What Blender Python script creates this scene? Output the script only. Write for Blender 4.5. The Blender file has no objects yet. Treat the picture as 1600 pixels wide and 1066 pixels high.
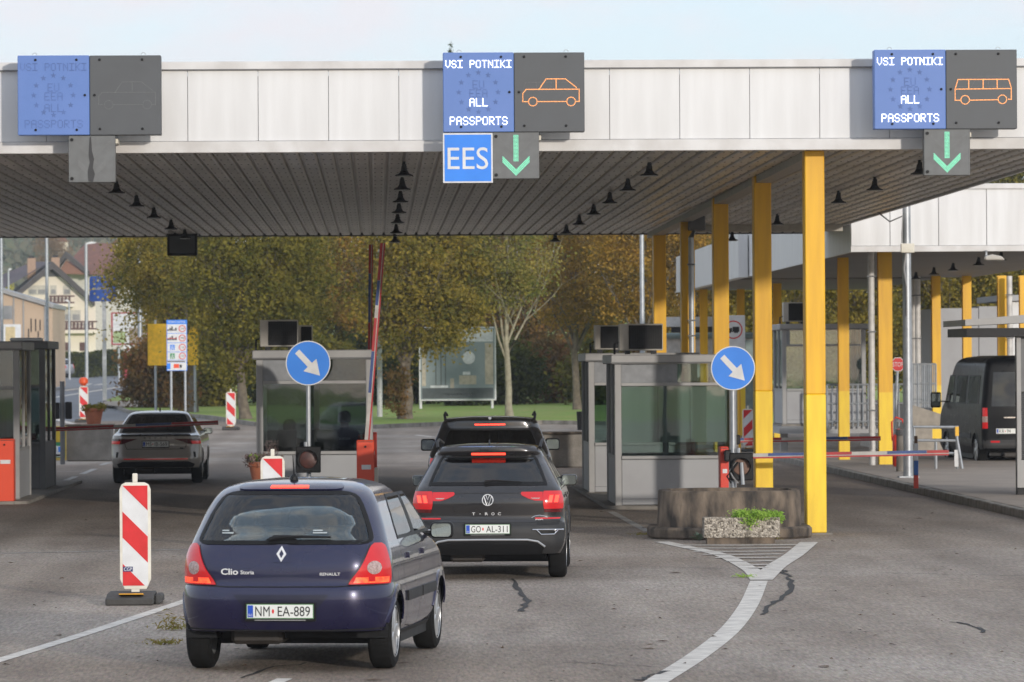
import bpy, bmesh, math, random
import numpy as np
from mathutils import Vector, Matrix, Euler
random.seed(7); np.random.seed(7)
R = math.radians
scene = bpy.context.scene
C = scene.collection

# ---------------------------------------------------------------- camera
F = 7200.0
CAMH = 2.35
YAW = math.atan(210.0 / F); PITCH = math.atan(37.0 / F); ROLL = R(-0.35)
cam_d = bpy.data.cameras.new('camera'); cam = bpy.data.objects.new('camera', cam_d); C.objects.link(cam)
cam_d.sensor_width = 36.0; cam_d.lens = 36.0 * F / 1600.0
cam_d.clip_start = 0.5; cam_d.clip_end = 6000
CR = Matrix.Rotation(-YAW, 3, 'Z') @ Matrix.Rotation(math.pi / 2 + PITCH, 3, 'X') @ Matrix.Rotation(ROLL, 3, 'Z')
cam.matrix_world = Matrix.Translation((0, 0, CAMH)) @ CR.to_4x4()
cam_d.dof.use_dof = True; cam_d.dof.focus_distance = 47.0; cam_d.dof.aperture_fstop = 8.0
scene.camera = cam

# ---------------------------------------------------------------- sky, sun, exposure
SUN_EL = R(10.0); SUN_AZ = R(24.0)           # behind the camera, to its right
world = bpy.data.worlds.new('World'); scene.world = world; world.use_nodes = True
wn = world.node_tree.nodes; wl = world.node_tree.links
bg = wn['Background']
sky = wn.new('ShaderNodeTexSky'); sky.sky_type = 'NISHITA'; sky.sun_disc = False
sky.sun_elevation = SUN_EL; sky.sun_rotation = math.pi - SUN_AZ
sky.air_density = 1.0; sky.dust_density = 0.5; sky.ozone_density = 1.0
tcw = wn.new('ShaderNodeTexCoord')
mpw = wn.new('ShaderNodeMapping'); mpw.inputs['Scale'].default_value = (1.0, 1.0, 2.2); mpw.inputs['Location'].default_value = (0.3, 0.9, 0.1)
nzw = wn.new('ShaderNodeTexNoise'); nzw.inputs['Scale'].default_value = 14.0; nzw.inputs['Detail'].default_value = 7.0; nzw.inputs['Roughness'].default_value = 0.55
crw = wn.new('ShaderNodeValToRGB'); crw.color_ramp.elements[0].position = 0.42; crw.color_ramp.elements[1].position = 0.6
mxw = wn.new('ShaderNodeMix'); mxw.data_type = 'RGBA'
mxw.inputs['B'].default_value = (4.3, 5.2, 6.6, 1)        # thin pale-blue veil, in the sky texture's own units
mxw.inputs['Factor'].default_value = 0.7
mxc = wn.new('ShaderNodeMix'); mxc.data_type = 'RGBA'; mxc.inputs['B'].default_value = (5.3, 5.3, 5.6, 1)   # lit cloud
# thin bright veil over the whole sky, thicker where the noise says cloud
mrw = wn.new('ShaderNodeMapRange'); mrw.inputs['To Min'].default_value = 0.0; mrw.inputs['To Max'].default_value = 1.0
wl.new(tcw.outputs['Generated'], mpw.inputs['Vector']); wl.new(mpw.outputs['Vector'], nzw.inputs['Vector'])
wl.new(nzw.outputs['Fac'], crw.inputs['Fac']); wl.new(crw.outputs['Color'], mrw.inputs['Value'])
wl.new(sky.outputs['Color'], mxw.inputs['A']); wl.new(mxw.outputs['Result'], mxc.inputs['A']); wl.new(mrw.outputs['Result'], mxc.inputs['Factor'])
wl.new(mxc.outputs['Result'], bg.inputs['Color'])
bg.inputs['Strength'].default_value = 0.15
sun_d = bpy.data.lights.new('sun', 'SUN'); sun = bpy.data.objects.new('sun', sun_d); C.objects.link(sun)
sun_d.energy = 2.2; sun_d.angle = R(1.8); sun_d.color = (1.0, 0.925, 0.83)
to_sun = Vector((math.sin(SUN_AZ) * math.cos(SUN_EL), -math.cos(SUN_AZ) * math.cos(SUN_EL), math.sin(SUN_EL)))
sun.rotation_euler = to_sun.to_track_quat('Z', 'Y').to_euler()
sun.location = to_sun * 200
scene.view_settings.view_transform = 'Standard'; scene.view_settings.look = 'None'
scene.view_settings.exposure = 0.25; scene.view_settings.gamma = 1.0
scene.view_settings.use_curve_mapping = False
HAZE = 0.00028
scene.cycles.volume_bounces = 0; scene.cycles.max_bounces = 6; scene.cycles.diffuse_bounces = 3; scene.cycles.transparent_max_bounces = 12

# ---------------------------------------------------------------- helpers
def ray(px, py):
    return CR @ Vector(((px - 800) / F, -(py - 533) / F, -1.0))
def W(px, py, Y):                       # a photograph pixel at a known distance
    d = ray(px, py); t = Y / d.y
    return Vector((0, 0, CAMH)) + d * t
def xat(px, Y, py=570): return W(px, py, Y).x
def zat(px, py, Y): return W(px, py, Y).z
def hgt(Y):                             # ground profile along the lanes
    if Y < 160: return 0.0
    if Y < 430: return (Y - 160) * 0.0061
    return 1.647 + min(1.7, (Y - 430) * 0.05)
def G(px, py, z0=0.0):                  # pixel on the ground
    d = ray(px, py)
    t = (z0 - CAMH) / d.z if d.z < 0 else 1e4
    for _ in range(40):
        Y = min(d.y * t, 600); t2 = (hgt(Y) + z0 - CAMH) / d.z
        t = 0.5 * t + 0.5 * t2
    return Vector((0, 0, CAMH)) + d * t

MATS = {}
def nd(nt, typ, **kw):
    n = nt.nodes.new(typ)
    for k, v in kw.items(): setattr(n, k, v)
    return n
def mat(name, col, rough=0.6, metal=0.0, var=0.12, scale=6.0, bump=0.0, bscale=60.0, coat=0.0, col2=None, emit=None, estr=0.0, spec=0.5, stretch=None):
    """procedural paint / stone / metal: two tones mixed by noise, roughness variation and fine relief"""
    if name in MATS: return MATS[name]
    m = bpy.data.materials.new(name); m.use_nodes = True
    nt = m.node_tree; b = nt.nodes['Principled BSDF']
    tc = nd(nt, 'ShaderNodeTexCoord')
    src = tc.outputs['Object']
    if stretch:
        mp = nd(nt, 'ShaderNodeMapping'); mp.inputs['Scale'].default_value = stretch
        nt.links.new(src, mp.inputs['Vector']); src = mp.outputs['Vector']
    n = nd(nt, 'ShaderNodeTexNoise'); n.inputs['Scale'].default_value = scale; n.inputs['Detail'].default_value = 6
    nt.links.new(src, n.inputs['Vector'])
    c2 = col2 if col2 else tuple(max(0, c * (1 - var * 2.2)) for c in col)
    ramp = nd(nt, 'ShaderNodeValToRGB')
    ramp.color_ramp.elements[0].position = 0.33; ramp.color_ramp.elements[1].position = 0.66
    ramp.color_ramp.elements[0].color = (*c2, 1); ramp.color_ramp.elements[1].color = (*col, 1)
    nt.links.new(n.outputs['Fac'], ramp.inputs['Fac'])
    nt.links.new(ramp.outputs['Color'], b.inputs['Base Color'])
    mr = nd(nt, 'ShaderNodeMapRange'); mr.inputs['To Min'].default_value = max(0.02, rough - 0.08); mr.inputs['To Max'].default_value = min(1, rough + 0.08)
    nt.links.new(n.outputs['Fac'], mr.inputs['Value']); nt.links.new(mr.outputs['Result'], b.inputs['Roughness'])
    b.inputs['Metallic'].default_value = metal
    b.inputs['Specular IOR Level'].default_value = spec
    if coat: b.inputs['Coat Weight'].default_value = coat; b.inputs['Coat Roughness'].default_value = 0.04
    if emit: b.inputs['Emission Color'].default_value = (*emit, 1); b.inputs['Emission Strength'].default_value = estr
    if bump:
        n2 = nd(nt, 'ShaderNodeTexNoise'); n2.inputs['Scale'].default_value = bscale; n2.inputs['Detail'].default_value = 4
        nt.links.new(src, n2.inputs['Vector'])
        bp = nd(nt, 'ShaderNodeBump'); bp.inputs['Strength'].default_value = bump; bp.inputs['Distance'].default_value = 0.02
        nt.links.new(n2.outputs['Fac'], bp.inputs['Height']); nt.links.new(bp.outputs['Normal'], b.inputs['Normal'])
    MATS[name] = m
    return m
def glass(name, tint=(0.75, 0.8, 0.8), refl=1.0, rough=0.02):
    if name in MATS: return MATS[name]
    m = bpy.data.materials.new(name); m.use_nodes = True; nt = m.node_tree
    nt.nodes.remove(nt.nodes['Principled BSDF']); out = nt.nodes['Material Output']
    tr = nd(nt, 'ShaderNodeBsdfTransparent'); tr.inputs['Color'].default_value = (*tint, 1)
    gl = nd(nt, 'ShaderNodeBsdfGlossy'); gl.inputs['Roughness'].default_value = rough
    fr = nd(nt, 'ShaderNodeFresnel'); fr.inputs['IOR'].default_value = 1.55
    mu = nd(nt, 'ShaderNodeMath', operation='MULTIPLY_ADD'); mu.inputs[1].default_value = refl; mu.inputs[2].default_value = 0.04; mu.use_clamp = True
    tc = nd(nt, 'ShaderNodeTexCoord'); nz = nd(nt, 'ShaderNodeTexNoise'); nz.inputs['Scale'].default_value = 1.5
    bp = nd(nt, 'ShaderNodeBump'); bp.inputs['Strength'].default_value = 0.015; bp.inputs['Distance'].default_value = 0.05
    nt.links.new(tc.outputs['Object'], nz.inputs['Vector']); nt.links.new(nz.outputs['Fac'], bp.inputs['Height']); nt.links.new(bp.outputs['Normal'], gl.inputs['Normal'])
    mx = nd(nt, 'ShaderNodeMixShader')
    nt.links.new(fr.outputs[0], mu.inputs[0]); nt.links.new(mu.outputs[0], mx.inputs[0])
    nt.links.new(tr.outputs[0], mx.inputs[1]); nt.links.new(gl.outputs[0], mx.inputs[2]); nt.links.new(mx.outputs[0], out.inputs['Surface'])
    MATS[name] = m
    return m

def setp(o, label=None, cat=None, group=None, kind=None):
    if label: o['label'] = label
    if cat: o['category'] = cat
    if group: o['group'] = group
    if kind: o['kind'] = kind
    return o
def thing(name, label, cat, loc=(0, 0, 0), rz=0.0, group=None, scale=1.0):
    o = bpy.data.objects.new(name, None); C.objects.link(o)
    o.empty_display_size = 0.2
    o.location = loc; o.rotation_euler = (0, 0, rz); o.scale = (scale,) * 3
    return setp(o, label, cat, group)
def link_mesh(name, me, m, parent=None):
    o = bpy.data.objects.new(name, me); C.objects.link(o)
    if m is not None and len(me.materials) == 0: me.materials.append(m)
    if parent: o.parent = parent
    return o
def copy_tree(o, parent=None):
    c = o.copy(); C.objects.link(c); c.parent = parent
    for ch in list(o.children): copy_tree(ch, c)
    return c

class MB:
    def __init__(s): s.v = []; s.f = []
    def add(s, vs, fs):
        b = len(s.v); s.v += [tuple(v) for v in vs]; s.f += [tuple(i + b for i in f) for f in fs]; return s
    def box(s, x0, x1, y0, y1, z0, z1, M=None):
        vs = [Vector(p) for p in ((x0,y0,z0),(x1,y0,z0),(x1,y1,z0),(x0,y1,z0),(x0,y0,z1),(x1,y0,z1),(x1,y1,z1),(x0,y1,z1))]
        if M is not None: vs = [M @ v for v in vs]
        return s.add(vs, [(0,3,2,1),(4,5,6,7),(0,1,5,4),(1,2,6,5),(2,3,7,6),(3,0,4,7)])
    def cbox(s, c, d, M=None):
        return s.box(c[0]-d[0]/2, c[0]+d[0]/2, c[1]-d[1]/2, c[1]+d[1]/2, c[2]-d[2]/2, c[2]+d[2]/2, M)
    def tube(s, pts, r, n=8, cap=True):
        pts = [Vector(p) for p in pts]; k = len(pts)
        rs = r if isinstance(r, (list, tuple)) else [r] * k
        b = len(s.v)
        for i, p in enumerate(pts):
            d = (pts[min(i+1, k-1)] - pts[max(i-1, 0)]).normalized()
            up = Vector((0, 0, 1)) if abs(d.z) < 0.9 else Vector((1, 0, 0))
            a = d.cross(up).normalized(); c = a.cross(d)
            for j in range(n):
                t = 2 * math.pi * j / n
                s.v.append(tuple(p + (a * math.cos(t) + c * math.sin(t)) * rs[i]))
        for i in range(k - 1):
            for j in range(n):
                s.f.append((b+i*n+j, b+i*n+(j+1)%n, b+(i+1)*n+(j+1)%n, b+(i+1)*n+j))
        if cap:
            s.f.append(tuple(b+j for j in range(n))[::-1]); s.f.append(tuple(b+(k-1)*n+j for j in range(n)))
        return s
    def lathe(s, prof, n=24, M=None, c=(0,0,0), cap=True):       # prof: (r, z) about the z axis
        b = len(s.v); k = len(prof)
        for r, z in prof:
            for j in range(n):
                t = 2*math.pi*j/n; v = Vector((c[0]+r*math.cos(t), c[1]+r*math.sin(t), c[2]+z))
                if M is not None: v = M @ v
                s.v.append(tuple(v))
        for i in range(k-1):
            for j in range(n):
                s.f.append((b+i*n+j, b+i*n+(j+1)%n, b+(i+1)*n+(j+1)%n, b+(i+1)*n+j))
        if cap: s.f.append(tuple(b+j for j in range(n))[::-1]); s.f.append(tuple(b+(k-1)*n+j for j in range(n)))
        return s
    def prism_y(s, poly, y0, y1):                       # poly of (x, z), extruded along y
        n = len(poly)
        vs = [(p[0], y0, p[1]) for p in poly] + [(p[0], y1, p[1]) for p in poly]
        return s.add(vs, [tuple(range(n)), tuple(range(2*n-1, n-1, -1))] + [(i, (i+1)%n, n+(i+1)%n, n+i) for i in range(n)])
    def prism_z(s, poly, z0, z1):
        n = len(poly)
        vs = [(p[0], p[1], z0) for p in poly] + [(p[0], p[1], z1) for p in poly]
        return s.add(vs, [tuple(range(n)), tuple(range(2*n-1, n-1, -1))] + [(i, (i+1)%n, n+(i+1)%n, n+i) for i in range(n)])
    def prism_x(s, poly, x0, x1):
        n = len(poly)
        vs = [(x0, p[0], p[1]) for p in poly] + [(x1, p[0], p[1]) for p in poly]
        return s.add(vs, [tuple(range(n)), tuple(range(2*n-1, n-1, -1))] + [(i, (i+1)%n, n+(i+1)%n, n+i) for i in range(n)])
    def mesh(s, name, bevel=0.0, smooth=False, seg=1, ang=35):
        me = bpy.data.meshes.new(name); me.from_pydata(s.v, [], s.f)
        bm = bmesh.new(); bm.from_mesh(me)
        bmesh.ops.recalc_face_normals(bm, faces=bm.faces)
        if bevel:
            ed = [e for e in bm.edges if len(e.link_faces) == 2 and e.calc_face_angle(0) > R(30)]
            bmesh.ops.bevel(bm, geom=ed, offset=bevel, segments=seg, affect='EDGES', profile=0.5, clamp_overlap=True)
        bm.to_mesh(me); bm.free()
        if smooth:
            me.polygons.foreach_set('use_smooth', [True] * len(me.polygons)); me.set_sharp_from_angle(angle=R(ang))
        me.update(); return me
    def build(s, name, m, parent=None, bevel=0.0, smooth=False, seg=1, ang=35):
        return link_mesh(name, s.mesh(name, bevel, smooth, seg, ang), m, parent)

def text_mesh(body, w, h, mapf, name, m, parent, spacing=1.0, thick=0.004, bold=0.0):
    """lettering fitted into w x h, each vertex placed by mapf(u, v, depth)"""
    cu = bpy.data.curves.new('lettering', 'FONT'); cu.body = body; cu.size = 1; cu.space_character = spacing
    cu.extrude = 0.5; cu.resolution_u = 4; cu.offset = bold
    to = bpy.data.objects.new('lettering_curve', cu); C.objects.link(to)
    dg = bpy.context.evaluated_depsgraph_get(); dg.update()
    me = bpy.data.meshes.new_from_object(to.evaluated_get(dg))
    bpy.data.objects.remove(to)
    co = np.array([v.co[:] for v in me.vertices])
    mn = co.min(0); mxx = co.max(0)
    for v in me.vertices:
        u = (v.co.x - mn[0]) / (mxx[0] - mn[0]) * w - w / 2; t = (v.co.y - mn[1]) / (mxx[1] - mn[1]) * h - h / 2
        v.co = mapf(u, t, thick if v.co.z > 0 else -0.001)
    me.materials.clear(); me.name = name
    return link_mesh(name, me, m, parent)
def plane_map(x0, y0, z0):              # lettering upright on a plane facing the camera side (-y)
    return lambda u, v, d: Vector((x0 + u, y0 - d, z0 + v))

FONT = {'V':'10001 10001 10001 10001 10001 01010 00100','S':'01110 10001 10000 01110 00001 10001 01110','I':'11111 00100 00100 00100 00100 00100 11111',
 'P':'11110 10001 10001 11110 10000 10000 10000','O':'01110 10001 10001 10001 10001 10001 01110','T':'11111 00100 00100 00100 00100 00100 00100',
 'N':'10001 11001 10101 10101 10011 10001 10001','K':'10001 10010 10100 11000 10100 10010 10001','A':'01110 10001 10001 11111 10001 10001 10001',
 'L':'10000 10000 10000 10000 10000 10000 11111','R':'11110 10001 10001 11110 10100 10010 10001','E':'11111 10000 10000 11110 10000 10000 11111','U':'10001 10001 10001 10001 10001 10001 01110',' ':'00000 '*6+'00000'}
def dot_text(mb, s, cx, cz, y, pitch, size):
    n = len(s); wd = n * 6 - 1
    for i, ch in enumerate(s):
        for r, row in enumerate(FONT[ch].split()):
            for c, b in enumerate(row):
                if b == '1':
                    x = cx + (i * 6 + c - (wd - 1) / 2) * pitch; z = cz + (3 - r) * pitch * 1.12
                    mb.box(x - size/2, x + size/2, y - 0.004, y, z - size/2, z + size/2)
def dot_line(mb, pts, y, pitch, size):
    for a, b in zip(pts[:-1], pts[1:]):
        L = math.hypot(b[0]-a[0], b[1]-a[1]); k = max(1, int(round(L / pitch)))
        for i in range(k):
            t = i / k; x = a[0]+(b[0]-a[0])*t; z = a[1]+(b[1]-a[1])*t
            mb.box(x-size/2, x+size/2, y-0.004, y, z-size/2, z+size/2)
def circ(cx, cz, r, n=18): return [(cx+r*math.cos(2*math.pi*i/n), cz+r*math.sin(2*math.pi*i/n)) for i in range(n+1)]

# ---------------------------------------------------------------- materials
def asphalt_mat():
    m = bpy.data.materials.new('asphalt'); m.use_nodes = True; nt = m.node_tree; b = nt.nodes['Principled BSDF']; L = nt.links.new
    tc = nd(nt, 'ShaderNodeTexCoord')
    big = nd(nt, 'ShaderNodeTexNoise'); big.inputs['Scale'].default_value = 0.16; big.inputs['Detail'].default_value = 6
    mp = nd(nt, 'ShaderNodeMapping'); mp.inputs['Scale'].default_value = (1.1, 0.16, 1)
    streak = nd(nt, 'ShaderNodeTexNoise'); streak.inputs['Scale'].default_value = 1.0; streak.inputs['Detail'].default_value = 6; streak.inputs['Roughness'].default_value = 0.65
    L(tc.outputs['Object'], big.inputs['Vector']); L(tc.outputs['Object'], mp.inputs['Vector']); L(mp.outputs['Vector'], streak.inputs['Vector'])
    r1 = nd(nt, 'ShaderNodeValToRGB'); e = r1.color_ramp.elements
    e[0].position = 0.32; e[0].color = (0.30, 0.235, 0.178, 1); e[1].position = 0.68; e[1].color = (0.43, 0.37, 0.312, 1)
    L(big.outputs['Fac'], r1.inputs['Fac'])
    r2 = nd(nt, 'ShaderNodeValToRGB'); r2.color_ramp.elements[0].position = 0.3; r2.color_ramp.elements[0].color = (0.60, 0.57, 0.55, 1); r2.color_ramp.elements[1].position = 0.6; r2.color_ramp.elements[1].color = (1, 1, 1, 1)
    L(streak.outputs['Fac'], r2.inputs['Fac'])
    m1 = nd(nt, 'ShaderNodeMix', data_type='RGBA', blend_type='MULTIPLY'); m1.inputs['Factor'].default_value = 0.9
    L(r1.outputs['Color'], m1.inputs['A']); L(r2.outputs['Color'], m1.inputs['B'])
    # darker, browner band across all lanes at the booths, edges wobbled by noise
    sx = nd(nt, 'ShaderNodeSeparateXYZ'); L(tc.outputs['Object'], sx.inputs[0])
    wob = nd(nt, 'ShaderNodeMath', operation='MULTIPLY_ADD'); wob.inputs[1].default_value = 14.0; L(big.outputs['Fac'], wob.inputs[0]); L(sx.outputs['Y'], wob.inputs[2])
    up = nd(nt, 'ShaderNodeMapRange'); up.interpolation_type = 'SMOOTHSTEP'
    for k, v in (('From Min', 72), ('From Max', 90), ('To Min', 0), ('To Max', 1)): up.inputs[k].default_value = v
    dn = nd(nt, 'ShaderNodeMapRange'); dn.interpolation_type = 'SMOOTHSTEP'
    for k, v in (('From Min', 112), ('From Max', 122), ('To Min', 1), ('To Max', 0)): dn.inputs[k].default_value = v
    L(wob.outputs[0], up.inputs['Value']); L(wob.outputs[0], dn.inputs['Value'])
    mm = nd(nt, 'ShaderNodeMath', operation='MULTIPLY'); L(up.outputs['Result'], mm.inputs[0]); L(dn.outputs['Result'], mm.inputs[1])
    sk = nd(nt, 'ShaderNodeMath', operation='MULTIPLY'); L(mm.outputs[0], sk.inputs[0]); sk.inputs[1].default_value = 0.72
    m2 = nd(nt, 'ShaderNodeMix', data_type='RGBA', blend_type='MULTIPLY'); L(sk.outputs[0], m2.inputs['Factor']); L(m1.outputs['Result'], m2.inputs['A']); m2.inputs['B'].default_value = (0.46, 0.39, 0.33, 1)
    # stone grain
    gr = nd(nt, 'ShaderNodeTexVoronoi'); gr.inputs['Scale'].default_value = 55.0; L(tc.outputs['Object'], gr.inputs['Vector'])
    g2 = nd(nt, 'ShaderNodeTexNoise'); g2.inputs['Scale'].default_value = 14.0; g2.inputs['Detail'].default_value = 8; g2.inputs['Roughness'].default_value = 0.8; L(tc.outputs['Object'], g2.inputs['Vector'])
    r3 = nd(nt, 'ShaderNodeValToRGB'); r3.color_ramp.elements[0].position = 0.3; r3.color_ramp.elements[0].color = (0.55, 0.55, 0.55, 1); r3.color_ramp.elements[1].position = 0.72; r3.color_ramp.elements[1].color = (1.35, 1.34, 1.32, 1)
    L(g2.outputs['Fac'], r3.inputs['Fac'])
    m3 = nd(nt, 'ShaderNodeMix', data_type='RGBA', blend_type='MULTIPLY'); m3.inputs['Factor'].default_value = 0.75; L(m2.outputs['Result'], m3.inputs['A']); L(r3.outputs['Color'], m3.inputs['B'])
    m4 = nd(nt, 'ShaderNodeMix', data_type='RGBA', blend_type='MULTIPLY'); m4.inputs['Factor'].default_value = 0.2; L(m3.outputs['Result'], m4.inputs['A']); L(gr.outputs['Color'], m4.inputs['B'])
    mg = nd(nt, 'ShaderNodeMapping'); mg.inputs['Scale'].default_value = (34, 3.2, 1); L(tc.outputs['Object'], mg.inputs['Vector'])
    ng = nd(nt, 'ShaderNodeTexNoise'); ng.inputs['Scale'].default_value = 1.0; ng.inputs['Detail'].default_value = 3; ng.inputs['Roughness'].default_value = 0.7; L(mg.outputs['Vector'], ng.inputs['Vector'])
    rg = nd(nt, 'ShaderNodeMapRange'); L(ng.outputs['Fac'], rg.inputs['Value'])
    for k_, v_ in (('From Min', .3), ('From Max', .7), ('To Min', .62), ('To Max', 1.34)): rg.inputs[k_].default_value = v_
    m5 = nd(nt, 'ShaderNodeMix', data_type='RGBA', blend_type='MULTIPLY'); m5.inputs['Factor'].default_value = 1.0; L(m4.outputs['Result'], m5.inputs['A']); L(rg.outputs['Result'], m5.inputs['B'])
    acc = None                                  # rubber-darkened wheel tracks along the lanes
    for xc in (.25, 1.95, -5.2, -3.6, 7.0, 8.5):
        su = nd(nt, 'ShaderNodeMath', operation='SUBTRACT'); L(sx.outputs['X'], su.inputs[0]); su.inputs[1].default_value = xc
        ab = nd(nt, 'ShaderNodeMath', operation='ABSOLUTE'); L(su.outputs[0], ab.inputs[0])
        bd = nd(nt, 'ShaderNodeMapRange'); bd.interpolation_type = 'SMOOTHSTEP'; L(ab.outputs[0], bd.inputs['Value'])
        for k_, v_ in (('From Min', .05), ('From Max', .55), ('To Min', 1), ('To Max', 0)): bd.inputs[k_].default_value = v_
        if acc is None: acc = bd.outputs['Result']
        else:
            ad = nd(nt, 'ShaderNodeMath', operation='ADD'); L(acc, ad.inputs[0]); L(bd.outputs['Result'], ad.inputs[1]); acc = ad.outputs[0]
    tw = nd(nt, 'ShaderNodeMath', operation='MULTIPLY'); L(acc, tw.inputs[0]); L(streak.outputs['Fac'], tw.inputs[1])
    m6 = nd(nt, 'ShaderNodeMix', data_type='RGBA', blend_type='MULTIPLY'); L(tw.outputs[0], m6.inputs['Factor']); L(m5.outputs['Result'], m6.inputs['A']); m6.inputs['B'].default_value = (.62, .60, .58, 1)
    L(m6.outputs['Result'], b.inputs['Base Color'])
    b.inputs['Roughness'].default_value = 0.82
    bp = nd(nt, 'ShaderNodeBump'); bp.inputs['Strength'].default_value = 0.5; bp.inputs['Distance'].default_value = 0.012
    L(g2.outputs['Fac'], bp.inputs['Height']); L(bp.outputs['Normal'], b.inputs['Normal'])
    MATS['asphalt'] = m; return m
M_asph = asphalt_mat()
M_asph2 = mat('far_asphalt', (0.17, 0.178, 0.195), 0.7, var=0.15, scale=0.8, bump=0.2, bscale=20)
M_line = mat('road_paint', (0.74, 0.69, 0.61), 0.7, col2=(0.50, 0.455, 0.40), scale=5.5, bump=0.3, bscale=80)
M_lineworn = mat('worn_road_paint', (0.48, 0.46, 0.43), 0.75, col2=(0.27, 0.25, 0.23), scale=9, bump=0.3, bscale=80)
M_grass = mat('grass', (0.17, 0.30, 0.03), 0.9, col2=(0.26, 0.28, 0.06), scale=0.9, bump=0.8, bscale=9)
M_kerb = mat('kerb_stone', (0.30, 0.28, 0.25), 0.85, col2=(0.16, 0.145, 0.12), scale=3, bump=0.4, bscale=30)
M_pave = mat('pavement', (0.40, 0.335, 0.275), 0.85, col2=(0.31, 0.262, 0.22), scale=0.7, bump=0.3, bscale=40)
M_crack = mat('tar_crack', (0.028, 0.026, 0.024), 0.8, var=0.2)
M_white = mat('fascia_white', (0.71, 0.71, 0.71), 0.42, col2=(0.61, 0.605, 0.60), scale=1.0, stretch=(4, 4, .4))
M_whitetrim = mat('trim_white', (0.66, 0.65, 0.64), 0.45, col2=(0.52, 0.5, 0.48), scale=2.5)
M_soffit = mat('soffit_metal', (0.70, 0.68, 0.63), 0.36, metal=0.25, col2=(0.45, 0.43, 0.39), scale=1.0, stretch=(2, 0.4, 1))
def plank_tone(m):
    nt = m.node_tree; b = nt.nodes['Principled BSDF']; src = b.inputs['Base Color'].links[0].from_socket
    oi = nd(nt, 'ShaderNodeObjectInfo'); mr = nd(nt, 'ShaderNodeMapRange'); mr.inputs['To Min'].default_value = .78; mr.inputs['To Max'].default_value = 1.08
    mx = nd(nt, 'ShaderNodeMix', data_type='RGBA', blend_type='MULTIPLY'); mx.inputs['Factor'].default_value = 1
    nt.links.new(oi.outputs['Random'], mr.inputs['Value']); nt.links.new(src, mx.inputs['A']); nt.links.new(mr.outputs['Result'], mx.inputs['B']); nt.links.new(mx.outputs['Result'], b.inputs['Base Color'])
plank_tone(M_soffit)
M_soffitd = mat('soffit_joint', (0.05, 0.047, 0.043), 0.7)
M_dark = mat('dark_metal', (0.022, 0.022, 0.024), 0.55, spec=.3)
M_black = mat('black_plastic', (0.012, 0.012, 0.013), 0.5, spec=.22)
M_rubber = mat('rubber', (0.013, 0.013, 0.013), 0.85, bump=0.2, bscale=90, spec=.15)
M_yel = mat('yellow_paint', (0.83, 0.46, 0.008), 0.42, col2=(0.70, 0.365, 0.008), scale=1.5, stretch=(6, 6, .5))
M_yel2 = mat('fresh_yellow_paint', (0.90, 0.62, 0.025), 0.45, col2=(0.80, 0.52, 0.02), scale=1.8, stretch=(5, 5, .8))
M_alu = mat('grey_aluminium', (0.33, 0.325, 0.32), 0.5, metal=0.15, col2=(0.26, 0.257, 0.255), scale=2)
M_alud = mat('dark_aluminium', (0.14, 0.143, 0.147), 0.5, metal=0.2, col2=(0.10, 0.10, 0.105), scale=2)
M_panel = mat('booth_panel', (0.35, 0.355, 0.365), 0.5, col2=(0.30, 0.30, 0.31), scale=1.5)
M_galv = mat('galvanised_steel', (0.42, 0.44, 0.46), 0.45, metal=0.55, col2=(0.32, 0.34, 0.36), scale=7)
M_red = mat('red_paint', (0.72, 0.045, 0.018), 0.4, col2=(0.62, 0.04, 0.02), scale=2)
M_orange = mat('orange_red_paint', (0.78, 0.075, 0.02), 0.42, col2=(0.70, 0.06, 0.02), scale=1.5)
M_refred = mat('reflective_red', (0.66, 0.02, 0.025), 0.35, col2=(0.55, 0.02, 0.02), scale=8)
M_refwhite = mat('reflective_white', (0.70, 0.71, 0.72), 0.4, col2=(0.6, 0.6, 0.6), scale=6)
M_cream = mat('cream_plastic', (0.74, 0.71, 0.62), 0.5, col2=(0.62, 0.58, 0.48), scale=7)
M_blue = mat('sign_blue', (0.022, 0.225, 0.80), 0.4, col2=(0.018, 0.20, 0.73), scale=3)
M_ledblue = mat('panel_blue', (0.115, 0.205, 0.50), 0.5, col2=(0.10, 0.19, 0.47), scale=2)
M_ledblued = mat('panel_blue_unlit_lamps', (0.088, 0.160, 0.40), 0.6)
M_leddark = mat('panel_grey', (0.085, 0.091, 0.098), 0.55, col2=(0.072, 0.077, 0.083), scale=2)
M_leddot = mat('unlit_lamp', (0.26, 0.26, 0.26), 0.5)
M_ledw = mat('lit_white_lamp', (0.9, 0.9, 0.9), 0.5, emit=(1, 1, 1), estr=1.6)
M_ledo = mat('lit_orange_lamp', (0.5, 0.15, 0.03), 0.5, emit=(1, 0.40, 0.12), estr=1.5)
M_ledg = mat('lit_green_lamp', (0.1, 0.3, 0.2), 0.5, emit=(0.20, 0.82, 0.50), estr=.95)
M_conc = mat('stained_concrete', (0.215, 0.165, 0.12), 0.9, col2=(0.03, 0.025, 0.021), scale=3.0, bump=0.7, bscale=14, stretch=(1.6, 1.6, 0.7))
M_conc2 = mat('grey_concrete', (0.26, 0.24, 0.215), 0.9, col2=(0.17, 0.155, 0.135), scale=3, bump=0.4, bscale=25)
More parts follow.
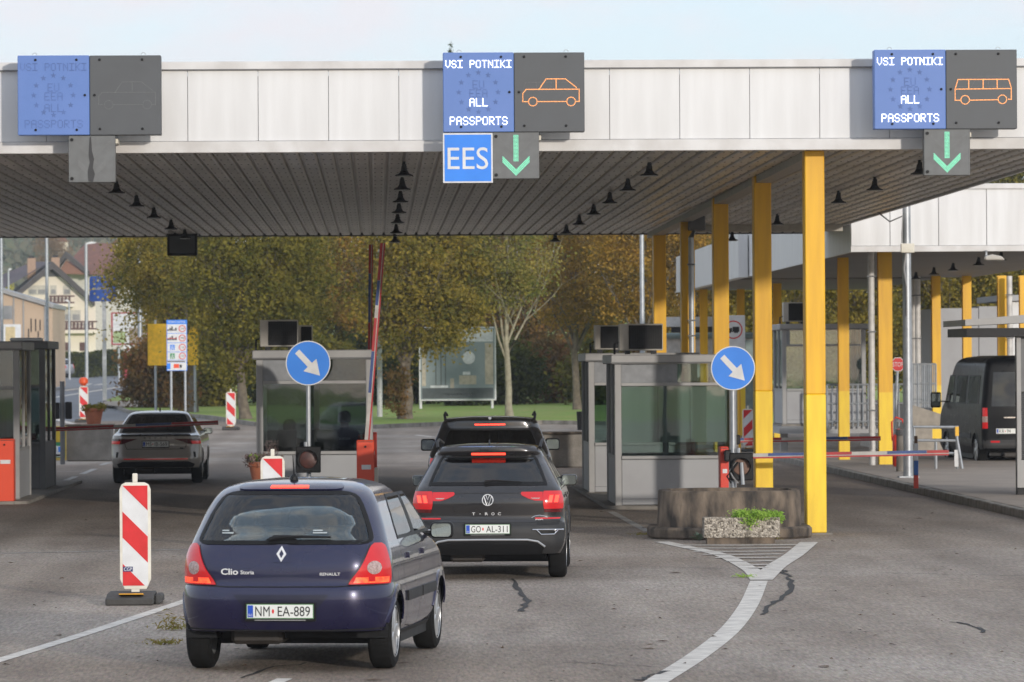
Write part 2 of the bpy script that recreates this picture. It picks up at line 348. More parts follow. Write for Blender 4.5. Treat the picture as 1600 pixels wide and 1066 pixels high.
def aggregate_mat():
    m = bpy.data.materials.new('exposed_aggregate'); m.use_nodes = True; nt = m.node_tree; b = nt.nodes['Principled BSDF']
    tc = nd(nt, 'ShaderNodeTexCoord'); v = nd(nt, 'ShaderNodeTexVoronoi'); v.inputs['Scale'].default_value = 42
    nt.links.new(tc.outputs['Object'], v.inputs['Vector'])
    sp = nd(nt, 'ShaderNodeSeparateColor'); nt.links.new(v.outputs['Color'], sp.inputs[0])
    r = nd(nt, 'ShaderNodeValToRGB'); r.color_ramp.elements[0].color = (0.10, 0.085, 0.065, 1); r.color_ramp.elements[1].color = (0.55, 0.49, 0.41, 1)
    nt.links.new(sp.outputs[0], r.inputs['Fac']); nt.links.new(r.outputs['Color'], b.inputs['Base Color'])
    bp = nd(nt, 'ShaderNodeBump'); bp.inputs['Strength'].default_value = 1.0; bp.inputs['Distance'].default_value = 0.02; bp.invert = True
    nt.links.new(v.outputs['Distance'], bp.inputs['Height']); nt.links.new(bp.outputs['Normal'], b.inputs['Normal'])
    b.inputs['Roughness'].default_value = 0.85
    MATS['agg'] = m; return m
M_agg = aggregate_mat()
M_terra = mat('terracotta', (0.38, 0.125, 0.06), 0.75, col2=(0.30, 0.09, 0.045), scale=6)
M_soil = mat('soil', (0.05, 0.035, 0.022), 0.95)
M_glass = glass('booth_glass', (0.76, 0.83, 0.81), 1.0)
M_glassd = glass('dark_booth_glass', (0.56, 0.62, 0.61), 1.0)
M_blind = mat('blind_slat', (0.30, 0.335, 0.32), 0.6, var=0.08, scale=3)
M_mirror = mat('mirror_glass', (0.34, 0.38, 0.37), 0.04, metal=1.0, var=0.02)
M_ac = mat('ac_casing', (0.50, 0.47, 0.42), 0.6, col2=(0.40, 0.37, 0.33), scale=3)
M_chrome = mat('chrome', (0.75, 0.75, 0.76), 0.12, metal=1.0, var=0.03)
M_silver = mat('silver_alloy', (0.52, 0.53, 0.54), 0.32, metal=0.7, var=0.05)
M_plate = mat('number_plate', (0.72, 0.74, 0.71), 0.4, var=0.03)
M_plateg = mat('green_plate_edge', (0.10, 0.24, 0.10), 0.5)
M_euband = mat('plate_blue', (0.01, 0.07, 0.45), 0.45, var=0.05)
M_ink = mat('black_ink', (0.012, 0.012, 0.013), 0.55)
M_cloth = mat('dark_seat_cloth', (0.028, 0.028, 0.03), 0.9, bump=0.2, bscale=200)
M_stop = mat('lit_brake_lamp', (0.7, 0.03, 0.02), 0.3, emit=(1.0, 0.06, 0.03), estr=2.2)
M_lampred = mat('tail_lamp_red', (0.50, 0.008, 0.012), 0.12, coat=0.6, var=0.08, emit=(1, 0.03, 0.03), estr=0.12)
M_lampdark = mat('tail_lamp_dark_red', (0.10, 0.006, 0.008), 0.12, coat=0.6, var=0.1)
M_lampclear = mat('clear_lamp', (0.50, 0.38, 0.36), 0.15, coat=0.6, col2=(0.26, 0.17, 0.16), scale=70)
M_lampon = mat('lit_tail_lamp', (0.6, 0.03, 0.02), 0.3, emit=(1.0, 0.055, 0.02), estr=.85, col2=(0.8, .2, .05), scale=30)
M_badge = mat('badge_silver', (0.72, 0.72, 0.72), 0.3, metal=.2, var=.03)
# ================================================================ ground and roads
def sheet(name, poly, m, lift, kind='structure', label=None):
    """flat polygon of (x, y) following the ground profile; cut at the profile's breaks"""
    bm = bmesh.new(); vs = [bm.verts.new((p[0], p[1], 0)) for p in poly]
    bm.faces.new(vs)
    for yb in (160.0, 430.0):
        bmesh.ops.bisect_plane(bm, geom=bm.verts[:] + bm.edges[:] + bm.faces[:], plane_co=(0, yb, 0), plane_no=(0, 1, 0))
    bmesh.ops.triangulate(bm, faces=bm.faces[:])
    for v in bm.verts: v.co.z = hgt(v.co.y) + lift
    bmesh.ops.recalc_face_normals(bm, faces=bm.faces[:])
    for f in bm.faces:
        if f.normal.z < 0: f.normal_flip()
    me = bpy.data.meshes.new(name); bm.to_mesh(me); bm.free()
    o = link_mesh(name, me, m)
    if kind: o['kind'] = kind
    return o
def gp(*pts): return [tuple(G(x, y)[:2]) for x, y in pts]

# one terrain sheet to the horizon, rising to wooded hills on the left
xs = sorted(set([-900, -600, -350, -200, -120, -60, -30, 0, 30, 60, 120, 200, 350, 600, 900]))
ys = [-300, -100, 0, 60, 120, 160, 200, 250, 300, 360, 430, 445, 460, 480, 520, 600, 700, 800, 950, 1100, 1250]
tv = []; tf = []
for y in ys:
    for x in xs:
        z = hgt(y) - 0.06
        if y > 480: z += (y - 480) * 0.020 + (max(0, y - 700) * 0.03 if x < 50 else 0)
        if y > 600: z += 4 * math.sin(x * 0.004 + y * 0.003)
        tv.append((x, y, z))
nx = len(xs)
for j in range(len(ys) - 1):
    for i in range(nx - 1): tf.append((j*nx+i, j*nx+i+1, (j+1)*nx+i+1, (j+1)*nx+i))
mb = MB(); mb.add(tv, tf); setp(mb.build('terrain', M_grass), kind='structure')

plaza = [(-70, -40), (70, -40), (70, 150), (25, 150)] + gp((1100, 668), (918, 664), (848, 663), (700, 665), (560, 671), (400, 666), (330, 655)) + [(-70, 160)]
ground = sheet('ground', plaza, M_asph, 0.0)
far = gp((330, 656), (255, 649), (200, 646), (163, 630), (215, 611), (300, 594), (300, 586), (230, 585), (77, 592), (-120, 601))
far += [(-70, 230), (-70, 158)]
sheet('road', far, M_asph2, 0.008)
# grass island with its kerb, beyond the lanes
isl = gp((163, 630), (200, 646), (255, 649), (330, 655), (400, 666), (560, 671), (700, 665), (848, 663), (918, 664), (1100, 668))
isl_poly = isl + [(26, 158), (26, 320), (-14, 320)] + gp((300, 594), (215, 611))
sheet('grass_island', isl_poly, M_grass, 0.14)
k = MB()
kp = [Vector((p[0], p[1], hgt(p[1]))) for p in gp((300, 594), (215, 611)) + isl]
for a, b in zip(kp[:-1], kp[1:]):
    n = max(1, int((b - a).length / 1.0))
    for i in range(n):
        p = a.lerp(b, (i + 0.01) / n); q = a.lerp(b, (i + 0.985) / n); d = (q - p).normalized(); s = Vector((-d.y, d.x, 0)) * 0.07
        vs = []
        for z in (-0.05, 0.15):
            for c in (p - s, q - s, q + s, p + s): vs.append((c.x, c.y, c.z + z))
        k.add(vs, [(0,3,2,1),(4,5,6,7),(0,1,5,4),(1,2,6,5),(2,3,7,6),(3,0,4,7)])
setp(k.build('island_kerb', M_kerb), kind='structure')
# verge, kerb and footpath on the far side of the crossing road
vg = gp((-120, 601), (77, 592), (230, 585), (300, 586))
for nm, off0, off1, m, lift in (('footpath', 0.0, 14.0, M_pave, 0.10), ('verge', 14.0, 60.0, M_grass, 0.12)):
    poly = [(p[0], p[1] + off0) for p in vg] + [(p[0], p[1] + off1) for p in vg[::-1]]
    sheet(nm, poly, m, lift)
# light paved strip at the tip of the island
sheet('paved_strip', gp((150, 637), (168, 632), (212, 631), (300, 636), (300, 641), (190, 641)), M_pave, 0.165)
# raised pavement on the right with its kerb stones
KX = 9.63
setp(sheet('pavement', [(KX + 0.16, 40), (40, 40), (40, 116), (KX + 0.16, 116)], M_pave, 0.13), kind='structure')
kb = thing('kerb', None, None); kb['kind'] = 'structure'; kme = None
y = 40.0
while y < 116:
    o = None
    if kme is None:
        kme = MB().box(0, 0.155, 0.006, 0.994, -0.1, 0.128).mesh('kerb_stone', bevel=0.015)
    o = link_mesh('kerb_stone', kme, M_kerb, kb); o.location = (KX + random.uniform(-0.006, 0.006), y, random.uniform(-0.006, 0.004)); y += 1.0

# ---- painted lines
def ribbon(name, pts, w, m, lift=0.004, parent=None):
    pts = [Vector((p[0], p[1], 0)) for p in pts]; vs = []; fs = []
    for i, p in enumerate(pts):
        d = (pts[min(i+1, len(pts)-1)] - pts[max(i-1, 0)]).normalized(); s = Vector((-d.y, d.x, 0)) * (w[i] if isinstance(w, list) else w) / 2
        vs += [(p + s), (p - s)]
    vs = [(v.x, v.y, hgt(v.y) + lift) for v in vs]
    fs = [(2*i, 2*i+1, 2*i+3, 2*i+2) for i in range(len(pts) - 1)]
    o = MB().add(vs, fs).build(name, m, parent)
    if parent is None: o['kind'] = 'structure'
    return o
def smooth_pts(pts, n=10):
    out = []
    P = [Vector(p) for p in pts]; P = [2*P[0]-P[1]] + P + [2*P[-1]-P[-2]]
    for i in range(1, len(P) - 2):
        for j in range(n):
            t = j / n
            out.append(0.5*((2*P[i])+(-P[i-1]+P[i+1])*t+(2*P[i-1]-5*P[i]+4*P[i+1]-P[i+2])*t*t+(-P[i-1]+3*P[i]-3*P[i+1]+P[i+2])*t**3))
    out.append(P[-2]); return out
ribbon('lane_line', smooth_pts(gp((-60, 1050), (120, 995), (285, 941), (420, 896), (520, 862))), 0.13, M_line, .0042)
ribbon('lane_line', smooth_pts(gp((1022, 1068), (1090, 1025), (1140, 985), (1170, 945), (1186, 908))), 0.19, M_line)
ribbon('lane_line', smooth_pts(gp((1187, 907), (1172, 890), (1128, 868), (1080, 857), (1034, 847))), 0.20, M_line, .0062)
ribbon('lane_line', smooth_pts(gp((1190, 907), (1212, 886), (1240, 868), (1264, 848))), 0.24, M_line, .0075)
ribbon('lane_line', smooth_pts(gp((425, 1070), (445, 1061))), 0.12, M_line)
for (xa, xb, yy) in ((1062, 1246, 852.5), (1072, 1236, 857), (1084, 1229, 862), (1099, 1222, 867), (1118, 1216, 872), (1134, 1208, 877.5), (1152, 1202, 883), (1170, 1196, 888)):
    ribbon('hatch_line', gp((xa, yy + 0.6), ((xa+xb)/2, yy + 0.8), (xb, yy)), 0.16, M_line, 0.009 + .0005*(yy % 7))
ribbon('lane_line', gp((955, 800), (1012, 831)), 0.12, M_lineworn)
ribbon('lane_line', gp((0, 865), (330, 858)), 0.10, M_lineworn)
for a, b in (((90, 756), (118, 745)), ((128, 741), (148, 733)), ((158, 727), (170, 723)), ((82, 737), (130, 737))):
    ribbon('lane_line', gp(a, b), 0.14, M_lineworn)
ribbon('lane_line', gp((650, 680), (676, 683)), 0.18, M_line)
ribbon('lane_line', gp((70, 624), (232, 598)), 0.35, M_line, 0.02)
for a, b in (((78, 602), (100, 600)), ((120, 594), (146, 592)), ((76, 610), (86, 608)), ((100, 611), (122, 608)), ((150, 602), (166, 600)), ((172, 590), (190, 588)), ((195, 597), (214, 594)), ((128, 603), (140, 600))):
    ribbon('lane_dash', gp(a, b), 0.5, M_line, 0.02)
# ---- expansion joints, cracks, litter on the tarmac
def crack(name, pts, w=0.02):
    pp = smooth_pts(pts, 5); q = []
    for p in pp: q.append(Vector((p[0] + random.uniform(-.03, .03), p[1] + random.uniform(-.12, .12))))
    ww = [w * random.uniform(0.4, 1.5) for _ in q]
    return ribbon(name, q, ww, M_crack, 0.0055, ground)
crack('crack', gp((1000, 1064), (1015, 1058), (1040, 1050)), 0.05)
crack('crack', gp((1192, 962), (1205, 945), (1232, 925), (1234, 905), (1227, 897), (1221, 891)), 0.055)
crack('crack', gp((800, 905), (812, 925), (822, 940), (815, 955)), 0.05)
crack('crack', gp((1480, 972), (1510, 975), (1535, 988)), 0.035)
crack('crack', gp((1315, 990), (1370, 988), (1425, 985)), 0.015)
crack('joint', gp((-50, 862), (300, 868), (700, 882), (1100, 888), (1400, 896), (1650, 901)), 0.02)
crack('joint', gp((880, 1036), (960, 1039), (1030, 1043)), 0.02)
crack('joint', gp((-40, 918), (60, 912), (180, 914), (300, 918)), 0.012)
crack('joint', gp((-50, 832), (200, 838), (420, 842)), 0.02)
crack('crack', gp((380, 1060), (420, 1045), (500, 1036)), 0.03)
nl = MB()
for i in range(240):
    p = G(random.uniform(0, 1600), random.uniform(800, 1066)); a = random.uniform(0, 6.28); L = random.uniform(0.012, 0.045); c, s = math.cos(a), math.sin(a)
    if random.random() < 0.1: L *= 2.2
    h = random.uniform(0.008, 0.02); w = L * random.uniform(.15, .5)
    nl.add([(p.x - c*L, p.y - s*L, 0.007), (p.x - s*w, p.y + c*w, h), (p.x + c*L, p.y + s*L, 0.008), (p.x + s*w, p.y - c*w, h * .7)], [(0, 1, 2, 3)])
setp(nl.build('fallen_leaves', mat('dry_leaf', (0.10, 0.055, 0.025), 0.8, col2=(0.04, 0.028, 0.018), scale=1)), 'dry brown leaves and twigs scattered over the tarmac', 'leaves', kind='stuff')

# ================================================================ main canopy
FY = 62.6                                  # plane of the fascia
Z0 = zat(1272, 234.5, FY); Z1 = zat(1272, 92.5, FY)
CXL, CXR = -10.5, 9.62; CYB = 102.5
CXL = xat(295.5, FY) - 0.955*9 + 1.0
can = thing('canopy', 'long white-fascia canopy with ribbed grey soffit on yellow columns across all lanes', 'canopy')
pw = 0.955; x = xat(295.5, FY) - pw * 9
pm = MB().box(0.003, pw - 0.003, 0, 0.05, Z0 + 0.16, Z1 - 0.12).mesh('fascia_panel', bevel=0.004)
while x < CXR + 0.1:
    o = link_mesh('fascia_panel', pm, M_white, can); o.location = (x, FY + random.uniform(0, 0.004), 0); x += pw
XR0 = x
MB().box(CXL - 1, XR0, FY - 0.035, FY + 0.05, Z0, Z0 + 0.155).build('fascia_bottom_trim', M_whitetrim, can, bevel=0.006)
MB().box(CXL - 1, XR0, FY - 0.05, FY + 0.4, Z1 - 0.12, Z1).build('fascia_cap', M_whitetrim, can, bevel=0.012)
MB().box(CXL - 1, XR0, FY - 0.056, FY - 0.051, Z1 - 0.117, Z1 - 0.105).build('cap_drip_edge', M_alud, can)
MB().box(CXL - 1, XR0, FY + 0.055, CYB, Z0 + 0.35, Z1 - 0.2).build('roof_deck', M_alud, can)
MB().box(CXL - 1.05, CXL - 1.003, FY - .03, CYB, Z0, Z1 - .02).build('side_fascia', M_white, can)
MB().box(XR0 - 0.02, XR0 + 0.03, FY - 0.03, CYB, Z0 - 0.0, Z1 - 0.02).build('side_fascia', M_white, can)
MB().box(CXL - 1, XR0, CYB, CYB + 0.08, Z0 - 0.02, Z1 - 0.05).build('rear_fascia', M_alud, can)
# soffit planks, each with a raised dark joint rib
SP = 0.24
prof = [(0, 0.05), (0.018, 0.05), (0.026, 0.012), (0.05, 0.0), (0.19, 0.0), (0.214, 0.012), (0.222, 0.05), (0.24, 0.05), (0.24, 0.07), (0, 0.07)]
plk = MB().prism_y(prof, FY + 0.06, CYB - 0.01).mesh('soffit_plank')
rv = MB()
for j in range(26):
    yy = FY + 0.7 + j * 1.5
    for xx in (0.07, 0.17): rv.box(xx - 0.012, xx + 0.012, yy - 0.03, yy + 0.03, -0.004, 0.001)
rvm = rv.mesh('rivets')
x = CXL - 0.98
while x < XR0 - 0.25:
    o = link_mesh('soffit_plank', plk, M_soffit, can); o.location = (x, 0, Z0 + 0.005 + random.uniform(-0.004, 0.004))
    if x > -7: r = link_mesh('rivet_row', rvm, M_soffitd, o)
    x += SP
# columns (rolled sections) with lower part repainted
CX1 = xat(1272.5, FY + 0.55)
colY = [FY + 0.55, 71.6, 81.0, 91.0, 100.4]
def h_section(w, d, t=0.022):              # wide flange section standing upright, flanges facing the camera
    return [(-w/2, -d/2), (w/2, -d/2), (w/2, -d/2+t), (t/2, -d/2+t), (t/2, d/2-t), (w/2, d/2-t), (w/2, d/2), (-w/2, d/2), (-w/2, d/2-t), (-t/2, d/2-t), (-t/2, -d/2+t), (-w/2, -d/2+t)]
def column(parent, X, Y, zb, zt, w=0.27, d=0.40, boxed=True, zp=1.92):
    if boxed:
        sec = [(-w/2, -d/2), (w/2, -d/2), (w/2, d/2), (-w/2, d/2)]
    else: sec = h_section(w, d)
    a = MB().prism_z(sec, zp, zt).build('column', M_yel, parent, bevel=0.012 if boxed else 0); a.location = (X, Y, 0)
    bp_ = MB().box(-w*.5-.07, w*.5+.07, -d*.5-.07, d*.5+.07, zb, zb+.022).build('base_plate', M_conc2, a)
    b = MB().prism_z([(p[0]*1.008, p[1]*1.008) for p in sec], zb + .022, zp).build('column_repainted_foot', M_yel2, a, bevel=0.012 if boxed else 0)
    return a
cpx = [1272.5, 1191.5, 1126.5, 1075, 1031]
for i, Y in enumerate(colY): column(can, xat(cpx[i], Y), Y, 0.0, Z0 + 0.01)
# longitudinal beam above the columns, drain pipe on the fourth column
bx0, bx1 = xat(1030, 100.4), CX1
bmv = MB()
bmv.add([(bx1-0.13, FY+0.78, Z0-0.10), (bx1+0.11, FY+0.78, Z0-0.10), (bx0+0.11, CYB-0.1, Z0-0.10), (bx0-0.13, CYB-0.1, Z0-0.10),
         (bx1-0.13, FY+0.78, Z0+0.02), (bx1+0.11, FY+0.78, Z0+0.02), (bx0+0.11, CYB-0.1, Z0+0.02), (bx0-0.13, CYB-0.1, Z0+0.02)], [(0,3,2,1),(4,5,6,7),(0,1,5,4),(1,2,6,5),(2,3,7,6),(3,0,4,7)])
bmv.build('gutter_beam', mat('beam_beige', (0.40, 0.37, 0.32), 0.5), can)
MB().box(CX1 + 0.6, XR0 - 0.1, 96.3, 96.6, Z0 - 0.14, Z0 + 0.01).build('cross_beam', mat('beam_beige', (0.4, 0.37, 0.32)), can)
dpx = xat(1079, 90.6)
MB().tube([(dpx+0.16, 90.7, Z0), (dpx+0.16, 90.7, Z0-0.15), (dpx+0.02, 90.55, Z0-0.42), (dpx+0.02, 90.55, 0)], 0.055, 10).build('drain_pipe', M_galv, can, smooth=True)
MB().box(dpx-0.02, dpx+0.3, 90.4, 90.9, Z0-0.28, Z0+0.01).build('drain_box', M_alud, can, bevel=0.02)
cl = MB().box(-0.07, 0.07, -0.075, 0.075, -0.015, 0.015).mesh('pipe_clamp')
for z in (4.3, 3.2, 2.9): o = link_mesh('pipe_clamp', cl, M_alud, can); o.location = (dpx+0.02, 90.55, z)

# pendant lamps under the soffit
lp_me = [MB().tube([(0, 0, 0), (0, 0, -0.14)], 0.035, 8).mesh('stem'),
         MB().lathe([(0.06, -0.10), (0.075, -0.20), (0.10, -0.24), (0.12, -0.27), (0.20, -0.30), (0.205, -0.325), (0.05, -0.32)], 20).mesh('shade', smooth=True),
         MB().box(-0.05, 0.05, -0.14, -0.04, -0.2, -0.05).mesh('ballast_box', bevel=0.01),
         MB().lathe([(0.17, -0.318), (0.15, -0.345), (0.02, -0.35)], 16).mesh('lens', smooth=True)]
M_lens = mat('lamp_lens', (0.35, 0.36, 0.35), 0.3)
def lamp(X, Y, zt, label, group, sc=.64):
    t = thing('pendant_lamp', label, 'lamp', (X, Y, zt), 0, group, sc)
    for nm, me, m in zip(('stem', 'shade', 'ballast_box', 'lens'), lp_me, (M_dark, M_dark, M_dark, M_lens)): link_mesh(nm, me, m, t)
ordn = ['first', 'second', 'third', 'fourth', 'fifth', 'sixth', 'seventh', 'eighth']
def lamp_row(X, Ys, where):
    for i, Y in enumerate(Ys): lamp(X, Y, Z0 + 0.02, f'black pendant lamp, {ordn[i]} from the front, {where}', 'pendant lamps under the canopy')
lamp_row(xat(631, 66.5, 250), [66.0, 71.2, 76.6, 82.0, 87.8, 94.5, 101.5], 'row left of the square blue sign')
lamp_row(xat(1013, 66.5, 250), [66.3, 72.0, 77.6, 83.4, 89.4, 95.5, 101.5], 'row leading to the yellow columns')
lamp_row(xat(182, 72, 285), [72.0, 78.0, 84.0, 91.0, 97.5], 'row by the unlit left display')
lamp_row(xat(1434, 66.5, 245), [66.3, 72.3, 78.0, 90.0, 101.5], 'row right of the yellow columns')

# ================================================================ signs on the fascia
SY = FY - 0.62
def display(px0, px1, py0, py1, lit, label, pict):
    zc = zat((px0+px1)/2, (py0+py1)/2, SY); xc = xat((px0+px1)/2, SY); w = xat(px1, SY) - xat(px0, SY); h = 1.07
    t = thing('lane_display', label, 'display', (xc, SY, zc), 0, 'lit lane displays on the canopy')
    hw, hh = w/2, h/2
    b1 = MB().box(-hw, 0.0, 0, 0.24, -hh, hh).build('blue_panel', M_ledblue, t, bevel=0.008)
    b2 = MB().box(0.004, hw, 0.002, 0.24, -hh-0.003, hh-0.003).build('dark_panel', M_leddark, t, bevel=0.008)
    for sx in (-0.6, 0.6): MB().box(sx-0.04, sx+0.04, 0.245, 0.585, -0.3, 0.3).build('wall_bracket', M_alud, t)
    scr = MB().lathe([(0.017, 0), (0.017, 0.012), (0.008, 0.016)], 10, Matrix.Rotation(R(90), 4, 'X')).mesh('fixing_screw')
    for (sx, sz, p) in ((-hw+.24, hh-.06, b1), (-0.17, hh-.06, b1), (-hw+.24, -hh+.07, b1), (-0.17, -hh+.07, b1), (-0.06, 0, b1), (0.07, 0, b2), (0.14, hh-.06, b2), (hw-.25, hh-.06, b2), (0.14, -hh+.08, b2), (hw-.25, -hh+.08, b2)):
        o = link_mesh('fixing_screw', scr, M_black, p); o.location = (sx, 0, sz)
    ring = MB()
    for sx in (-hw+.22, hw-.24): ring.tube([(sx+.03*math.cos(a), 0.12, hh+.012+.03*math.sin(a)) for a in np.linspace(0, math.pi, 9)], 0.004, 5)
    ring.build('lifting_eye', M_galv, t)
    cx = -hw/2
    if lit:
        m = MB(); dot_text(m, 'VSI POTNIKI', cx, hh-.155, -0.001, 0.0137, 0.0115); dot_text(m, 'ALL', cx, -0.135, -0.001, 0.0145, 0.012); dot_text(m, 'PASSPORTS', cx, -0.385, -0.001, 0.0147, 0.012)
        m.build('lit_lettering', M_ledw, b1)
    else:
        m = MB(); dot_text(m, 'VSI POTNIKI', cx, hh-.155, -0.001, 0.0137, 0.010); dot_text(m, 'ALL', cx, -0.17, -0.001, 0.0145, 0.010); dot_text(m, 'PASSPORTS', cx, -0.385, -0.001, 0.0147, 0.010)
        m.build('unlit_lettering', M_ledblued, b1)
    g = MB(); dot_text(g, 'EU', cx, 0.105, -0.001, 0.0145, 0.0095); dot_text(g, 'EEA', cx, -0.015, -0.001, 0.0145, 0.0095); g.build('unlit_lettering', M_ledblued, b1)
    st = MB()
    for i in range(12):
        a = i * math.pi / 6; sx = cx + 0.265*math.sin(a); sz = 0.0 + 0.265*math.cos(a); pl = []
        for q in range(10):
            rr = 0.04 if q % 2 == 0 else 0.017; b = q * math.pi / 5
            pl.append((sx + rr*math.sin(b), sz + rr*math.cos(b)))
        st.prism_y(pl, -0.003, 0.002)
    st.build('unlit_star_ring', M_ledblued, b1)
    px = hw * 0.52
    car = [[(px-.375,-.13),(px-.375,-.02),(px-.33,.035),(px+.385,.035),(px+.385,-.13),(px+.335,-.13)], [(px+.215,-.13),(px-.18,-.13)], [(px-.3,-.13),(px-.375,-.13)],
           [(px-.155,.035),(px-.06,.175),(px+.2,.175),(px+.36,.05)], [(px+.075,.175),(px+.075,.035)], circ(px-.24,-.13,.058), circ(px+.275,-.13,.058)]
    van = [[(px-.3,-.15),(px-.375,-.15),(px-.375,0),(px-.335,.13),(px+.35,.13),(px+.385,0.02),(px+.385,-.14),(px+.33,-.14)], [(px-.375,0),(px+.385,0.005)], [(px+.2,-.145),(px-.18,-.15)],
           [(px-.19,.13),(px-.19,0)], [(px+.005,.13),(px+.005,0)], [(px+.195,.13),(px+.195,0)], circ(px-.24,-.145,.058), circ(px+.265,-.14,.058)]
    lines, other = (car, van) if pict == 'car' else (van, car)
    m = MB()
    for l in lines: dot_line(m, l, 0.001, 0.0185, 0.0115 if lit else 0.007)
    m.build('lit_vehicle_outline' if lit else 'unlit_vehicle_outline', M_ledo if lit else M_leddot, b2)
    if lit:
        m = MB()
        for l in other[:1] + other[3:5]: dot_line(m, l, 0.001, 0.0185, 0.005)
        m.build('unlit_vehicle_outline', M_leddot, b2)
    return t
display(30, 254, 86.5, 211, False, 'unlit blue and grey lane display at the left end of the canopy', 'car')
display(695, 916, 82, 206, True, 'lit lane display with orange car outline, above the square blue sign', 'car')
display(1369, 1592, 77, 202, True, 'lit lane display with orange minibus outline, at the right end of canopy', 'van')
def arrow_box(px0, px1, py0, py1, lit, label):
    Y = SY + 0.02; xc = xat((px0+px1)/2, Y); zc = zat((px0+px1)/2, (py0+py1)/2, Y); hw = (xat(px1, Y)-xat(px0, Y))/2; hh = hw*1.0
    t = thing('lane_signal', label, 'lane signal', (xc, Y, zc), 0, 'lane signals under the displays')
    f = MB().box(-hw, hw, 0, 0.16, -hh, hh).build('casing', mat('signal_grey', (0.15, 0.155, 0.155), 0.6, col2=(0.12, 0.123, 0.123), scale=8), t, bevel=0.006)
    for sx in (-.12, .12): MB().box(sx-.02, sx+.02, 0.04, 0.09, hh, hh+.06).build('hanger', M_alud, t)
    MB().box(hw-.02, hw+.03, 0.10, 0.64, hh-.10, hh-.04).build('wall_bracket', M_cream, t)
    for sx, sz in ((-hw+.045, hh-.055), (-hw+.045, -hh+.05)):
        MB().lathe([(0.022, 0), (0.022, 0.015)], 10, Matrix.Translation((sx, 0, sz)) @ Matrix.Rotation(R(90), 4, 'X')).build('latch', M_black, f)
    m = MB(); off = MB(); p = 0.0175
    def dot(mm, x, z, s): mm.box(x-s/2, x+s/2, -0.003, 0.001, z-s/2, z+s/2)
    g = m if lit else off
    for i in range(4):
        for j in range(20): dot(g, (i-1.5)*p, 0.27 - j*p*1.03, 0.0125 if lit else .007)
    for side in (-1, 1):
        for j in range(15):
            for i in range(4):
                d = j*p; e = (i)*p*0.98
                x = side*(d*0.72 + e*0.62*0); z = -0.265 + d*0.72 + e*1.32
                if j == 0 and side > 0: continue
                dot(g, x, z - 0.0, 0.0125 if lit else .007)
    for s2 in (-1, 1):                       # faint red cross diodes
        for j in range(26):
            for i in range(2):
                q = -0.23 + j*0.0184; dot(off, q + i*.02, s2*q, 0.005)
    if lit: m.build('lit_green_arrow', M_ledg, f)
    off.build('unlit_lamps', M_leddot, f)
    if not lit:
        pl = [(-.03, hh-.03), (-.012, hh-.005), (0.0, hh-.2), (.03, 0), (.01, -.12), (.04, -.2), (.01, -hh+.0), (-.05, -hh+.02), (-.06, -.17), (-.03, -.05), (-.045, .05)]
        MB().prism_y(pl, -0.0045, -0.001).build('water_stain', mat('dark_stain', (0.03, 0.03, 0.032), 0.5), f)
    return t
arrow_box(109, 182, 212, 285, False, 'unlit grey lane signal with dark water stain under the left display')
arrow_box(772, 844.5, 207, 279, True, 'grey lane signal with lit green arrow beside the square blue sign')
arrow_box(1446, 1518, 202, 274, True, 'grey lane signal with lit green arrow under the minibus display')
Ye = SY + 0.01; xc = xat(733, Ye); zc = zat(733, 247, Ye); hw = (xat(772, Ye) - xat(694, Ye))/2
t = thing('square_sign', 'square blue sign with white border and letters hanging under middle display', 'sign', (xc, Ye, zc))
f = MB().box(-hw, hw, 0, 0.03, -hw, hw).build('white_border', M_refwhite, t, bevel=0.004)
MB().box(-hw+.022, hw-.022, -0.004, -0.001, -hw+.022, hw-.022).build('blue_field', M_blue, f)
text_mesh('EES', 0.545, 0.295, plane_map(0.0, -0.004, -0.005), 'lettering', M_refwhite, f, 1.0, 0.003)
for sx in (-.2, .2): MB().box(sx-.02, sx+.02, 0.034, 0.10, hw-.2, hw+.05).build('hanger', M_alud, t)
# dark box hanging at the rear edge, over the left lane
Yb = 101.0; x0 = xat(262, Yb); x1 = xat(309, Yb)
t = thing('rear_lane_display', 'back of a dark display box hanging from the rear canopy edge', 'display', ((x0+x1)/2, Yb, zat(285, 381, Yb)))
hw = (x1-x0)/2; MB().box(-hw, hw, 0, 0.25, -.26, .24).build('casing', M_dark, t, bevel=0.02)
MB().box(-hw+.05, hw-.05, -0.012, -0.001, -.2, .17).build('rear_cover', M_leddark, t, bevel=0.004)
MB().box(-.2, .2, .05, .15, .24, .45).build('hanger', M_dark, t)

# ================================================================ second canopy on the right
Y2 = 97.2
ZB2 = zat(1340, 394, Y2); ZT2 = zat(1500, 287, Y2); XL2 = xat(1331, Y2); Y2B = 131.0; XE2 = 30.0
c2 = thing('side_canopy', 'white canopy farther back on the right with smooth grey soffit and slim yellow columns', 'canopy')
seams = [xat(p, Y2) for p in (1331, 1392, 1468, 1543, 1618)] + [xat(1693, Y2), xat(1768, Y2), xat(1843, Y2)]
for a, b in zip(seams[:-1], seams[1:]):
    MB().box(a+.006, b-.006, Y2, Y2+.05, ZB2+.13, ZT2-.12).build('fascia_panel', M_white, c2, bevel=0.004)
MB().box(XL2-.01, seams[-1], Y2-.03, Y2+.05, ZB2, ZB2+.125).build('fascia_bottom_trim', M_whitetrim, c2, bevel=.006)
MB().box(XL2-.02, seams[-1], Y2-.04, Y2+.3, ZT2-.118, ZT2).build('fascia_cap', M_whitetrim, c2, bevel=.01)
n = 11
for i in range(n):
    ya = Y2+.06 + i*(Y2B-Y2-.1)/n; yb = Y2+.06 + (i+1)*(Y2B-Y2-.1)/n
    MB().box(XL2, XL2+.05, ya+.006, yb-.006, ZB2, ZT2-.02).build('side_panel', M_white, c2)
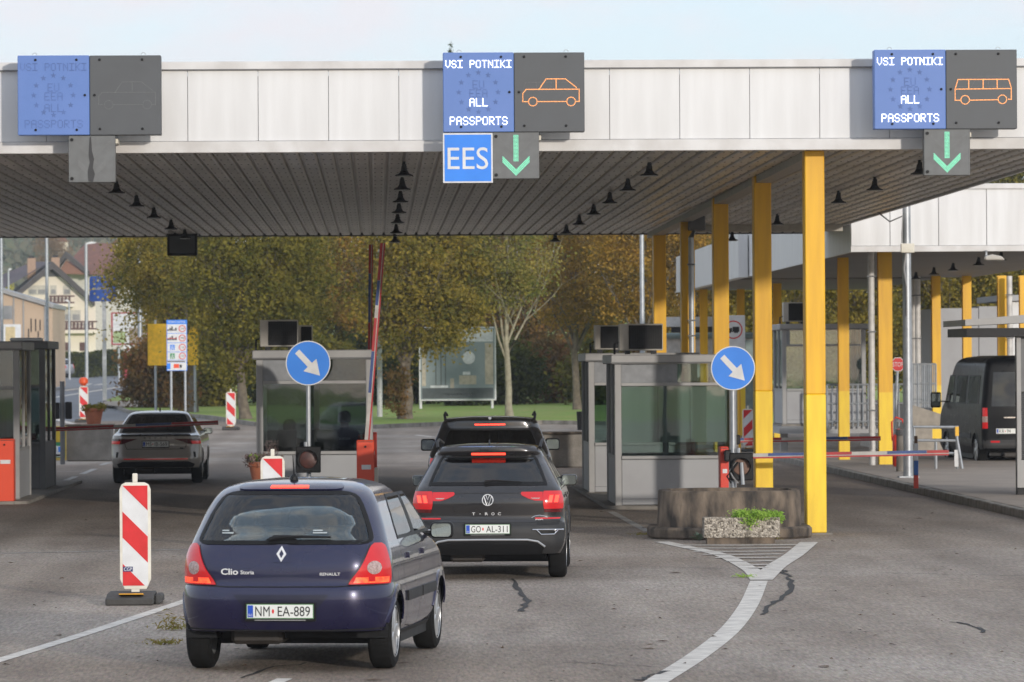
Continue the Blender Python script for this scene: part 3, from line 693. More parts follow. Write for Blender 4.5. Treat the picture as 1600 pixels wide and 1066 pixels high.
MB().box(XL2+.06, seams[-1], Y2+.06, Y2B, ZB2+.08, ZT2-.15).build('soffit', mat('soffit_grey', (0.20, 0.185, 0.17), 0.6, scale=.6), c2)
MB().box(XL2-.28, XL2-.03, 124.0, 150, ZB2-.02, ZT2-.3).build('rear_side_fascia', M_white, c2)
MB().box(XL2-.03+.002, XL2+6, 131.1, 150, ZB2+.05, ZT2-.35).build('rear_soffit', MATS['soffit_grey'], c2)
for (px, pyb, zt_px, boxed) in ((1383, 735, 396, False), (1318, 727, 411, False), (1215, 690, 438, False), (1158, 680, 425, False), (1463, 640, 437, False), (1511, 640, 436, False), (1566, 640, 435, False), (1100, 660, 440, False), (1600, 640, 435, False)):
    g = G(px, pyb); Yc = min(max(g.y, 99), 148)
    if px in (1463, 1511, 1566, 1600): Yc = 128.5
    column(c2, xat(px, Yc), Yc, 0.0, ZB2 + 0.07, w=0.30 if px == 1383 else 0.24, d=0.26, boxed=False, zp=1.7)
for (px, Yc, r) in ((1362, 99.4, 0.07), (1428, 129, .08), (1434.5, 128, .08), (1578, 128, .08)):
    X = xat(px, Yc)
    o = MB().tube([(X, Yc, ZB2+.05), (X, Yc, 0.1)], r, 12).build('drain_pipe', mat('white_pipe', (0.62, 0.60, 0.57), 0.4), c2, smooth=True)
    for z in (1.3, 3.0, 4.2): MB().box(X-r*1.3, X+r*1.3, Yc-r*1.3, Yc+r*1.3, z, z+.03).build('pipe_clamp', M_alud, o)
for i, (px, Y) in enumerate(((1565, 101), (1530, 106), (1490, 112), (1460, 117), (1432, 123))):
    lamp(xat(px, Y), Y, ZB2 + .1, f'black pendant lamp under the right rear canopy, {ordn[i]} from its front', 'pendant lamps under the right rear canopy')
t = thing('flood_light', 'pale flat street-lamp head on short bracket at the right rear canopy', 'floodlight', (xat(1547, 96.6), 96.6, ZB2))
MB().tube([(0, 0.5, 0.02), (0, 0.5, -.1), (0, 0, -.15)], 0.03, 8).build('bracket', M_galv, t)
MB().prism_y([(-.1, -.12), (.05, -.08), (.25, -.12), (.32, -.2), (-.1, -.2)], -.1, .1).build('lamp_head', M_ac, t, bevel=.02)
# ================================================================ booths
def ac_unit(X, Y, z, w, label, d=0.34, h=0.50):
    t = thing('air_conditioner', label, 'air conditioner', (X, Y, z), 0, 'air conditioning units on the booths')
    MB().box(-w/2, w/2, 0.02, d, 0.06, h).build('casing', M_ac, t, bevel=0.012)
    MB().box(-w/2+w*.22, w/2-.012, 0.004, 0.019, 0.085, h-.025).build('fan_opening', M_black, t)
    g = MB()
    n = 14
    for i in range(n + 1):
        x = -w/2+w*.22+.012 + i*(w*.78-.036)/n; g.box(x-.002, x+.002, -.004, .003, 0.09, h-.03)
    for i in range(4):
        z_ = 0.12 + i*(h-.18)/3; g.box(-w/2+w*.22+.008, w/2-.018, -.008, -.004, z_-.003, z_+.003)
    g.build('grille', M_dark, t)
    for sx in (-w*.3, w*.3): MB().box(sx-.04, sx+.04, 0.03, d-.02, 0, .06).build('foot', M_dark, t)
    MB().tube([(-w/2, .2, .2), (-w/2-.07, .2, .17), (-w/2-.07, .2, .0)], .02, 6).build('refrigerant_pipe', M_black, t)
    return t
def booth(label, X0, X1, Yf, dep, h, sill, hd, header_frac, blinds, group=None, gl=None, dark=False, name='booth', zf=0.0, door_side=None):
    gl = gl or M_glass; w = X1 - X0; fr = M_alud if dark else M_alu; pn = M_alud if dark else M_panel
    t = thing(name, label, 'booth', ((X0+X1)/2, Yf, zf), 0, group)
    p = 0.11; hw = w/2; rt = h - 0.15
    for sx in (-1, 1):
        for y0 in (0, dep - p): MB().box(min(sx*hw, sx*(hw-p)), max(sx*hw, sx*(hw-p)), y0, y0+p, 0.06, rt).build('corner_post', fr, t, bevel=.01)
    rf = MB().box(-hw-.06, hw+.06, -.06, dep+.06, rt, h).build('roof', fr, t, bevel=.015)
    MB().box(-hw-.065, hw+.065, -.066, -.0605, rt+.012, rt+.03).build('roof_trim', M_alud, rf)
    MB().box(-hw-.02, hw+.02, -.02, dep+.02, 0.0, 0.06).build('plinth', M_conc2, t)
    a, b = -hw+p, hw-p
    lp = MB().box(a+.003, b-.003, .02, .06, 0.07, sill-.06).build('lower_panel', pn, t, bevel=.006)
    MB().box(a, b, .016, .0195, 0.16, .168).build('panel_groove', M_alud, lp)
    MB().box(a, b, -.03, .09, sill-.055, sill).build('window_sill', fr, t, bevel=.006)
    MB().box(a, b, .0, .09, hd-.03, hd+.02).build('transom', fr, t, bevel=.004)
    # header: blind panel then glass
    xm = a + (b-a)*header_frac
    MB().box(a+.002, xm, .02, .05, hd+.022, rt-.002).build('header_panel', M_leddark if dark else mat('header_grey', (0.25, 0.26, 0.275), 0.5), t)
    if header_frac < .95: MB().box(xm+.002, b, .03, .036, hd+.022, rt-.002).build('header_glass', gl, t)
    MB().box(a+.002, b-.002, .035, .041, sill+.002, hd-.032).build('front_window', gl, t)
    # side and rear walls: panel below, glass above
    for sx in (-1, 1):
        xo = sx*(hw-.02); xi = sx*(hw-.06)
        MB().box(min(xo, xi), max(xo, xi), p+.003, dep-p-.003, .07, sill-.06).build('side_panel', pn, t)
        MB().box(min(xo, xi), max(xo, xi), p+.003, dep-p-.003, sill-.058, sill).build('side_sill', fr, t)
        g = MB().box(min(sx*(hw-.035), sx*(hw-.041)), max(sx*(hw-.035), sx*(hw-.041)), p, dep-p, sill, rt).build('side_window', gl, t)
        MB().box(min(sx*(hw-.01), sx*(hw-.08)), max(sx*(hw-.01), sx*(hw-.08)), dep*.5-.04, dep*.5+.04, sill+.002, rt-.002).build('side_mullion', fr, t)
    MB().box(a, b, dep-.06, dep-.02, .07, sill).build('rear_panel', pn, t)
    MB().box(a, b, dep-.045, dep-.039, sill+.002, rt-.002).build('rear_window', gl, t)
    MB().box(-.05, .05, dep-.09, dep-.01, sill+.003, rt-.003).build('rear_mullion', fr, t)
    MB().box(a, b, .1, .65, sill-.12, sill-.08).build('desk', M_leddark, t)
    MB().box(a-.02, b+.02, .1, dep-.1, .05, .065).build('floor_board', M_dark, t)
    if blinds:
        n = int((hd - sill - .1) / .035); sm = MB().box(a+.01, b-.01, -.0195, .0195, -.001, .001, Matrix.Rotation(R(70), 4, 'X')).mesh('blind_slat')
        for i in range(n):
            o = link_mesh('blind_slat', sm, M_blind, t); o.location = (0, .09, hd - .05 - i*.035)
            if hd - .05 - i*.035 < sill + blinds: o.hide_render = False
            if o.location.z < sill + blinds: bpy.data.objects.remove(o)
        for q in (.34, .64): MB().box(a+(b-a)*q-.004, a+(b-a)*q+.004, .07, .074, sill+.2, hd-.04).build('blind_cord', M_alud, t)
    return t
bY = 74.5
X0 = xat(960, bY); X1 = xat(1150, bY)
booth('grey aluminium booth with lowered blinds behind the round concrete planter', X0, X1, bY, 2.7, zat(1050, 554, bY), zat(1050, 712, bY), zat(1050, 600, bY), .52, .22)
booth('narrow grey booth end standing directly behind the booth with lowered blinds', xat(919, 82.2), xat(919, 82.2)+1.95, 82.2, 2.7, zat(930, 552, 82.2), .95, 2.0, .3, 0)
ac_unit(xat(1002, 75.6), 75.6, zat(1050, 553, bY), .72, 'cream air conditioner with gridded black grille on the right booth roof')
ac_unit(xat(951, 82.8), 82.8, zat(930, 551.5, 82.2), .5, 'smaller dark air conditioner on the roof of the rear right booth')
Xa = xat(400, bY); Xb = xat(582, bY)
hB = zat(490, 547, bY)
booth('grey glass booth with two officers inside, behind the left blue arrow sign', Xa, Xb, bY, 2.7, hB, zat(490, 705, bY), zat(490, 597, bY), .35, 0, gl=M_glassd)
ac_unit(xat(436, 75.4), 75.4, hB, .62, 'grey air conditioner on roof of the booth with the officers')
t = ac_unit(xat(477, 76.6), 76.6, hB, .24, 'small dark air conditioner end beside the larger one on officers booth', h=.42)
XL = xat(30, 80.5)
booth('dark grey booth cut by the left edge behind the orange barrier cabinet', XL-2.0, XL, 80.5, 2.7, zat(20, 534, 80.5), .95, 2.0, .1, 0, gl=M_glassd)
booth('darker booth standing behind the leftmost booth, with vertical side windows', xat(76, 88)-2.0, xat(76, 88), 87, 2.9, zat(60, 533, 87), .95, 2.0, .1, 0, gl=M_glassd, dark=True)
t = thing('roof_box', 'white flat box lying on the leftmost rear booth roof', 'roof box', (xat(40, 88), 88, zat(60, 533, 87)))
MB().box(-.3, .3, 0, .5, 0, .07).build('box_body', M_refwhite, t, bevel=.02)
# islands under the booths
def island(name, x0, x1, y0, y1):
    pts = []
    r = (x1-x0)/2; cx = (x0+x1)/2
    for i in range(13): a = math.pi + math.pi*i/12; pts.append((cx + r*math.cos(a), y0 + r*.35 + r*.35*math.sin(a)))
    pts += [(x1, y1), (x0, y1)]
    o = MB().prism_z(pts, -.05, .055).build(name, M_conc2, None, bevel=.015); o['kind'] = 'structure'
island('booth_island', X0-.15, X1+.35, 74.2, 88)
island('booth_island', Xa-.2, Xb+.2, 70.0, 86)
island('booth_island', XL-2.3, XL+.22, 79.3, 94)

# ================================================================ barriers
def stripes(mb_list, L, cols):  # not used for solid booms
    pass
M_bred = mat('boom_red', (0.42, 0.012, 0.016), 0.4); M_bblue = mat('boom_blue', (0.02, 0.06, 0.22), 0.4); M_bwhite = mat('boom_white', (0.48, 0.46, 0.43), 0.5)
def boom(parent, p0, p1, pattern, th=.055):
    """boom as coloured lengths butted end to end; p0 is the pivot"""
    p0 = Vector(p0); p1 = Vector(p1); d = p1 - p0; q = d.to_track_quat('X', 'Z').to_matrix().to_4x4(); L = d.length
    body = MB().box(0, L, -.02, .02, -th/2, th/2, Matrix.Translation(p0) @ q).build('boom', M_bwhite, parent)
    x = 0
    for c, fr in pattern:
        ln = fr * L
        if c != 'w': MB().box(x+.002, x+ln-.002, -.0235, .0235, -th*.28, th*.53, Matrix.Translation(p0) @ q).build('boom_band', {'r': M_bred, 'b': M_bblue}[c], body)
        x += ln
    MB().box(0, L, -.014, .014, -th*.95, -th*.505, Matrix.Translation(p0) @ q).build('boom_rubber_edge', M_bred, body)
    return body
def cabinet(label, X, Y, w, d, h, m, boomto=None, pattern=(), pivot=None, side=0):
    t = thing('barrier', label, 'barrier', (X, Y, 0))
    c = MB().box(-w/2, w/2, 0, d, .05, h).build('cabinet', m, t, bevel=.012)
    MB().box(-w/2-.02, w/2+.02, -.02, d+.02, 0, .05).build('base_plate', M_conc2, t)
    MB().box(-w*.22, w*.32, -.004, -.001, h*.62, h*.68).build('label_plate', M_refwhite, c)
    MB().lathe([(.018, 0), (.018, .01)], 10, Matrix.Translation((0, 0, h-.1)) @ Matrix.Rotation(R(90), 4, 'X')).build('lock', M_black, c)
    MB().box(-w/2+.01, w/2-.01, -.003, -.0005, h-.03, h-.02).build('lid_seam', M_ink, c)
    if boomto is not None:
        pv = Vector(pivot); hub = MB().box(pv.x-.06, pv.x+.06, pv.y-.06, pv.y+.06, pv.z-.09, pv.z+.09).build('boom_hub', M_dark, t, bevel=.02)
        boom(t, pv, boomto, pattern)
    return t
Yc = 71.5; Xc = xat(570, Yc); hc = zat(570, 688, Yc)
top = W(597, 380, Yc+.5); piv = (0.0, .45, hc-.18)
cabinet('orange-red barrier cabinet with raised boom at the officers booth', Xc, Yc, .27, .38, hc, M_orange,
        (top.x - Xc, .45, top.z), (('w', .28), ('b', .20), ('r', .16), ('w', .06), ('b', .12), ('r', .18)), piv)
MB_ = thing('cream_post', 'short cream post right behind the orange-red barrier cabinet', 'post', (xat(587, 72.3), 72.3, 0))
MB().box(-.03, .03, 0, .06, 0, .75).build('post_body', M_cream, MB_, bevel=.01); MB().box(.03, .08, .01, .05, .45, .5).build('hinge', M_cream, MB_)
Yc = 86.5; Xc = xat(577, Yc); tp = W(578.5, 381, Yc)
cabinet('rear barrier with raised dark red boom showing above the officers booth roof', Xc, Yc, .27, .38, 1.1, M_red,
        (tp.x - Xc, .45, tp.z), (('r', .3), ('w', .1), ('r', .2), ('b', .25), ('r', .15)), (-.02, .45, .95))
Yc = 79.5; Xc = xat(6, Yc)
cabinet('orange-red barrier cabinet cut by the left picture edge', Xc, Yc, .32, .4, zat(10, 686, Yc), M_orange)
p0 = W(60, 671, 91.6); p1 = W(341, 659.5, 91.6)
cabinet('barrier with lowered red and grey boom across the grey saloon', p0.x - .2, 91.7, .3, .35, 1.05, M_red, (p1.x - p0.x + .2, -.1, p1.z), (('r', .42), ('w', .12), ('b', .2), ('r', .26)), (.2, -.1, p0.z))
Yc = 70.6; Xc = xat(1131, Yc)
p1 = W(1481, 706, Yc); p0 = W(1140, 712, Yc)
cabinet('narrow red barrier cabinet with lowered front boom beside the right booth', Xc, Yc, .13, .4, zat(1131, 698, Yc), M_red, (p1.x - Xc, -.1, p1.z), (('w', .18), ('b', .22), ('r', .16), ('w', .16), ('b', .18), ('r', .1)), (.05, -.1, p0.z))
Yc = 85.0; Xc = xat(1150, Yc); p1 = W(1375, 684, Yc); p0 = W(1150, 687, Yc)
cabinet('rear right barrier with lowered red, white and blue boom', Xc - .1, Yc, .2, .4, 1.05, M_red, (p1.x - Xc + .1, -.1, p1.z), (('b', .05), ('r', .26), ('w', .26), ('b', .2), ('r', .23)), (.1, -.1, p0.z))

# ================================================================ round blue arrow signs with signal heads
def arrow_sign(px, py, dia_px, Y, label, lx, ly, lw, lh, llabel):
    X = xat(px, Y); Z = zat(px, py, Y); r = (xat(px + dia_px/2, Y) - xat(px - dia_px/2, Y)) / 2
    t = thing('arrow_sign', label, 'road sign', (X, Y, 0), 0, 'blue keep-right signs')
    Mx = Matrix.Translation((0, -.03, Z)) @ Matrix.Rotation(R(90), 4, 'X')
    d = MB().lathe([(r, -.012), (r, .012)], 48, Mx).build('white_disc', M_refwhite, t)
    MB().lathe([(r*.955, .0125), (r*.955, .0145)], 48, Mx).build('blue_field', M_blue, d)
    k = r / .35; c45 = math.cos(R(45))
    sh = [(-.045, .25), (.045, .25), (.045, -.04), (.14, -.04), (0, -.27), (-.14, -.04), (-.045, -.04)]
    ang = R(43); pl = [((x*math.cos(ang) - z*math.sin(ang))*k, (x*math.sin(ang) + z*math.cos(ang))*k + Z) for x, z in sh]
    MB().prism_y(pl, -.050, -.045).build('white_arrow', M_refwhite, d)
    MB().tube([(0, .03, 0), (0, .03, Z + r*.6)], .037, 12).build('pole', M_galv, t, smooth=True)
    MB().box(-.05, .05, -.017, .07, Z-.06, Z-.02).build('pole_clamp', M_galv, t)
    lX = xat(lx, Y); lZ = zat(lx, ly, Y); w = xat(lx+lw/2, Y) - xat(lx-lw/2, Y); h = w * lh / lw
    s = thing('traffic_light', llabel, 'traffic light', (lX, Y - .16, lZ), 0, 'single-lamp signal heads')
    MB().box(-w/2, w/2, 0, .12, -h/2, h/2).build('casing', M_black, s, bevel=.015)
    Ml = Matrix.Rotation(R(90), 4, 'X')
    MB().lathe([(w*.36, -.002), (w*.34, .012), (w*.2, .02), (.01, .024)], 28, Ml).build('lens', mat('dead_red_lens', (0.10, 0.03, 0.022), 0.35, col2=(0.05, 0.02, 0.016), scale=14) if px < 800 else mat('rusty_lens', (0.20, 0.10, 0.065), 0.6, col2=(0.10, 0.06, 0.045), scale=9), s, smooth=True)
    vis = MB(); n = 22
    for i in range(n):
        a0 = R(-50) + i*R(280)/n; a1 = R(-50) + (i+1)*R(280)/n
        ro, ri = w*.43, w*.38; vs = []
        for a in (a0, a1):
            for rr in (ri, ro):
                for y in (-.005, -.13 if 0.15 < (i/n) < .85 else -.05): vs.append((rr*math.cos(a), y, rr*math.sin(a)))
        vis.add(vs, [(0,1,5,4), (2,6,7,3), (1,3,7,5), (0,4,6,2), (0,2,3,1), (4,5,7,6)])
    vis.build('visor', M_black, s)
    MB().box(-.04, .04, .12, .17, h*.2, h*.3).build('mounting_bracket', M_galv, s)
    MB().tube([(-w*.1, .1, h/2), (-w*.1, .1, h/2+.07)], .03, 8).build('cable_gland', M_galv, s)
arrow_sign(481.5, 567.5, 70, 72.6, 'round blue sign with white down-right arrow before the officers booth', 481, 718, 39, 41, 'dark signal head with dead red lens under the left arrow sign')
arrow_sign(1145, 575.5, 69, 66.6, 'round blue sign with white down-right arrow above the concrete planter', 1156, 729, 37, 43, 'dark signal head with rusty lens above the round concrete planter')
o = thing('signal_cables', 'tangle of black and grey cables below the right signal head', 'cables', (xat(1152, 66.4), 66.4, .62))
MB().tube([(-.1, 0, .0), (-.16, 0, .1), (-.08, -.04, .2), (0, .02, .3)], .014, 6).build('cable', M_black, o)
MB().tube([(0, 0, 0), (-.07, -.03, .08), (-.12, 0, .18), (-.03, .02, .3)], .011, 6).build('cable', M_alu, o)
MB().tube([(.07, 0, -.02), (.05, 0, .3)], .03, 8).build('conduit', M_galv, o)

# ================================================================ red and white delineators
def clip_poly(pl, w0, w1, h0, h1):
    def cl(p, f, g):
        out = []
        for i in range(len(p)):
            a, b = p[i], p[(i+1) % len(p)]; fa, fb = f(a), f(b)
            if fa >= 0: out.append(a)
            if (fa >= 0) != (fb >= 0):
                t = fa / (fa - fb); out.append((a[0]+(b[0]-a[0])*t, a[1]+(b[1]-a[1])*t))
        return out
    for f in (lambda p: p[0]-w0, lambda p: w1-p[0], lambda p: p[1]-h0, lambda p: h1-p[1]):
        pl = cl(pl, f, None)
        if not pl: return []
    return pl
def delineator(px, pyb, label, sc=1.0, base=True, lamp_=False, logo=False, z=0.0, Y=None, slope=1.0):
    g = G(px, pyb) if Y is None else Vector((xat(px, Y), Y, 0))
    t = thing('delineator', label, 'delineator', (g.x, g.y, hgt(g.y) + z), 0, 'red and white delineator boards', sc)
    w, zb, zt = .155, .135, 1.20; b_ = .022
    pl = [(-w*.7, zb), (w*.7, zb), (w, zb+.10), (w, zt-.07), (w-.02, zt-.02), (w-.06, zt), (-w+.06, zt), (-w+.02, zt-.02), (-w, zt-.07), (-w, zb+.10)]
    bd = MB().prism_y(pl, -.02, .02).build('board', M_cream, t, bevel=.006)
    MB().box(-w+b_+.006, w-b_-.006, -.0235, -.0205, zb+.035, zt-.03).build('white_sheeting', M_refwhite, bd)
    P = .52; k = 0
    x0, x1, h0, h1 = -w+b_+.008, w-b_-.008, zb+.037, zt-.032
    for i in range(-2, 5):
        zc = zt - .03 + .135 - i*P
        q = [(x0-.01, zc + slope*(.135)), (x1+.01, zc - slope*.135 ), (x1+.01, zc - slope*.135 - P/2), (x0-.01, zc + slope*.135 - P/2)]
        q = clip_poly(q, x0, x1, h0, h1)
        if len(q) >= 3: MB().prism_y(q, -.0265, -.024).build('red_stripe', M_refred, bd)
    MB().box(-.025, .025, -.02, .02, zt, zt+.09).build('top_lug', M_cream, t, bevel=.006)
    MB().box(-.04, .04, -.02, .02, .06, zb).build('foot_lug', M_cream, t)
    if logo:
        lg = MB().box(x0+.004, x0+.10, -.0295, -.027, h0+.14, h0+.19).build('maker_label', mat('label_navy', (0.02, 0.03, 0.14), .5), bd)
        text_mesh('CGP', .08, .034, plane_map(x0+.052, -.0295, h0+.165), 'maker_lettering', M_refwhite, lg, 1.0, .002)
    if base:
        M_foot = mat('recycled_rubber', (0.06, 0.057, 0.053), .8, bump=.3, bscale=40)
        bs = MB().prism_x([(-.55, 0), (.40, 0), (.40, .06), (.20, .11), (-.22, .11), (-.50, .075), (-.55, .07)], -.27, .2).build('rubber_base', M_foot, t, bevel=.012)
        MB().prism_x([(-.35, 0.0), (.3, 0), (.25, .09), (-.28, .10)], .2, .275).build('base_wing', M_foot, t, bevel=.02)
        MB().box(-.14, .10, -.005, .005, -.13, .13, Matrix.Translation((0, -.36, .096)) @ Matrix.Rotation(R(-97), 4, 'X')).build('yellow_reflector', mat('amber_reflector', (0.75, 0.35, 0.01), .35), bs)
    if lamp_:
        MB().lathe([(.05, 0), (.09, .02), (.15, .10), (.15, .2), (.10, .27), (.02, .28)], 16, Matrix.Translation((0, -.02, zt+.02))).build('warning_lamp', mat('orange_lamp', (0.85, 0.10, 0.015), .3), t, smooth=True)
    return t
delineator(212, 942, 'nearest red and white delineator board on black rubber foot', logo=True)
delineator(425, 0, 'delineator whose top shows just behind the small blue car roof', Y=59.0)
delineator(361, 672, 'distant delineator board standing alone on the road past grey saloon', sc=1.15)
delineator(131, 660, 'distant delineator with orange warning lamp on top behind the flower pot', sc=1.2, lamp_=True)
delineator(1169, 706, 'delineator board between the right arrow sign and a yellow column', sc=.95, slope=-1.0)

# ================================================================ leaves, plants
def leaf_mat(name, cols, rnd=0.42, trans=0.35):
    m = bpy.data.materials.new(name); m.use_nodes = True; nt = m.node_tree; L = nt.links.new
    nt.nodes.remove(nt.nodes['Principled BSDF']); out = nt.nodes['Material Output']
    geo = nd(nt, 'ShaderNodeNewGeometry'); tc = nd(nt, 'ShaderNodeTexCoord')
    nz = nd(nt, 'ShaderNodeTexNoise'); nz.inputs['Scale'].default_value = 0.9; nz.inputs['Detail'].default_value = 3
    L(tc.outputs['Object'], nz.inputs['Vector'])
    mr = nd(nt, 'ShaderNodeMapRange'); mr.inputs['From Min'].default_value = .3; mr.inputs['From Max'].default_value = .7; L(nz.outputs['Fac'], mr.inputs['Value'])
    mx = nd(nt, 'ShaderNodeMix', data_type='FLOAT'); mx.inputs['Factor'].default_value = rnd
    L(mr.outputs['Result'], mx.inputs['A']); L(geo.outputs['Random Per Island'], mx.inputs['B'])
    rp = nd(nt, 'ShaderNodeValToRGB'); el = rp.color_ramp.elements
    for i, c in enumerate(cols):
        p = i / (len(cols) - 1)
        e = el[0] if i == 0 else (el[1] if i == len(cols) - 1 else el.new(p)); e.position = p; e.color = (*[min(.6, q*2.2) for q in c], 1)
    L(mx.outputs['Result'], rp.inputs['Fac'])
    df = nd(nt, 'ShaderNodeBsdfDiffuse'); tl = nd(nt, 'ShaderNodeBsdfTranslucent'); ms = nd(nt, 'ShaderNodeMixShader'); ms.inputs[0].default_value = trans
    L(rp.outputs['Color'], df.inputs['Color']); L(rp.outputs['Color'], tl.inputs['Color']); L(df.outputs[0], ms.inputs[1]); L(tl.outputs[0], ms.inputs[2]); L(ms.outputs[0], out.inputs['Surface'])
    return m
def leaf_mesh(name, P, size, asp=0.6, upb=0.3):
    n = len(P); rng = np.random
    a = rng.normal(size=(n, 3)); a[:, 2] *= 0.8; a /= np.linalg.norm(a, axis=1)[:, None]
    b = rng.normal(size=(n, 3)); b -= (a*b).sum(1)[:, None]*a; b /= np.linalg.norm(b, axis=1)[:, None]
    s = (size*rng.uniform(.6, 1.35, n))[:, None]
    V = np.empty((n, 4, 3)); V[:, 0] = P - a*s; V[:, 1] = P + b*s*asp - a*s*.1; V[:, 2] = P + a*s; V[:, 3] = P - b*s*asp - a*s*.1
    me = bpy.data.meshes.new(name); me.vertices.add(n*4); me.loops.add(n*4); me.polygons.add(n)
    me.vertices.foreach_set('co', V.reshape(-1)); me.loops.foreach_set('vertex_index', np.arange(n*4, dtype=np.int32))
    me.polygons.foreach_set('loop_start', np.arange(0, n*4, 4, dtype=np.int32)); me.polygons.foreach_set('loop_total', np.full(n, 4, dtype=np.int32))
    me.update(); me.validate(); return me
M_gr = leaf_mat('leaf_green_shaded', [(0.014, 0.028, 0.009), (0.03, 0.05, 0.014), (0.06, 0.08, 0.018), (0.16, 0.13, 0.024)])  # green set darker, putting the shade on the lower crowns into the colour
M_go = leaf_mat('leaf_green_gold', [(0.016, 0.032, 0.010), (0.04, 0.066, 0.016), (0.09, 0.105, 0.024), (0.22, 0.16, 0.03)])
M_or = leaf_mat('leaf_orange', [(0.028, 0.036, 0.012), (0.075, 0.068, 0.02), (0.17, 0.10, 0.025), (0.33, 0.155, 0.03)])
M_br = leaf_mat('leaf_brown_green', [(0.03, 0.036, 0.014), (0.06, 0.06, 0.022), (0.10, 0.065, 0.024), (0.16, 0.08, 0.03)])
M_lg = leaf_mat('leaf_light_green', [(0.05, 0.08, 0.025), (0.09, 0.13, 0.035), (0.14, 0.16, 0.04), (0.20, 0.15, 0.04)])
M_dk = leaf_mat('leaf_dark', [(0.012, 0.02, 0.008), (0.02, 0.032, 0.010), (0.035, 0.05, 0.014), (0.06, 0.065, 0.016)])
M_con = leaf_mat('leaf_conifer', [(0.02, 0.04, 0.02), (0.03, 0.055, 0.025), (0.05, 0.07, 0.03)])
M_heath = leaf_mat('leaf_heather', [(0.10, 0.07, 0.08), (0.07, 0.075, 0.04), (0.16, 0.13, 0.10)])
M_bright = leaf_mat('leaf_bright', [(0.10, 0.19, 0.03), (0.15, 0.25, 0.04), (0.21, 0.28, 0.06)])
M_bark = mat('bark', (0.20, 0.165, 0.125), .9, col2=(0.10, 0.08, 0.06), scale=5, bump=.6, bscale=18)
M_barkp = mat('pale_bark', (0.36, 0.33, 0.24), .85, col2=(0.22, 0.19, 0.14), scale=5, bump=.4, bscale=18)
def clumps(n_cl, per, cr, shape):
    pts = []
    for _ in range(n_cl):
        c = shape(); s = cr*random.uniform(.55, 1.25)
        pts.append(np.array(c) + np.random.normal(size=(int(per*random.uniform(.6, 1.4)), 3))*np.array((s, s, s*.7)))
    return np.concatenate(pts)
def ell(cx, cz, rx, ry, rz, hollow=.35):
    def f():
        while True:
            v = np.random.uniform(-1, 1, 3); q = np.linalg.norm(v)
            if hollow < q < 1: return (cx + v[0]*rx, v[1]*ry, cz + v[2]*rz)
    return f
def limb(mb, p, d, L, r, depth):
    p = Vector(p); d = Vector(d).normalized(); pts = [p]; rs = [r]; k = 4
    for i in range(k):
        d = (d + Vector((random.uniform(-.16, .16), random.uniform(-.16, .16), random.uniform(-.02, .14)))).normalized()
        p = p + d*L/k; pts.append(p); rs.append(r*(1 - .6*(i+1)/k))
    mb.tube(pts, rs, 6)
    if depth > 0:
        for _ in range(4):
            i = random.randint(1, k); dd = (d + Vector((random.uniform(-.8, .8), random.uniform(-.8, .8), random.uniform(-.1, .6)))).normalized()
            limb(mb, pts[i], dd, L*.62, rs[i]*.62, depth - 1)
def tree(label, px, Y, tpx, trunk_h, crown, m, ncl=90, per=150, cr=.55, lsize=.095, bark=None, lean=0.0, limbs=6, dirs=None, name='tree', hollow=.3, group='trees beyond the booths', z=None, fan=.55):
    X = xat(px, Y); t = thing(name, label, 'tree', (X, Y, (hgt(Y) + .1) if z is None else z), 0, group)
    r = tpx / (F / Y) / 2; mb = MB(); p = Vector((0, 0, -.1)); pts = [p]; rs = [r*1.5]
    for i in range(5):
        p = p + Vector((lean*trunk_h/5 + random.uniform(-.06, .06), random.uniform(-.05, .05), trunk_h/5)); pts.append(p); rs.append(r*(1.05 - .07*i))
    mb.tube(pts, rs, 10)
    cx, cz, rx, ry, rz = crown
    for i in range(limbs):
        a = 2*math.pi*(i + random.random()*.5)/limbs; dd = (math.cos(a)*fan, math.sin(a)*fan, 1.0)
        limb(mb, pts[-1] - Vector((0, 0, random.uniform(0, .25*trunk_h))), dd, max(1.0, (cz + rz*.6 - trunk_h)*.6), r*.42, 2)
    mb.tube([pts[-1], pts[-1] + Vector((.1, 0, (cz+rz-trunk_h)*.5)), pts[-1] + Vector((0, .1, (cz+rz-trunk_h)*.85))], [r*.75, r*.45, r*.12], 7)
    mb.build('trunk', bark or M_bark, t, smooth=True, ang=70)
    P = clumps(int(ncl*1.15), int(per*1.5), cr*.9, ell(cx, cz, rx, ry, rz, hollow))
    link_mesh('crown', leaf_mesh('crown', P, lsize*.72), m, t)
    return t
# ================================================================ planters, pots, blocks
def round_rect(cx, cy, hx, hy, r, n=8):
    pts = []
    for sx, sy, a0 in ((1, 1, 0), (-1, 1, 90), (-1, -1, 180), (1, -1, 270)):
        for i in range(n + 1):
            a = R(a0 + 90*i/n); pts.append((cx + sx*(hx - r) + r*math.cos(a), cy + sy*(hy - r) + r*math.sin(a)))
    return pts
Yp = 61.3; xl = xat(1031, Yp+.3); xr = xat(1256, Yp+.3); pcx = (xl+xr)/2; phx = (xr-xl)/2
t = thing('concrete_planter', 'large stained round-ended concrete planter at the foot of the first yellow column', 'planter', (pcx, Yp+1.0, 0))
zt = zat(1140, 768, Yp)
b = MB(); lo = round_rect(0, 0, phx, .98, .72, 12); hi = round_rect(0, 0, phx*.975, .95, .70, 12); n = len(lo)
inn = round_rect(0, 0, phx*.975-.11, .84, .6, 12)
vs = [(p[0], p[1], 0.0) for p in lo] + [(p[0], p[1], zt-.025) for p in hi] + [(p[0]*.985, p[1]*.985, zt) for p in hi] + [(p[0], p[1], zt) for p in inn] + [(p[0], p[1], zt-.15) for p in inn]
fs = []
for k in range(4): fs += [(k*n+i, k*n+(i+1)%n, (k+1)*n+(i+1)%n, (k+1)*n+i) for i in range(n)]
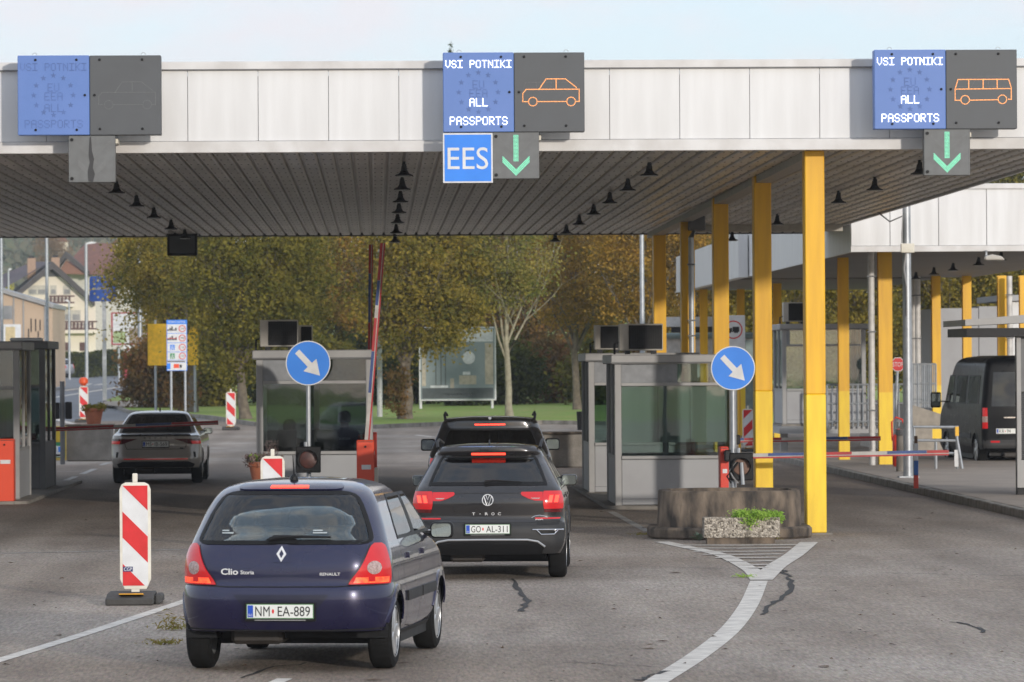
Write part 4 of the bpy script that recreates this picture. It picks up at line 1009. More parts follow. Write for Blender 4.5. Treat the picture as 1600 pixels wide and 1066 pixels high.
b.add(vs, fs); b.build('planter_wall', M_conc, t, smooth=True)
MB().prism_z(round_rect(0, 0, phx*.98-.12, .83, .6, 12), zt-.2, zt-.1).build('soil', M_soil, t)
MB().prism_z(round_rect(0, -.02, phx+.13, 1.08, .8, 12), 0, .16).build('foot_kerb', M_conc, t, bevel=.03)
Yb = 59.85; xa = xat(1099, Yb); xb = xat(1217, Yb); zb = zat(1158, 809, Yb); z_ = zat(1158, 840, Yb)
t = thing('aggregate_planter', 'small exposed-aggregate trough with green cushion plants before the concrete planter', 'planter', ((xa+xb)/2, Yb, 0))
hw = (xb-xa)/2
b = MB(); b.box(-hw, hw, 0, .05, z_, zb); b.box(-hw, hw, .31, .36, z_, zb); b.box(-hw, -hw+.05, .05, .31, z_, zb); b.box(hw-.05, hw, .05, .31, z_, zb); b.build('trough_wall', M_agg, t)
MB().box(-hw+.04, hw-.06, .03, .33, 0, z_).build('trough_foot', M_conc, t)
MB().box(-hw+.05, hw-.05, .05, .31, zb-.08, zb-.04).build('soil', M_soil, t)
P = clumps(26, 200, .045, lambda: (random.uniform(-.02, hw+.02), random.uniform(-.02, .28), zb + random.uniform(-.01, .05) - (.05 if random.random() < .3 else 0)))
o = thing('cushion_plant', 'bright green cushion plant spilling over the aggregate trough', 'plant', ((xa+xb)/2, Yb, 0)); link_mesh('foliage', leaf_mesh('foliage', P, .022, .35), M_bright, o)
g = G(1093, 845); o = thing('weed', 'broad-leaved grey-green weed at the left corner of aggregate trough', 'plant', (g.x, g.y, 0))
M_weed = mat('weed_leaf', (0.17, 0.21, 0.15), .8, col2=(0.11, 0.15, 0.09), scale=9)
for i in range(11):
    a = i*2.4; L = random.uniform(.1, .17); el = random.uniform(.35, 1.1); c, s = math.cos(a), math.sin(a); w = .035
    ps = [(0, 0, .0), (c*L*.5*math.cos(el) - s*w, s*L*.5*math.cos(el) + c*w, L*.6*math.sin(el) + .02), (c*L*math.cos(el), s*L*math.cos(el), L*math.sin(el)), (c*L*.5*math.cos(el) + s*w, s*L*.5*math.cos(el) - c*w, L*.6*math.sin(el) + .02), (c*L*.5*math.cos(el), s*L*.5*math.cos(el), L*.5*math.sin(el))]
    MB().add(ps, [(0, 1, 4), (1, 2, 4), (2, 3, 4), (3, 0, 4)]).build('leaf', M_weed, o)
def tuft(px, py, n, spread, hh, m, label):
    g = G(px, py); o = thing('grass_tuft', label, 'grass tuft', (g.x, g.y, 0)); P = np.random.normal(size=(n, 3))*np.array((spread, spread*.8, hh*.5)); P[:, 2] = np.abs(P[:, 2]) + .01
    link_mesh('blades', leaf_mesh('blades', P, .03, .18), m, o)
M_dry = leaf_mat('dry_weed', [(0.16, 0.095, 0.035), (0.24, 0.16, 0.06), (0.20, 0.13, 0.05), (0.11, 0.13, 0.03)])
tuft(272, 985, 160, .07, .12, M_dry, 'scrubby weed in the tarmac beside the small blue car rear wheel')
tuft(255, 1007, 120, .08, .03, M_dry, 'flat tuft of dry grass on the tarmac left of the small blue car')
tuft(1161, 903, 60, .06, .03, M_bright, 'tiny green moss patch beside the fork of white lines')
tuft(1195, 846, 120, .10, .10, M_dry, 'brown dry weed at the right foot of the aggregate trough')
tuft(1010, 836, 90, .10, .02, M_dry, 'mossy dry grass at the left foot kerb of concrete planter')
def pot(X, Y, z, r, h, label, plabel, m, lab2='plant'):
    t = thing('flower_pot', label, 'flower pot', (X, Y, z))
    MB().lathe([(r*.66, 0), (r*.92, h*.82), (r*1.0, h*.84), (r*1.02, h), (r*.9, h), (r*.86, h*.9), (.02, h*.88)], 28).build('pot_body', M_terra, t, smooth=True)
    o = thing('potted_plant', plabel, 'plant', (X, Y, z + h*.9))
    P = clumps(40, 45, r*.16, lambda: (random.uniform(-r, r), random.uniform(-r, r)*.9, random.uniform(0, r*.55)))
    link_mesh('foliage', leaf_mesh('foliage', P, .03, .3), m, o)
    return o
def block(px0, px1, pyt, pyb, dep, label, Y=None):
    g0 = G(px0, pyb); Y = g0.y; x0 = xat(px0, Y); x1 = xat(px1, Y); z1 = zat((px0+px1)/2, pyt, Y)
    t = thing('concrete_block', label, 'concrete block', ((x0+x1)/2, Y, 0)); hw = (x1-x0)/2
    MB().prism_x([(0, 0), (dep, 0), (dep, z1), (.06, z1)], -hw, hw).build('block_body', M_conc2, t, bevel=.03)
    MB().box(-hw-.03, hw+.03, -.02, dep, z1, z1+.045).build('coping', M_conc, t, bevel=.01)
    return x0, x1, Y, z1 + .045
x0, x1, Y, z1 = block(103, 173, 666, 721, 1.1, 'grey concrete block carrying a terracotta flower pot')
o = pot(xat(146, Y+.5), Y+.5, z1, xat(162, Y)-xat(146, Y), .40, 'terracotta flower pot standing on the left concrete block', 'green spiky bedding plants in the pot on the concrete block', M_gr)
block(846, 921, 678, 731, 1.0, 'long concrete block at the roadside left of the rear right booth')
Yq = 71.0
pz = zat(412, 722, Yq) - .40
t = thing('concrete_plinth', 'low concrete plinth under the pot by the officers booth', 'plinth', (xat(412, Yq), Yq, .055)); MB().box(-.24, .24, -.24, .24, 0, pz - .055).build('plinth_body', M_conc2, t, bevel=.02)
o = pot(xat(412, Yq), Yq, pz, .25, .40, 'terracotta flower pot at the left foot of the officers booth', 'withered heather and greens in the pot by the officers booth', M_heath)
P = np.random.uniform(-1, 1, (260, 3))*np.array((.1, .12, .17)) + np.array((.12, 0, .2)); link_mesh('dry_sprays', leaf_mesh('dry_sprays', P, .05, .06), M_heath, o)
P = np.random.uniform(-1, 1, (160, 3))*np.array((.1, .12, .08)) + np.array((-.12, 0, .07)); link_mesh('green_leaves', leaf_mesh('green_leaves', P, .035, .4), M_bright, o)
# advertising A-board beside the left block
Yk = Y - .3; xa = xat(79, Yk); xb = xat(103, Yk); za = zat(90, 722, Yk); zb = zat(90, 666, Yk)
t = thing('poster_stand', 'yellow-framed green poster stand partly behind the dark left booth', 'poster stand', ((xa+xb)/2, Yk, 0)); hw = (xb-xa)/2
MB().box(-hw, hw, 0, .05, 0.03, zb).build('frame', mat('yellow_frame', (0.62, 0.42, 0.08), .5), t, bevel=.01)
pf = MB().box(-hw+.03, hw-.03, -.004, -.001, .1, zb-.06).build('poster', mat('poster_green', (0.03, 0.25, 0.10), .5), t)
MB().box(-hw+.06, hw-.05, -.007, -.0045, .12, zb*.44).build('white_field', M_refwhite, pf)
MB().box(-hw+.08, hw-.08, -.007, -.0045, zb*.55, zb*.86).build('yellow_field', mat('poster_yellow', (0.65, 0.45, 0.03), .5), pf)
MB().box(-.01, .11, -.009, -.0075, zb*.27, zb*.42).build('blue_square', M_blue, pf); MB().box(-.17, -.06, -.009, -.0075, zb*.27, zb*.42).build('green_square', mat('poster_green', (0, 0, 0)), pf)
MB().box(-.17, .1, -.009, -.0075, zb*.15, zb*.21).build('lettering_line', M_ink, pf)

# dark signal on post and white guard rail left of the block
Yk = 112; t = thing('traffic_light', 'dark signal box on grey post left of the flower pot', 'traffic light', (xat(97, Yk), Yk, 0))
MB().tube([(0, 0, 0), (0, 0, zat(97, 596, Yk))], .06, 10).build('post', M_alud, t, smooth=True)
MB().box(-.35, -.07, -.1, .12, zat(97, 655, Yk), zat(97, 629, Yk)).build('casing', M_black, t, bevel=.02)
MB().box(.07, .23, -.1, .12, zat(97, 655, Yk), zat(97, 628, Yk)).build('rear_casing', M_black, t, bevel=.02)
ribbon('white_kerb_line', gp((75, 652), (118, 664)), .3, M_line, .01)

# ================================================================ right-hand side
def pole(label, px, Y, py_top, r, m=None, name='steel_pole', cat='pole', z0=0.0, group=None, head=None):
    X = xat(px, Y); t = thing(name, label, cat, (X, Y, z0), 0, group); zt = zat(px, py_top, Y) - z0
    MB().tube([(0, 0, 0), (0, 0, zt*.5), (0, 0, zt)], [r, r*.93, r*.8], 12).build('mast', m or M_galv, t, smooth=True)
    MB().box(-r*2, r*2, -r*2, r*2, 0, .03).build('base_flange', M_galv, t)
    if head:
        MB().prism_y([(0, -.05), (head*.9, .03), (head, .1), (head*.5, .16), (0, .05)], -.12, .12).build('lamp_head', M_refwhite, t).location = (0, 0, zt)
    return t
t = pole('tall galvanised pole with small cream junction box on the right pavement', 1418, 88.5, 300, .095, z0=.13)
zz = zat(1418, 388, 88.5) - .13
MB().box(-.13, .13, -.16, -.08, zz-.09, zz+.09).build('junction_box', M_cream, t, bevel=.01)
MB().tube([(-.03, -.1, zz-.1), (-.07, -.11, zz-.4), (-.02, -.1, zz-.75), (-.02, -.1, zz-1.3)], .018, 6).build('cable', M_alu, t)
MB().tube([(-.55, .5, zz+.75), (-.3, .2, zz+.52), (-.08, -.05, zz+.62), (-.1, -.1, zz+.3), (-.1, -.1, zz+.1)], .015, 6).build('cable_loop', M_alu, t)
Yk = 80.5; Xk = xat(1430, Yk); t = thing('painted_bollard', 'slim bollard painted red, blue and white on the right kerb', 'bollard', (Xk, Yk, .13))
hh = zat(1430, 693, Yk) - .13
for nm, a, b_, m in (('red_band', 0.012, .30, M_red), ('blue_band', .302, .62, mat('bollard_blue', (0.03, 0.15, 0.5), .45)), ('white_band', .622, 1.0, M_refwhite)):
    MB().box(-.04, .04, -.04, .04, hh*a, hh*b_).build(nm, m, t, bevel=.006)
MB().box(-.09, .09, -.09, .09, 0, .012).build('base_flange', M_conc2, t)
MB().prism_z([(-.03, -.03), (.03, -.03), (.0, .03)], hh, hh+.13).build('bracket', mat('rusty_steel', (0.16, 0.09, 0.05), .8), t)
Yk = 98; Xk = xat(1403, Yk); t = thing('fire_extinguisher', 'red wheeled fire extinguisher beside the slim yellow column', 'fire extinguisher', (Xk, Yk, .13))
MB().lathe([(.1, 0), (.13, .05), (.13, .6), (.1, .68), (.04, .72), (.04, .8)], 18).build('cylinder', M_red, t, smooth=True)
MB().tube([(-.13, 0, .55), (-.14, 0, .95), (-.05, 0, 1.05), (.08, 0, 1.0), (.14, 0, .85), (.16, 0, .6)], .02, 8).build('hose_handle', M_red, t)
MB().lathe([(.1, -.03), (.1, .03)], 14, Matrix.Translation((0, .1, .1)) @ Matrix.Rotation(R(90), 4, 'Y')).build('wheel', M_rubber, t)
Yk = 93.5; t = thing('concrete_post', 'short weathered concrete post left of the galvanised pole', 'post', (xat(1409, Yk), Yk, .13)); zt = zat(1409, 671, Yk) - .13
MB().lathe([(.13, 0), (.12, zt*.85), (.11, zt*.86)], 16).build('shaft', M_conc2, t, smooth=True); MB().lathe([(.14, zt*.86), (.14, zt)], 16).build('metal_collar', M_alud, t)
# low galvanised rail frame with yellow plate
Yk = 95.5; xa = xat(1426, Yk); xb = xat(1497, Yk); t = thing('rail_frame', 'low galvanised rail frame with yellow plate in front of black van', 'railing', (xa, Yk, .13)); L = xb - xa
zt = zat(1460, 667, Yk) - .13
for i, z in enumerate((zt, zt*.68, zt*.38)): MB().tube([(0, 0, z), (L*(.96 + .02*i), 0, z-.01)], .028, 8).build('rail', M_galv, t, smooth=True)
for x in (.02, L*.5, L*.97): MB().tube([(x, .02, 0), (x, .02, zt+.02)], .03, 8).build('post', M_galv, t, smooth=True)
MB().tube([(L*.92, 0, zt), (L+.06, -.1, 0)], .03, 8).build('stay', M_galv, t, smooth=True)
MB().box(L*.42, L*.62, -.04, -.03, zt*.72, zt*.95).build('yellow_plate', M_yel2, t)
MB().box(L*.90, L*.985, -.06, -.035, zt*.05, zt*.45).build('white_plate', M_refwhite, t); MB().box(L*.92, L*1.0, -.06, -.035, zt*.78, zt*1.0).build('orange_plate', M_yel, t)
# stop sign
Yk = 112; X = xat(1403, Yk); Z = zat(1403, 569.5, Yk); r = xat(1414, Yk)-xat(1403, Yk)
t = thing('stop_sign', 'red octagonal stop sign leaning behind the slim yellow column', 'stop sign', (X, Yk, 0))
oc = lambda rr: [(rr*math.cos(R(22.5+45*i)), Z + rr*math.sin(R(22.5+45*i))) for i in range(8)]
w_ = MB().prism_y(oc(r*1.06), -.015, .015).build('white_octagon', M_refwhite, t); MB().prism_y(oc(r*.96), -.02, -.016).build('red_field', M_refred, w_)
text_mesh('STOP', r*1.5, r*.62, plane_map(0, -.02, Z), 'lettering', M_refwhite, w_, 1.0, .004)
MB().tube([(-.12, .04, 0), (0, .04, Z)], .035, 10).build('pole', M_galv, t, smooth=True)
# raised grey cabin with railings
Yk = 116; xa = xat(1222, Yk); xb = xat(1353, Yk)
booth('raised grey cabin on legs with steel railings behind the yellow columns', xa, xb, Yk, 2.6, zat(1290, 506, Yk)-.75, .95, 2.05, .05, 0, gl=M_glass, name='cabin', zf=.75)
ac_unit(xat(1243, Yk+.4), Yk+.4, zat(1290, 506, Yk), .6, 'air conditioner on roof of the raised grey cabin', h=.55)
t = thing('cabin_platform', 'grey steel platform on legs below the raised cabin', 'platform', ((xa+xb)/2, Yk, 0)); hw = (xb-xa)/2
MB().box(-hw-.15, hw+.6, -.9, 2.8, .58, .75).build('deck', M_panel, t)
for sx in (-hw, -hw*.35, hw*.4, hw+.4): MB().box(sx-.09, sx+.09, -.5, -.3, 0, .58).build('leg', M_alu, t)
def railing(label, pts, h, n, z0):
    t = thing('steel_railing', label, 'railing', (pts[0][0], pts[0][1], z0)); o = Vector(pts[0])
    for z in (h, h*.55, h*.12):
        MB().tube([(p[0]-o.x, p[1]-o.y, z + (p[2] if len(p) > 2 else 0)) for p in pts], .025, 8).build('rail', M_galv, t, smooth=True)
    for a, b in zip(pts[:-1], pts[1:]):
        for i in range(n + 1):
            q = i/n; x = a[0]+(b[0]-a[0])*q - o.x; y = a[1]+(b[1]-a[1])*q - o.y
            MB().tube([(x, y, 0), (x, y, h)], .02 if i % 3 else .03, 6).build('baluster' if i % 3 else 'post', M_galv, t, smooth=True)
railing('galvanised baluster railing along the raised cabin platform', [(xat(1292, 114.8), 114.8), (xat(1412, 114.8), 114.8)], 1.05, 15, .75)
pole('thin yellow mast right of the stop sign', 1414.5, 121, 445, .035, M_yel, z0=0, name='yellow_mast')
t = thing('ramp_wall', 'pale concrete ramp slab left of the black van', 'ramp', (xat(1420, 118), 118, 0)); w = xat(1490, 118)-xat(1420, 118)
MB().add([(0, 0, 0), (w, 0, 0), (w+2, 0, .0), (w+2, 12, 0), (0, 12, 0), (0, 0, 1.28), (w+2, 0, .25), (w+2, 12, .6), (0, 12, 1.35)], [(0, 1, 2, 6, 5), (5, 6, 7, 8), (2, 3, 7, 6), (3, 4, 8, 7), (4, 0, 5, 8)]).build('slab', mat('pale_concrete', (0.42, 0.38, 0.33), .85, bump=.2), t)
# grey service block behind the van
Yk = 134; xa = xat(1463, Yk); t = thing('service_block', 'plain grey panelled service building behind the black van', 'building', (xa, Yk, 0)); zt = zat(1560, 468, Yk)
for i in range(5): MB().box(i*1.25+.01, (i+1)*1.25-.01, 0, 6, 0, zt - .25 + .05*i).build('wall_panel', M_panel, t)
MB().box(1.15+.7, 12, -.5, 5, zt-.05, zt+.12).build('roof', M_panel, t); MB().box(2.2, 12, -.3, -.02, 0, zt-.06).build('front_wall', M_white, t)
railing('thin steel mesh railing in front of the service building', [(xat(1425, 126), 126), (xat(1462, 126), 126)], 1.2, 12, 1.1)
# kiosk at right edge
Yk = 76.5; xe = xat(1504, Yk); xw = xat(1588, Yk)
t = thing('kiosk', 'dark flat-roofed kiosk with louvred wall cut by the right picture edge', 'kiosk', (xw, Yk, .13))
zt = zat(1590, 487, Yk)-.13; zb_ = zat(1590, 522, Yk)-.13
rf = MB().add([(xe-xw, -.4, zb_+.14), (2.5, -.4, zb_+.28), (2.5, 2.6, zb_+.28), (xe-xw, 2.6, zb_+.14), (xe-xw, -.4, zb_+.24), (2.5, -.4, zt+.12), (2.5, 2.6, zt+.12), (xe-xw, 2.6, zb_+.24)], [(0,3,2,1),(4,5,6,7),(0,1,5,4),(1,2,6,5),(2,3,7,6),(3,0,4,7)]).build('roof', M_alu, t)
MB().box(xe-xw+.05, 2.4, -.2, 2.4, zb_-.04, zb_+.10).build('roof_valance', M_dark, t)
MB().box(0.02, 2.4, 0.03, .3, 1.72, zb_-.04).build('upper_wall', M_alud, t)
for i, x in enumerate((0, .5, 1.0)): MB().box(x, x+.07, -.05, .05, .12, zb_-.05).build('corner_post' if i == 0 else 'post', M_alu, t)
lv = MB().box(.07, 2.4, -.012, .012, -.02, .02, Matrix.Rotation(R(35), 4, 'X')).mesh('louvre')
for i in range(30): o = link_mesh('louvre', lv, M_alud, t); o.location = (0, 0, .62 + i*.036)
MB().box(.07, 2.4, -.015, .02, .12, .58).build('lower_panel', M_alu, t); MB().box(.02, 2.4, .06, .3, 0.0, 1.7).build('core_wall', M_dark, t)
MB().box(.75, 1.0, -.1, -.02, 1.2, 1.5).build('meter_box', M_alud, t)
# low white building and truck prohibition board seen between the columns
Yk = 150; xa = xat(1040, Yk); xb = xat(1178, Yk)
t = thing('white_hut', 'low white building with grey gutter seen between the yellow columns', 'building', (xa, Yk, 0)); L = xb-xa
zt = zat(1100, 527, Yk)
MB().box(0, L, 0, 5, 0, zt).build('wall', mat('hut_wall', (0.55, 0.53, 0.50), .7), t); MB().tube([(-.1, -.12, zt+.05), (L+.3, -.12, zt+.05)], .1, 10).build('gutter', mat('gutter_green', (0.22, 0.29, 0.29), .5), t, smooth=True)
MB().box(0, L*.6, .3, .5, zt+.35, zat(1100, 495, Yk)).build('roof_sign', M_refwhite, t); MB().box(.2, L*.55, .05, .29, zt+.16, zt+.34).build('sign_beam', M_dark, t)
MB().box(L*.9, L+.12, -.16, -.05, 0, zt-.1).build('green_door', mat('gutter_green', (0, 0, 0)), t); MB().box(L*.2, L*.5, -.02, -.001, 1.0, 1.9).build('window', M_glassd, t)
Yk = 110; xa = xat(1128, Yk); xb = xat(1164.5, Yk); t = thing('prohibition_board', 'white board with red-ringed lorry prohibition sign between the yellow columns', 'sign', ((xa+xb)/2, Yk, 0)); hw = (xb-xa)/2
za, zb = zat(1146, 545, Yk), zat(1146, 493, Yk)
bd = MB().box(-hw, hw, 0, .03, za-.1, zb).build('board', M_refwhite, t, bevel=.004); cz = za + (zb-za)*.57
ring = MB(); rr = .22
for i in range(36):
    a0, a1 = 2*math.pi*i/36, 2*math.pi*(i+1)/36
    ring.add([(rr*math.cos(a0), -.003, cz+rr*math.sin(a0)), (rr*math.cos(a1), -.003, cz+rr*math.sin(a1)), (rr*.87*math.cos(a1), -.003, cz+rr*.87*math.sin(a1)), (rr*.87*math.cos(a0), -.003, cz+rr*.87*math.sin(a0))], [(0, 1, 2, 3)])
ring.build('red_ring', M_refred, bd)
lr = MB().box(-.02, .14, -.006, -.002, cz-.03, cz+.07); lr.box(-.11, -.03, -.006, -.002, cz-.03, cz+.04); lr.box(-.11, .14, -.006, -.002, cz-.05, cz-.03)
for x in (-.08, .04, .09): lr.lathe([(.022, 0), (.022, .004)], 12, Matrix.Translation((x, -.002, cz-.06)) @ Matrix.Rotation(R(90), 4, 'X'))
lr.build('lorry_symbol', M_ink, bd); MB().box(-.02, .13, -.004, -.001, za-.02, za-.005).build('text_line', M_ink, bd)
for sx in (-.18, .14): MB().tube([(sx, .06, 0), (sx, .06, zb-.1)], .03, 8).build('pole', M_yel, t)
# litter bin left of rear right booth
Yk = 112; t = thing('litter_bin', 'dark litter bin on a pale post left of the rear right booth', 'litter bin', (xat(908, Yk), Yk, 0))
MB().lathe([(.1, .75), (.12, 1.15), (.125, 1.2)], 16).build('bin_body', M_black, t, smooth=True); MB().tube([(.15, 0, 0), (.15, 0, 1.45)], .025, 8).build('post', M_galv, t)
# edge markers and thin poles
pole('white mast rising right beside the raised booms, beyond the booths', 593, 185, 330, .11, mat('white_mast', (0.52, 0.53, 0.54), .5), z0=hgt(185)+.1, name='white_mast')
pole('grey lamp post standing in front of the green tree on the left', 219, 215, 330, .11, z0=hgt(215), name='lamp_post', cat='lamp post')
pole('grey pole behind the rear right booth, left of the yellow columns', 1004, 160, 330, .09, z0=0)
pole('pale lamp post with flat head in front of the cream house', 135.5, 330, 381, .13, z0=hgt(330), name='lamp_post', cat='lamp post', head=.75)
pole('short lamp post in front of the cream house balconies', 108.5, 380, 471, .10, z0=hgt(380), name='lamp_post', cat='lamp post', head=-.35)
pole('pale mast in front of the beige hall near the left edge', 3, 260, 330, .10, z0=hgt(260), name='white_mast')
pole('pale mast between the beige hall and cream house', 74, 260, 330, .10, z0=hgt(260), name='white_mast')
pole('thin pole behind the beige hall roof, left of cream house', 14, 420, 422, .10, z0=hgt(420), head=.3, name='lamp_post', cat='lamp post')
g = G(204, 618); t = thing('roadside_marker', 'small white roadside marker post on the island tip', 'marker post', (g.x, g.y, hgt(g.y)))
MB().prism_z([(-.06, -.04), (.06, -.04), (.0, .08)], 0, .95).build('post_body', M_refwhite, t); MB().box(-.045, .045, -.046, -.041, .55, .8).build('red_reflector', M_refred, t)
g = G(250, 642); t = thing('notice_plate', 'small pale notice plate on a stump beside the striped info board', 'notice', (g.x, g.y+8, hgt(g.y)+.1)); MB().tube([(0, 0, 0), (0, 0, 1.0)], .05, 8).build('post', M_barkp, t); MB().box(-.15, .15, -.07, -.05, .75, 1.3).build('plate', M_refwhite, t)

# speed-limit information board
Yk = 171; xa = xat(260.5, Yk); xb = xat(292.5, Yk); hw = (xb-xa)/2; za, zb = zat(277, 579.5, Yk), zat(277, 500, Yk); z0 = hgt(Yk)+.1
t = thing('speed_limit_board', 'tall white and blue national speed limit board on two posts', 'sign', ((xa+xb)/2, Yk, 0)); H = zb-za
bd = MB().box(-hw, hw, 0, .04, za, zb).build('blue_board', M_blue, t)
rows = [(.74, .915), (.555, .73), (.375, .545), (.215, .365), (.01, .16)]
M_greens = mat('sign_green', (0.02, 0.28, 0.10), .5)
for i, (a, b_) in enumerate(rows):
    MB().box(-hw+.025, hw-.025, -.004, -.001, za+H*a, za+H*b_).build('white_field', M_refwhite, bd); zc = za+H*(a+b_)/2
    if i < 4:
        rg = MB()
        for q in range(20):
            a0, a1 = 2*math.pi*q/20, 2*math.pi*(q+1)/20; c_ = .2
            rg.add([(c_+.13*math.cos(a0), -.006, zc+.13*math.sin(a0)), (c_+.13*math.cos(a1), -.006, zc+.13*math.sin(a1)), (c_+.1*math.cos(a1), -.006, zc+.1*math.sin(a1)), (c_+.1*math.cos(a0), -.006, zc+.1*math.sin(a0))], [(0, 1, 2, 3)])
        rg.build('red_ring', M_refred, bd); text_mesh(('50', '90', '110', '130')[i], .13, .08, plane_map(.2, -.004, zc), 'numerals', M_ink, bd, 1, .002)
        if i < 2:
            sk = MB()
            for q in range(5): sk.box(-.34+q*.07, -.285+q*.07, -.006, -.003, zc-.06, zc-.02+.05*((q*7) % 3))
            sk.box(-.36, .0, -.0055, -.003, zc-.075, zc-.06); sk.build('town_symbol', M_ink, bd)
            if i == 1: MB().box(-.36, .0, -.008, -.0065, zc-.02, zc+.0).build('cancel_bar', M_refred, bd)
        else:
            sb = MB().box(-.25, -.08, -.006, -.003, zc-.1, zc+.1).build('road_symbol_field', M_blue if i == 2 else M_greens, bd)
            MB().prism_y([(-.22, zc-.09), (-.185, zc-.09), (-.17, zc+.08), (-.18, zc+.08)], -.009, -.0065).build('road_symbol', M_refwhite, sb); MB().prism_y([(-.145, zc-.09), (-.11, zc-.09), (-.15, zc+.08), (-.16, zc+.08)], -.009, -.0065).build('road_symbol', M_refwhite, sb)
    else:
        MB().box(-.12, .08, -.006, -.003, zc-.06, zc+.09).build('orange_symbol', M_orange, bd); MB().box(-.36, -.24, -.006, -.003, zc-.1, zc+.12).build('blue_symbol', M_blue, bd); MB().box(.1, .18, -.006, -.003, zc-.05, zc+.06).build('dark_symbol', M_ink, bd)
MB().box(-hw+.025, hw-.025, -.004, -.001, za+H*.165, za+H*.208).build('white_field', M_refwhite, bd); MB().box(-.36, .3, -.006, -.0045, za+H*.175, za+H*.195).build('text_line', M_ink, bd)
text_mesh('REPUBLIKA SLOVENIJA', hw*1.7, .09, plane_map(0, -.001, za+H*.957), 'lettering', M_refwhite, bd, 1, .003)
for sx in (-.22, .3): MB().tube([(sx, .06, z0), (sx, .06, zb-.1)], .045, 8).build('post', M_galv, t, smooth=True)
# yellow direction board behind the foliage
Yk = 199; xa = xat(231, Yk); xb = xat(310, Yk); t = thing('yellow_board', 'large plain yellow road board half hidden by the dark green tree', 'sign', ((xa+xb)/2, Yk, 0)); hw = (xb-xa)/2
MB().box(-hw, hw, 0, .05, zat(270, 571, Yk), zat(270, 506, Yk)).build('board', mat('board_yellow', (0.92, 0.52, 0.008), .5), t)
for sx in (-hw*.7, hw*.86): MB().tube([(sx, .1, hgt(Yk)), (sx, .1, zat(270, 500, Yk))], .055, 8).build('post', M_galv, t)
# blue EU border sign
Yk = 240; xa = xat(140.5, Yk); xb = xat(182, Yk); za, zb = zat(160, 471, Yk), zat(160, 432, Yk); hw = (xb-xa)/2
t = thing('border_sign', 'blue border sign with ring of yellow stars partly behind the tree', 'sign', ((xa+xb)/2, Yk, 0))
bd = MB().prism_y(round_rect(0, (za+zb)/2, hw, (zb-za)/2, .12, 4), 0, .05).build('blue_board', mat('eu_blue', (0.015, 0.09, 0.42), .5), t)
for i in range(12):
    a = i*math.pi/6; cx_, cz_ = .5*math.sin(a), (za+zb)/2 + .5*math.cos(a); pl = []
    for q in range(10): rr = .075 if q % 2 == 0 else .03; pl.append((cx_+rr*math.sin(q*math.pi/5), cz_+rr*math.cos(q*math.pi/5)))
    MB().prism_y(pl, -.006, -.001).build('star', mat('star_yellow', (0.75, 0.60, 0.05), .5), bd)
text_mesh('SLOVENIJA', .95, .16, plane_map(0, -.001, (za+zb)/2), 'lettering', MATS['star_yellow'], bd, 1, .004)
MB().box(-.04, .16, .06, .22, hgt(Yk), za+.2).build('post', mat('white_mast', (0, 0, 0)), t)
# bathroom billboard
Yk = 205; xa = xat(657, Yk); xb = xat(773, Yk); za, zb = zat(715, 626, Yk), zat(715, 511, Yk); hw = (xb-xa)/2; H = zb-za
t = thing('billboard', 'grey bathroom billboard on the grass between two trees', 'billboard', ((xa+xb)/2, Yk, 0))
fr = MB().box(-hw-.06, hw+.06, 0, .08, za, zb).build('frame', M_refwhite, t)
pc = MB().box(-hw, hw, -.012, -.001, za+.05, zb-.05).build('poster', mat('poster_grey', (0.23, 0.275, 0.285), .5, col2=(0.17, 0.21, 0.22), scale=.7), fr)
def pr(nm, a0, a1, b0, b1, m): MB().box(-hw+2*hw*a0, -hw+2*hw*a1, -.018, -.013, za+H*b0, za+H*b1).build(nm, m, pc)
M_ptan = mat('printed_tan', (0.48, 0.42, 0.33), .6); M_pw = mat('printed_white', (0.66, 0.67, 0.68), .6); M_pd = mat('printed_dark_grey', (0.06, 0.075, 0.08), .6)
pr('printed_ceiling', .03, .98, .80, .965, M_pw); pr('printed_floor', .02, .98, .03, .17, M_pd); pr('printed_cabinet', .52, .75, .22, .34, M_ptan); pr('printed_panel', .87, .98, .22, .78, M_ptan); pr('printed_panel', .02, .07, .2, .78, M_ptan)
pr('printed_tray', .13, .37, .175, .205, M_pw); pr('printed_vase', .40, .45, .17, .30, M_ptan); pr('printed_basin', .57, .67, .35, .39, M_pw)
for q in (.2, .27, .33): pr('printed_screen', q, q+.012, .21, .78, M_pd)
MB().lathe([(hw*.17, 0), (hw*.17, .005)], 28, Matrix.Translation((hw*.3, -.019, za+H*.58)) @ Matrix.Rotation(R(90), 4, 'X')).build('printed_mirror', M_pw, pc)
text_mesh('Designed to Indulge', hw*.75, .12, plane_map(0, -.014, za+H*.085), 'lettering', M_pw, pc, 1, .004)
for sx in (-hw+.0, hw*.93): MB().tube([(sx, .15, hgt(Yk)), (sx, .15, zb)], .06, 8).build('post', M_refwhite, t)
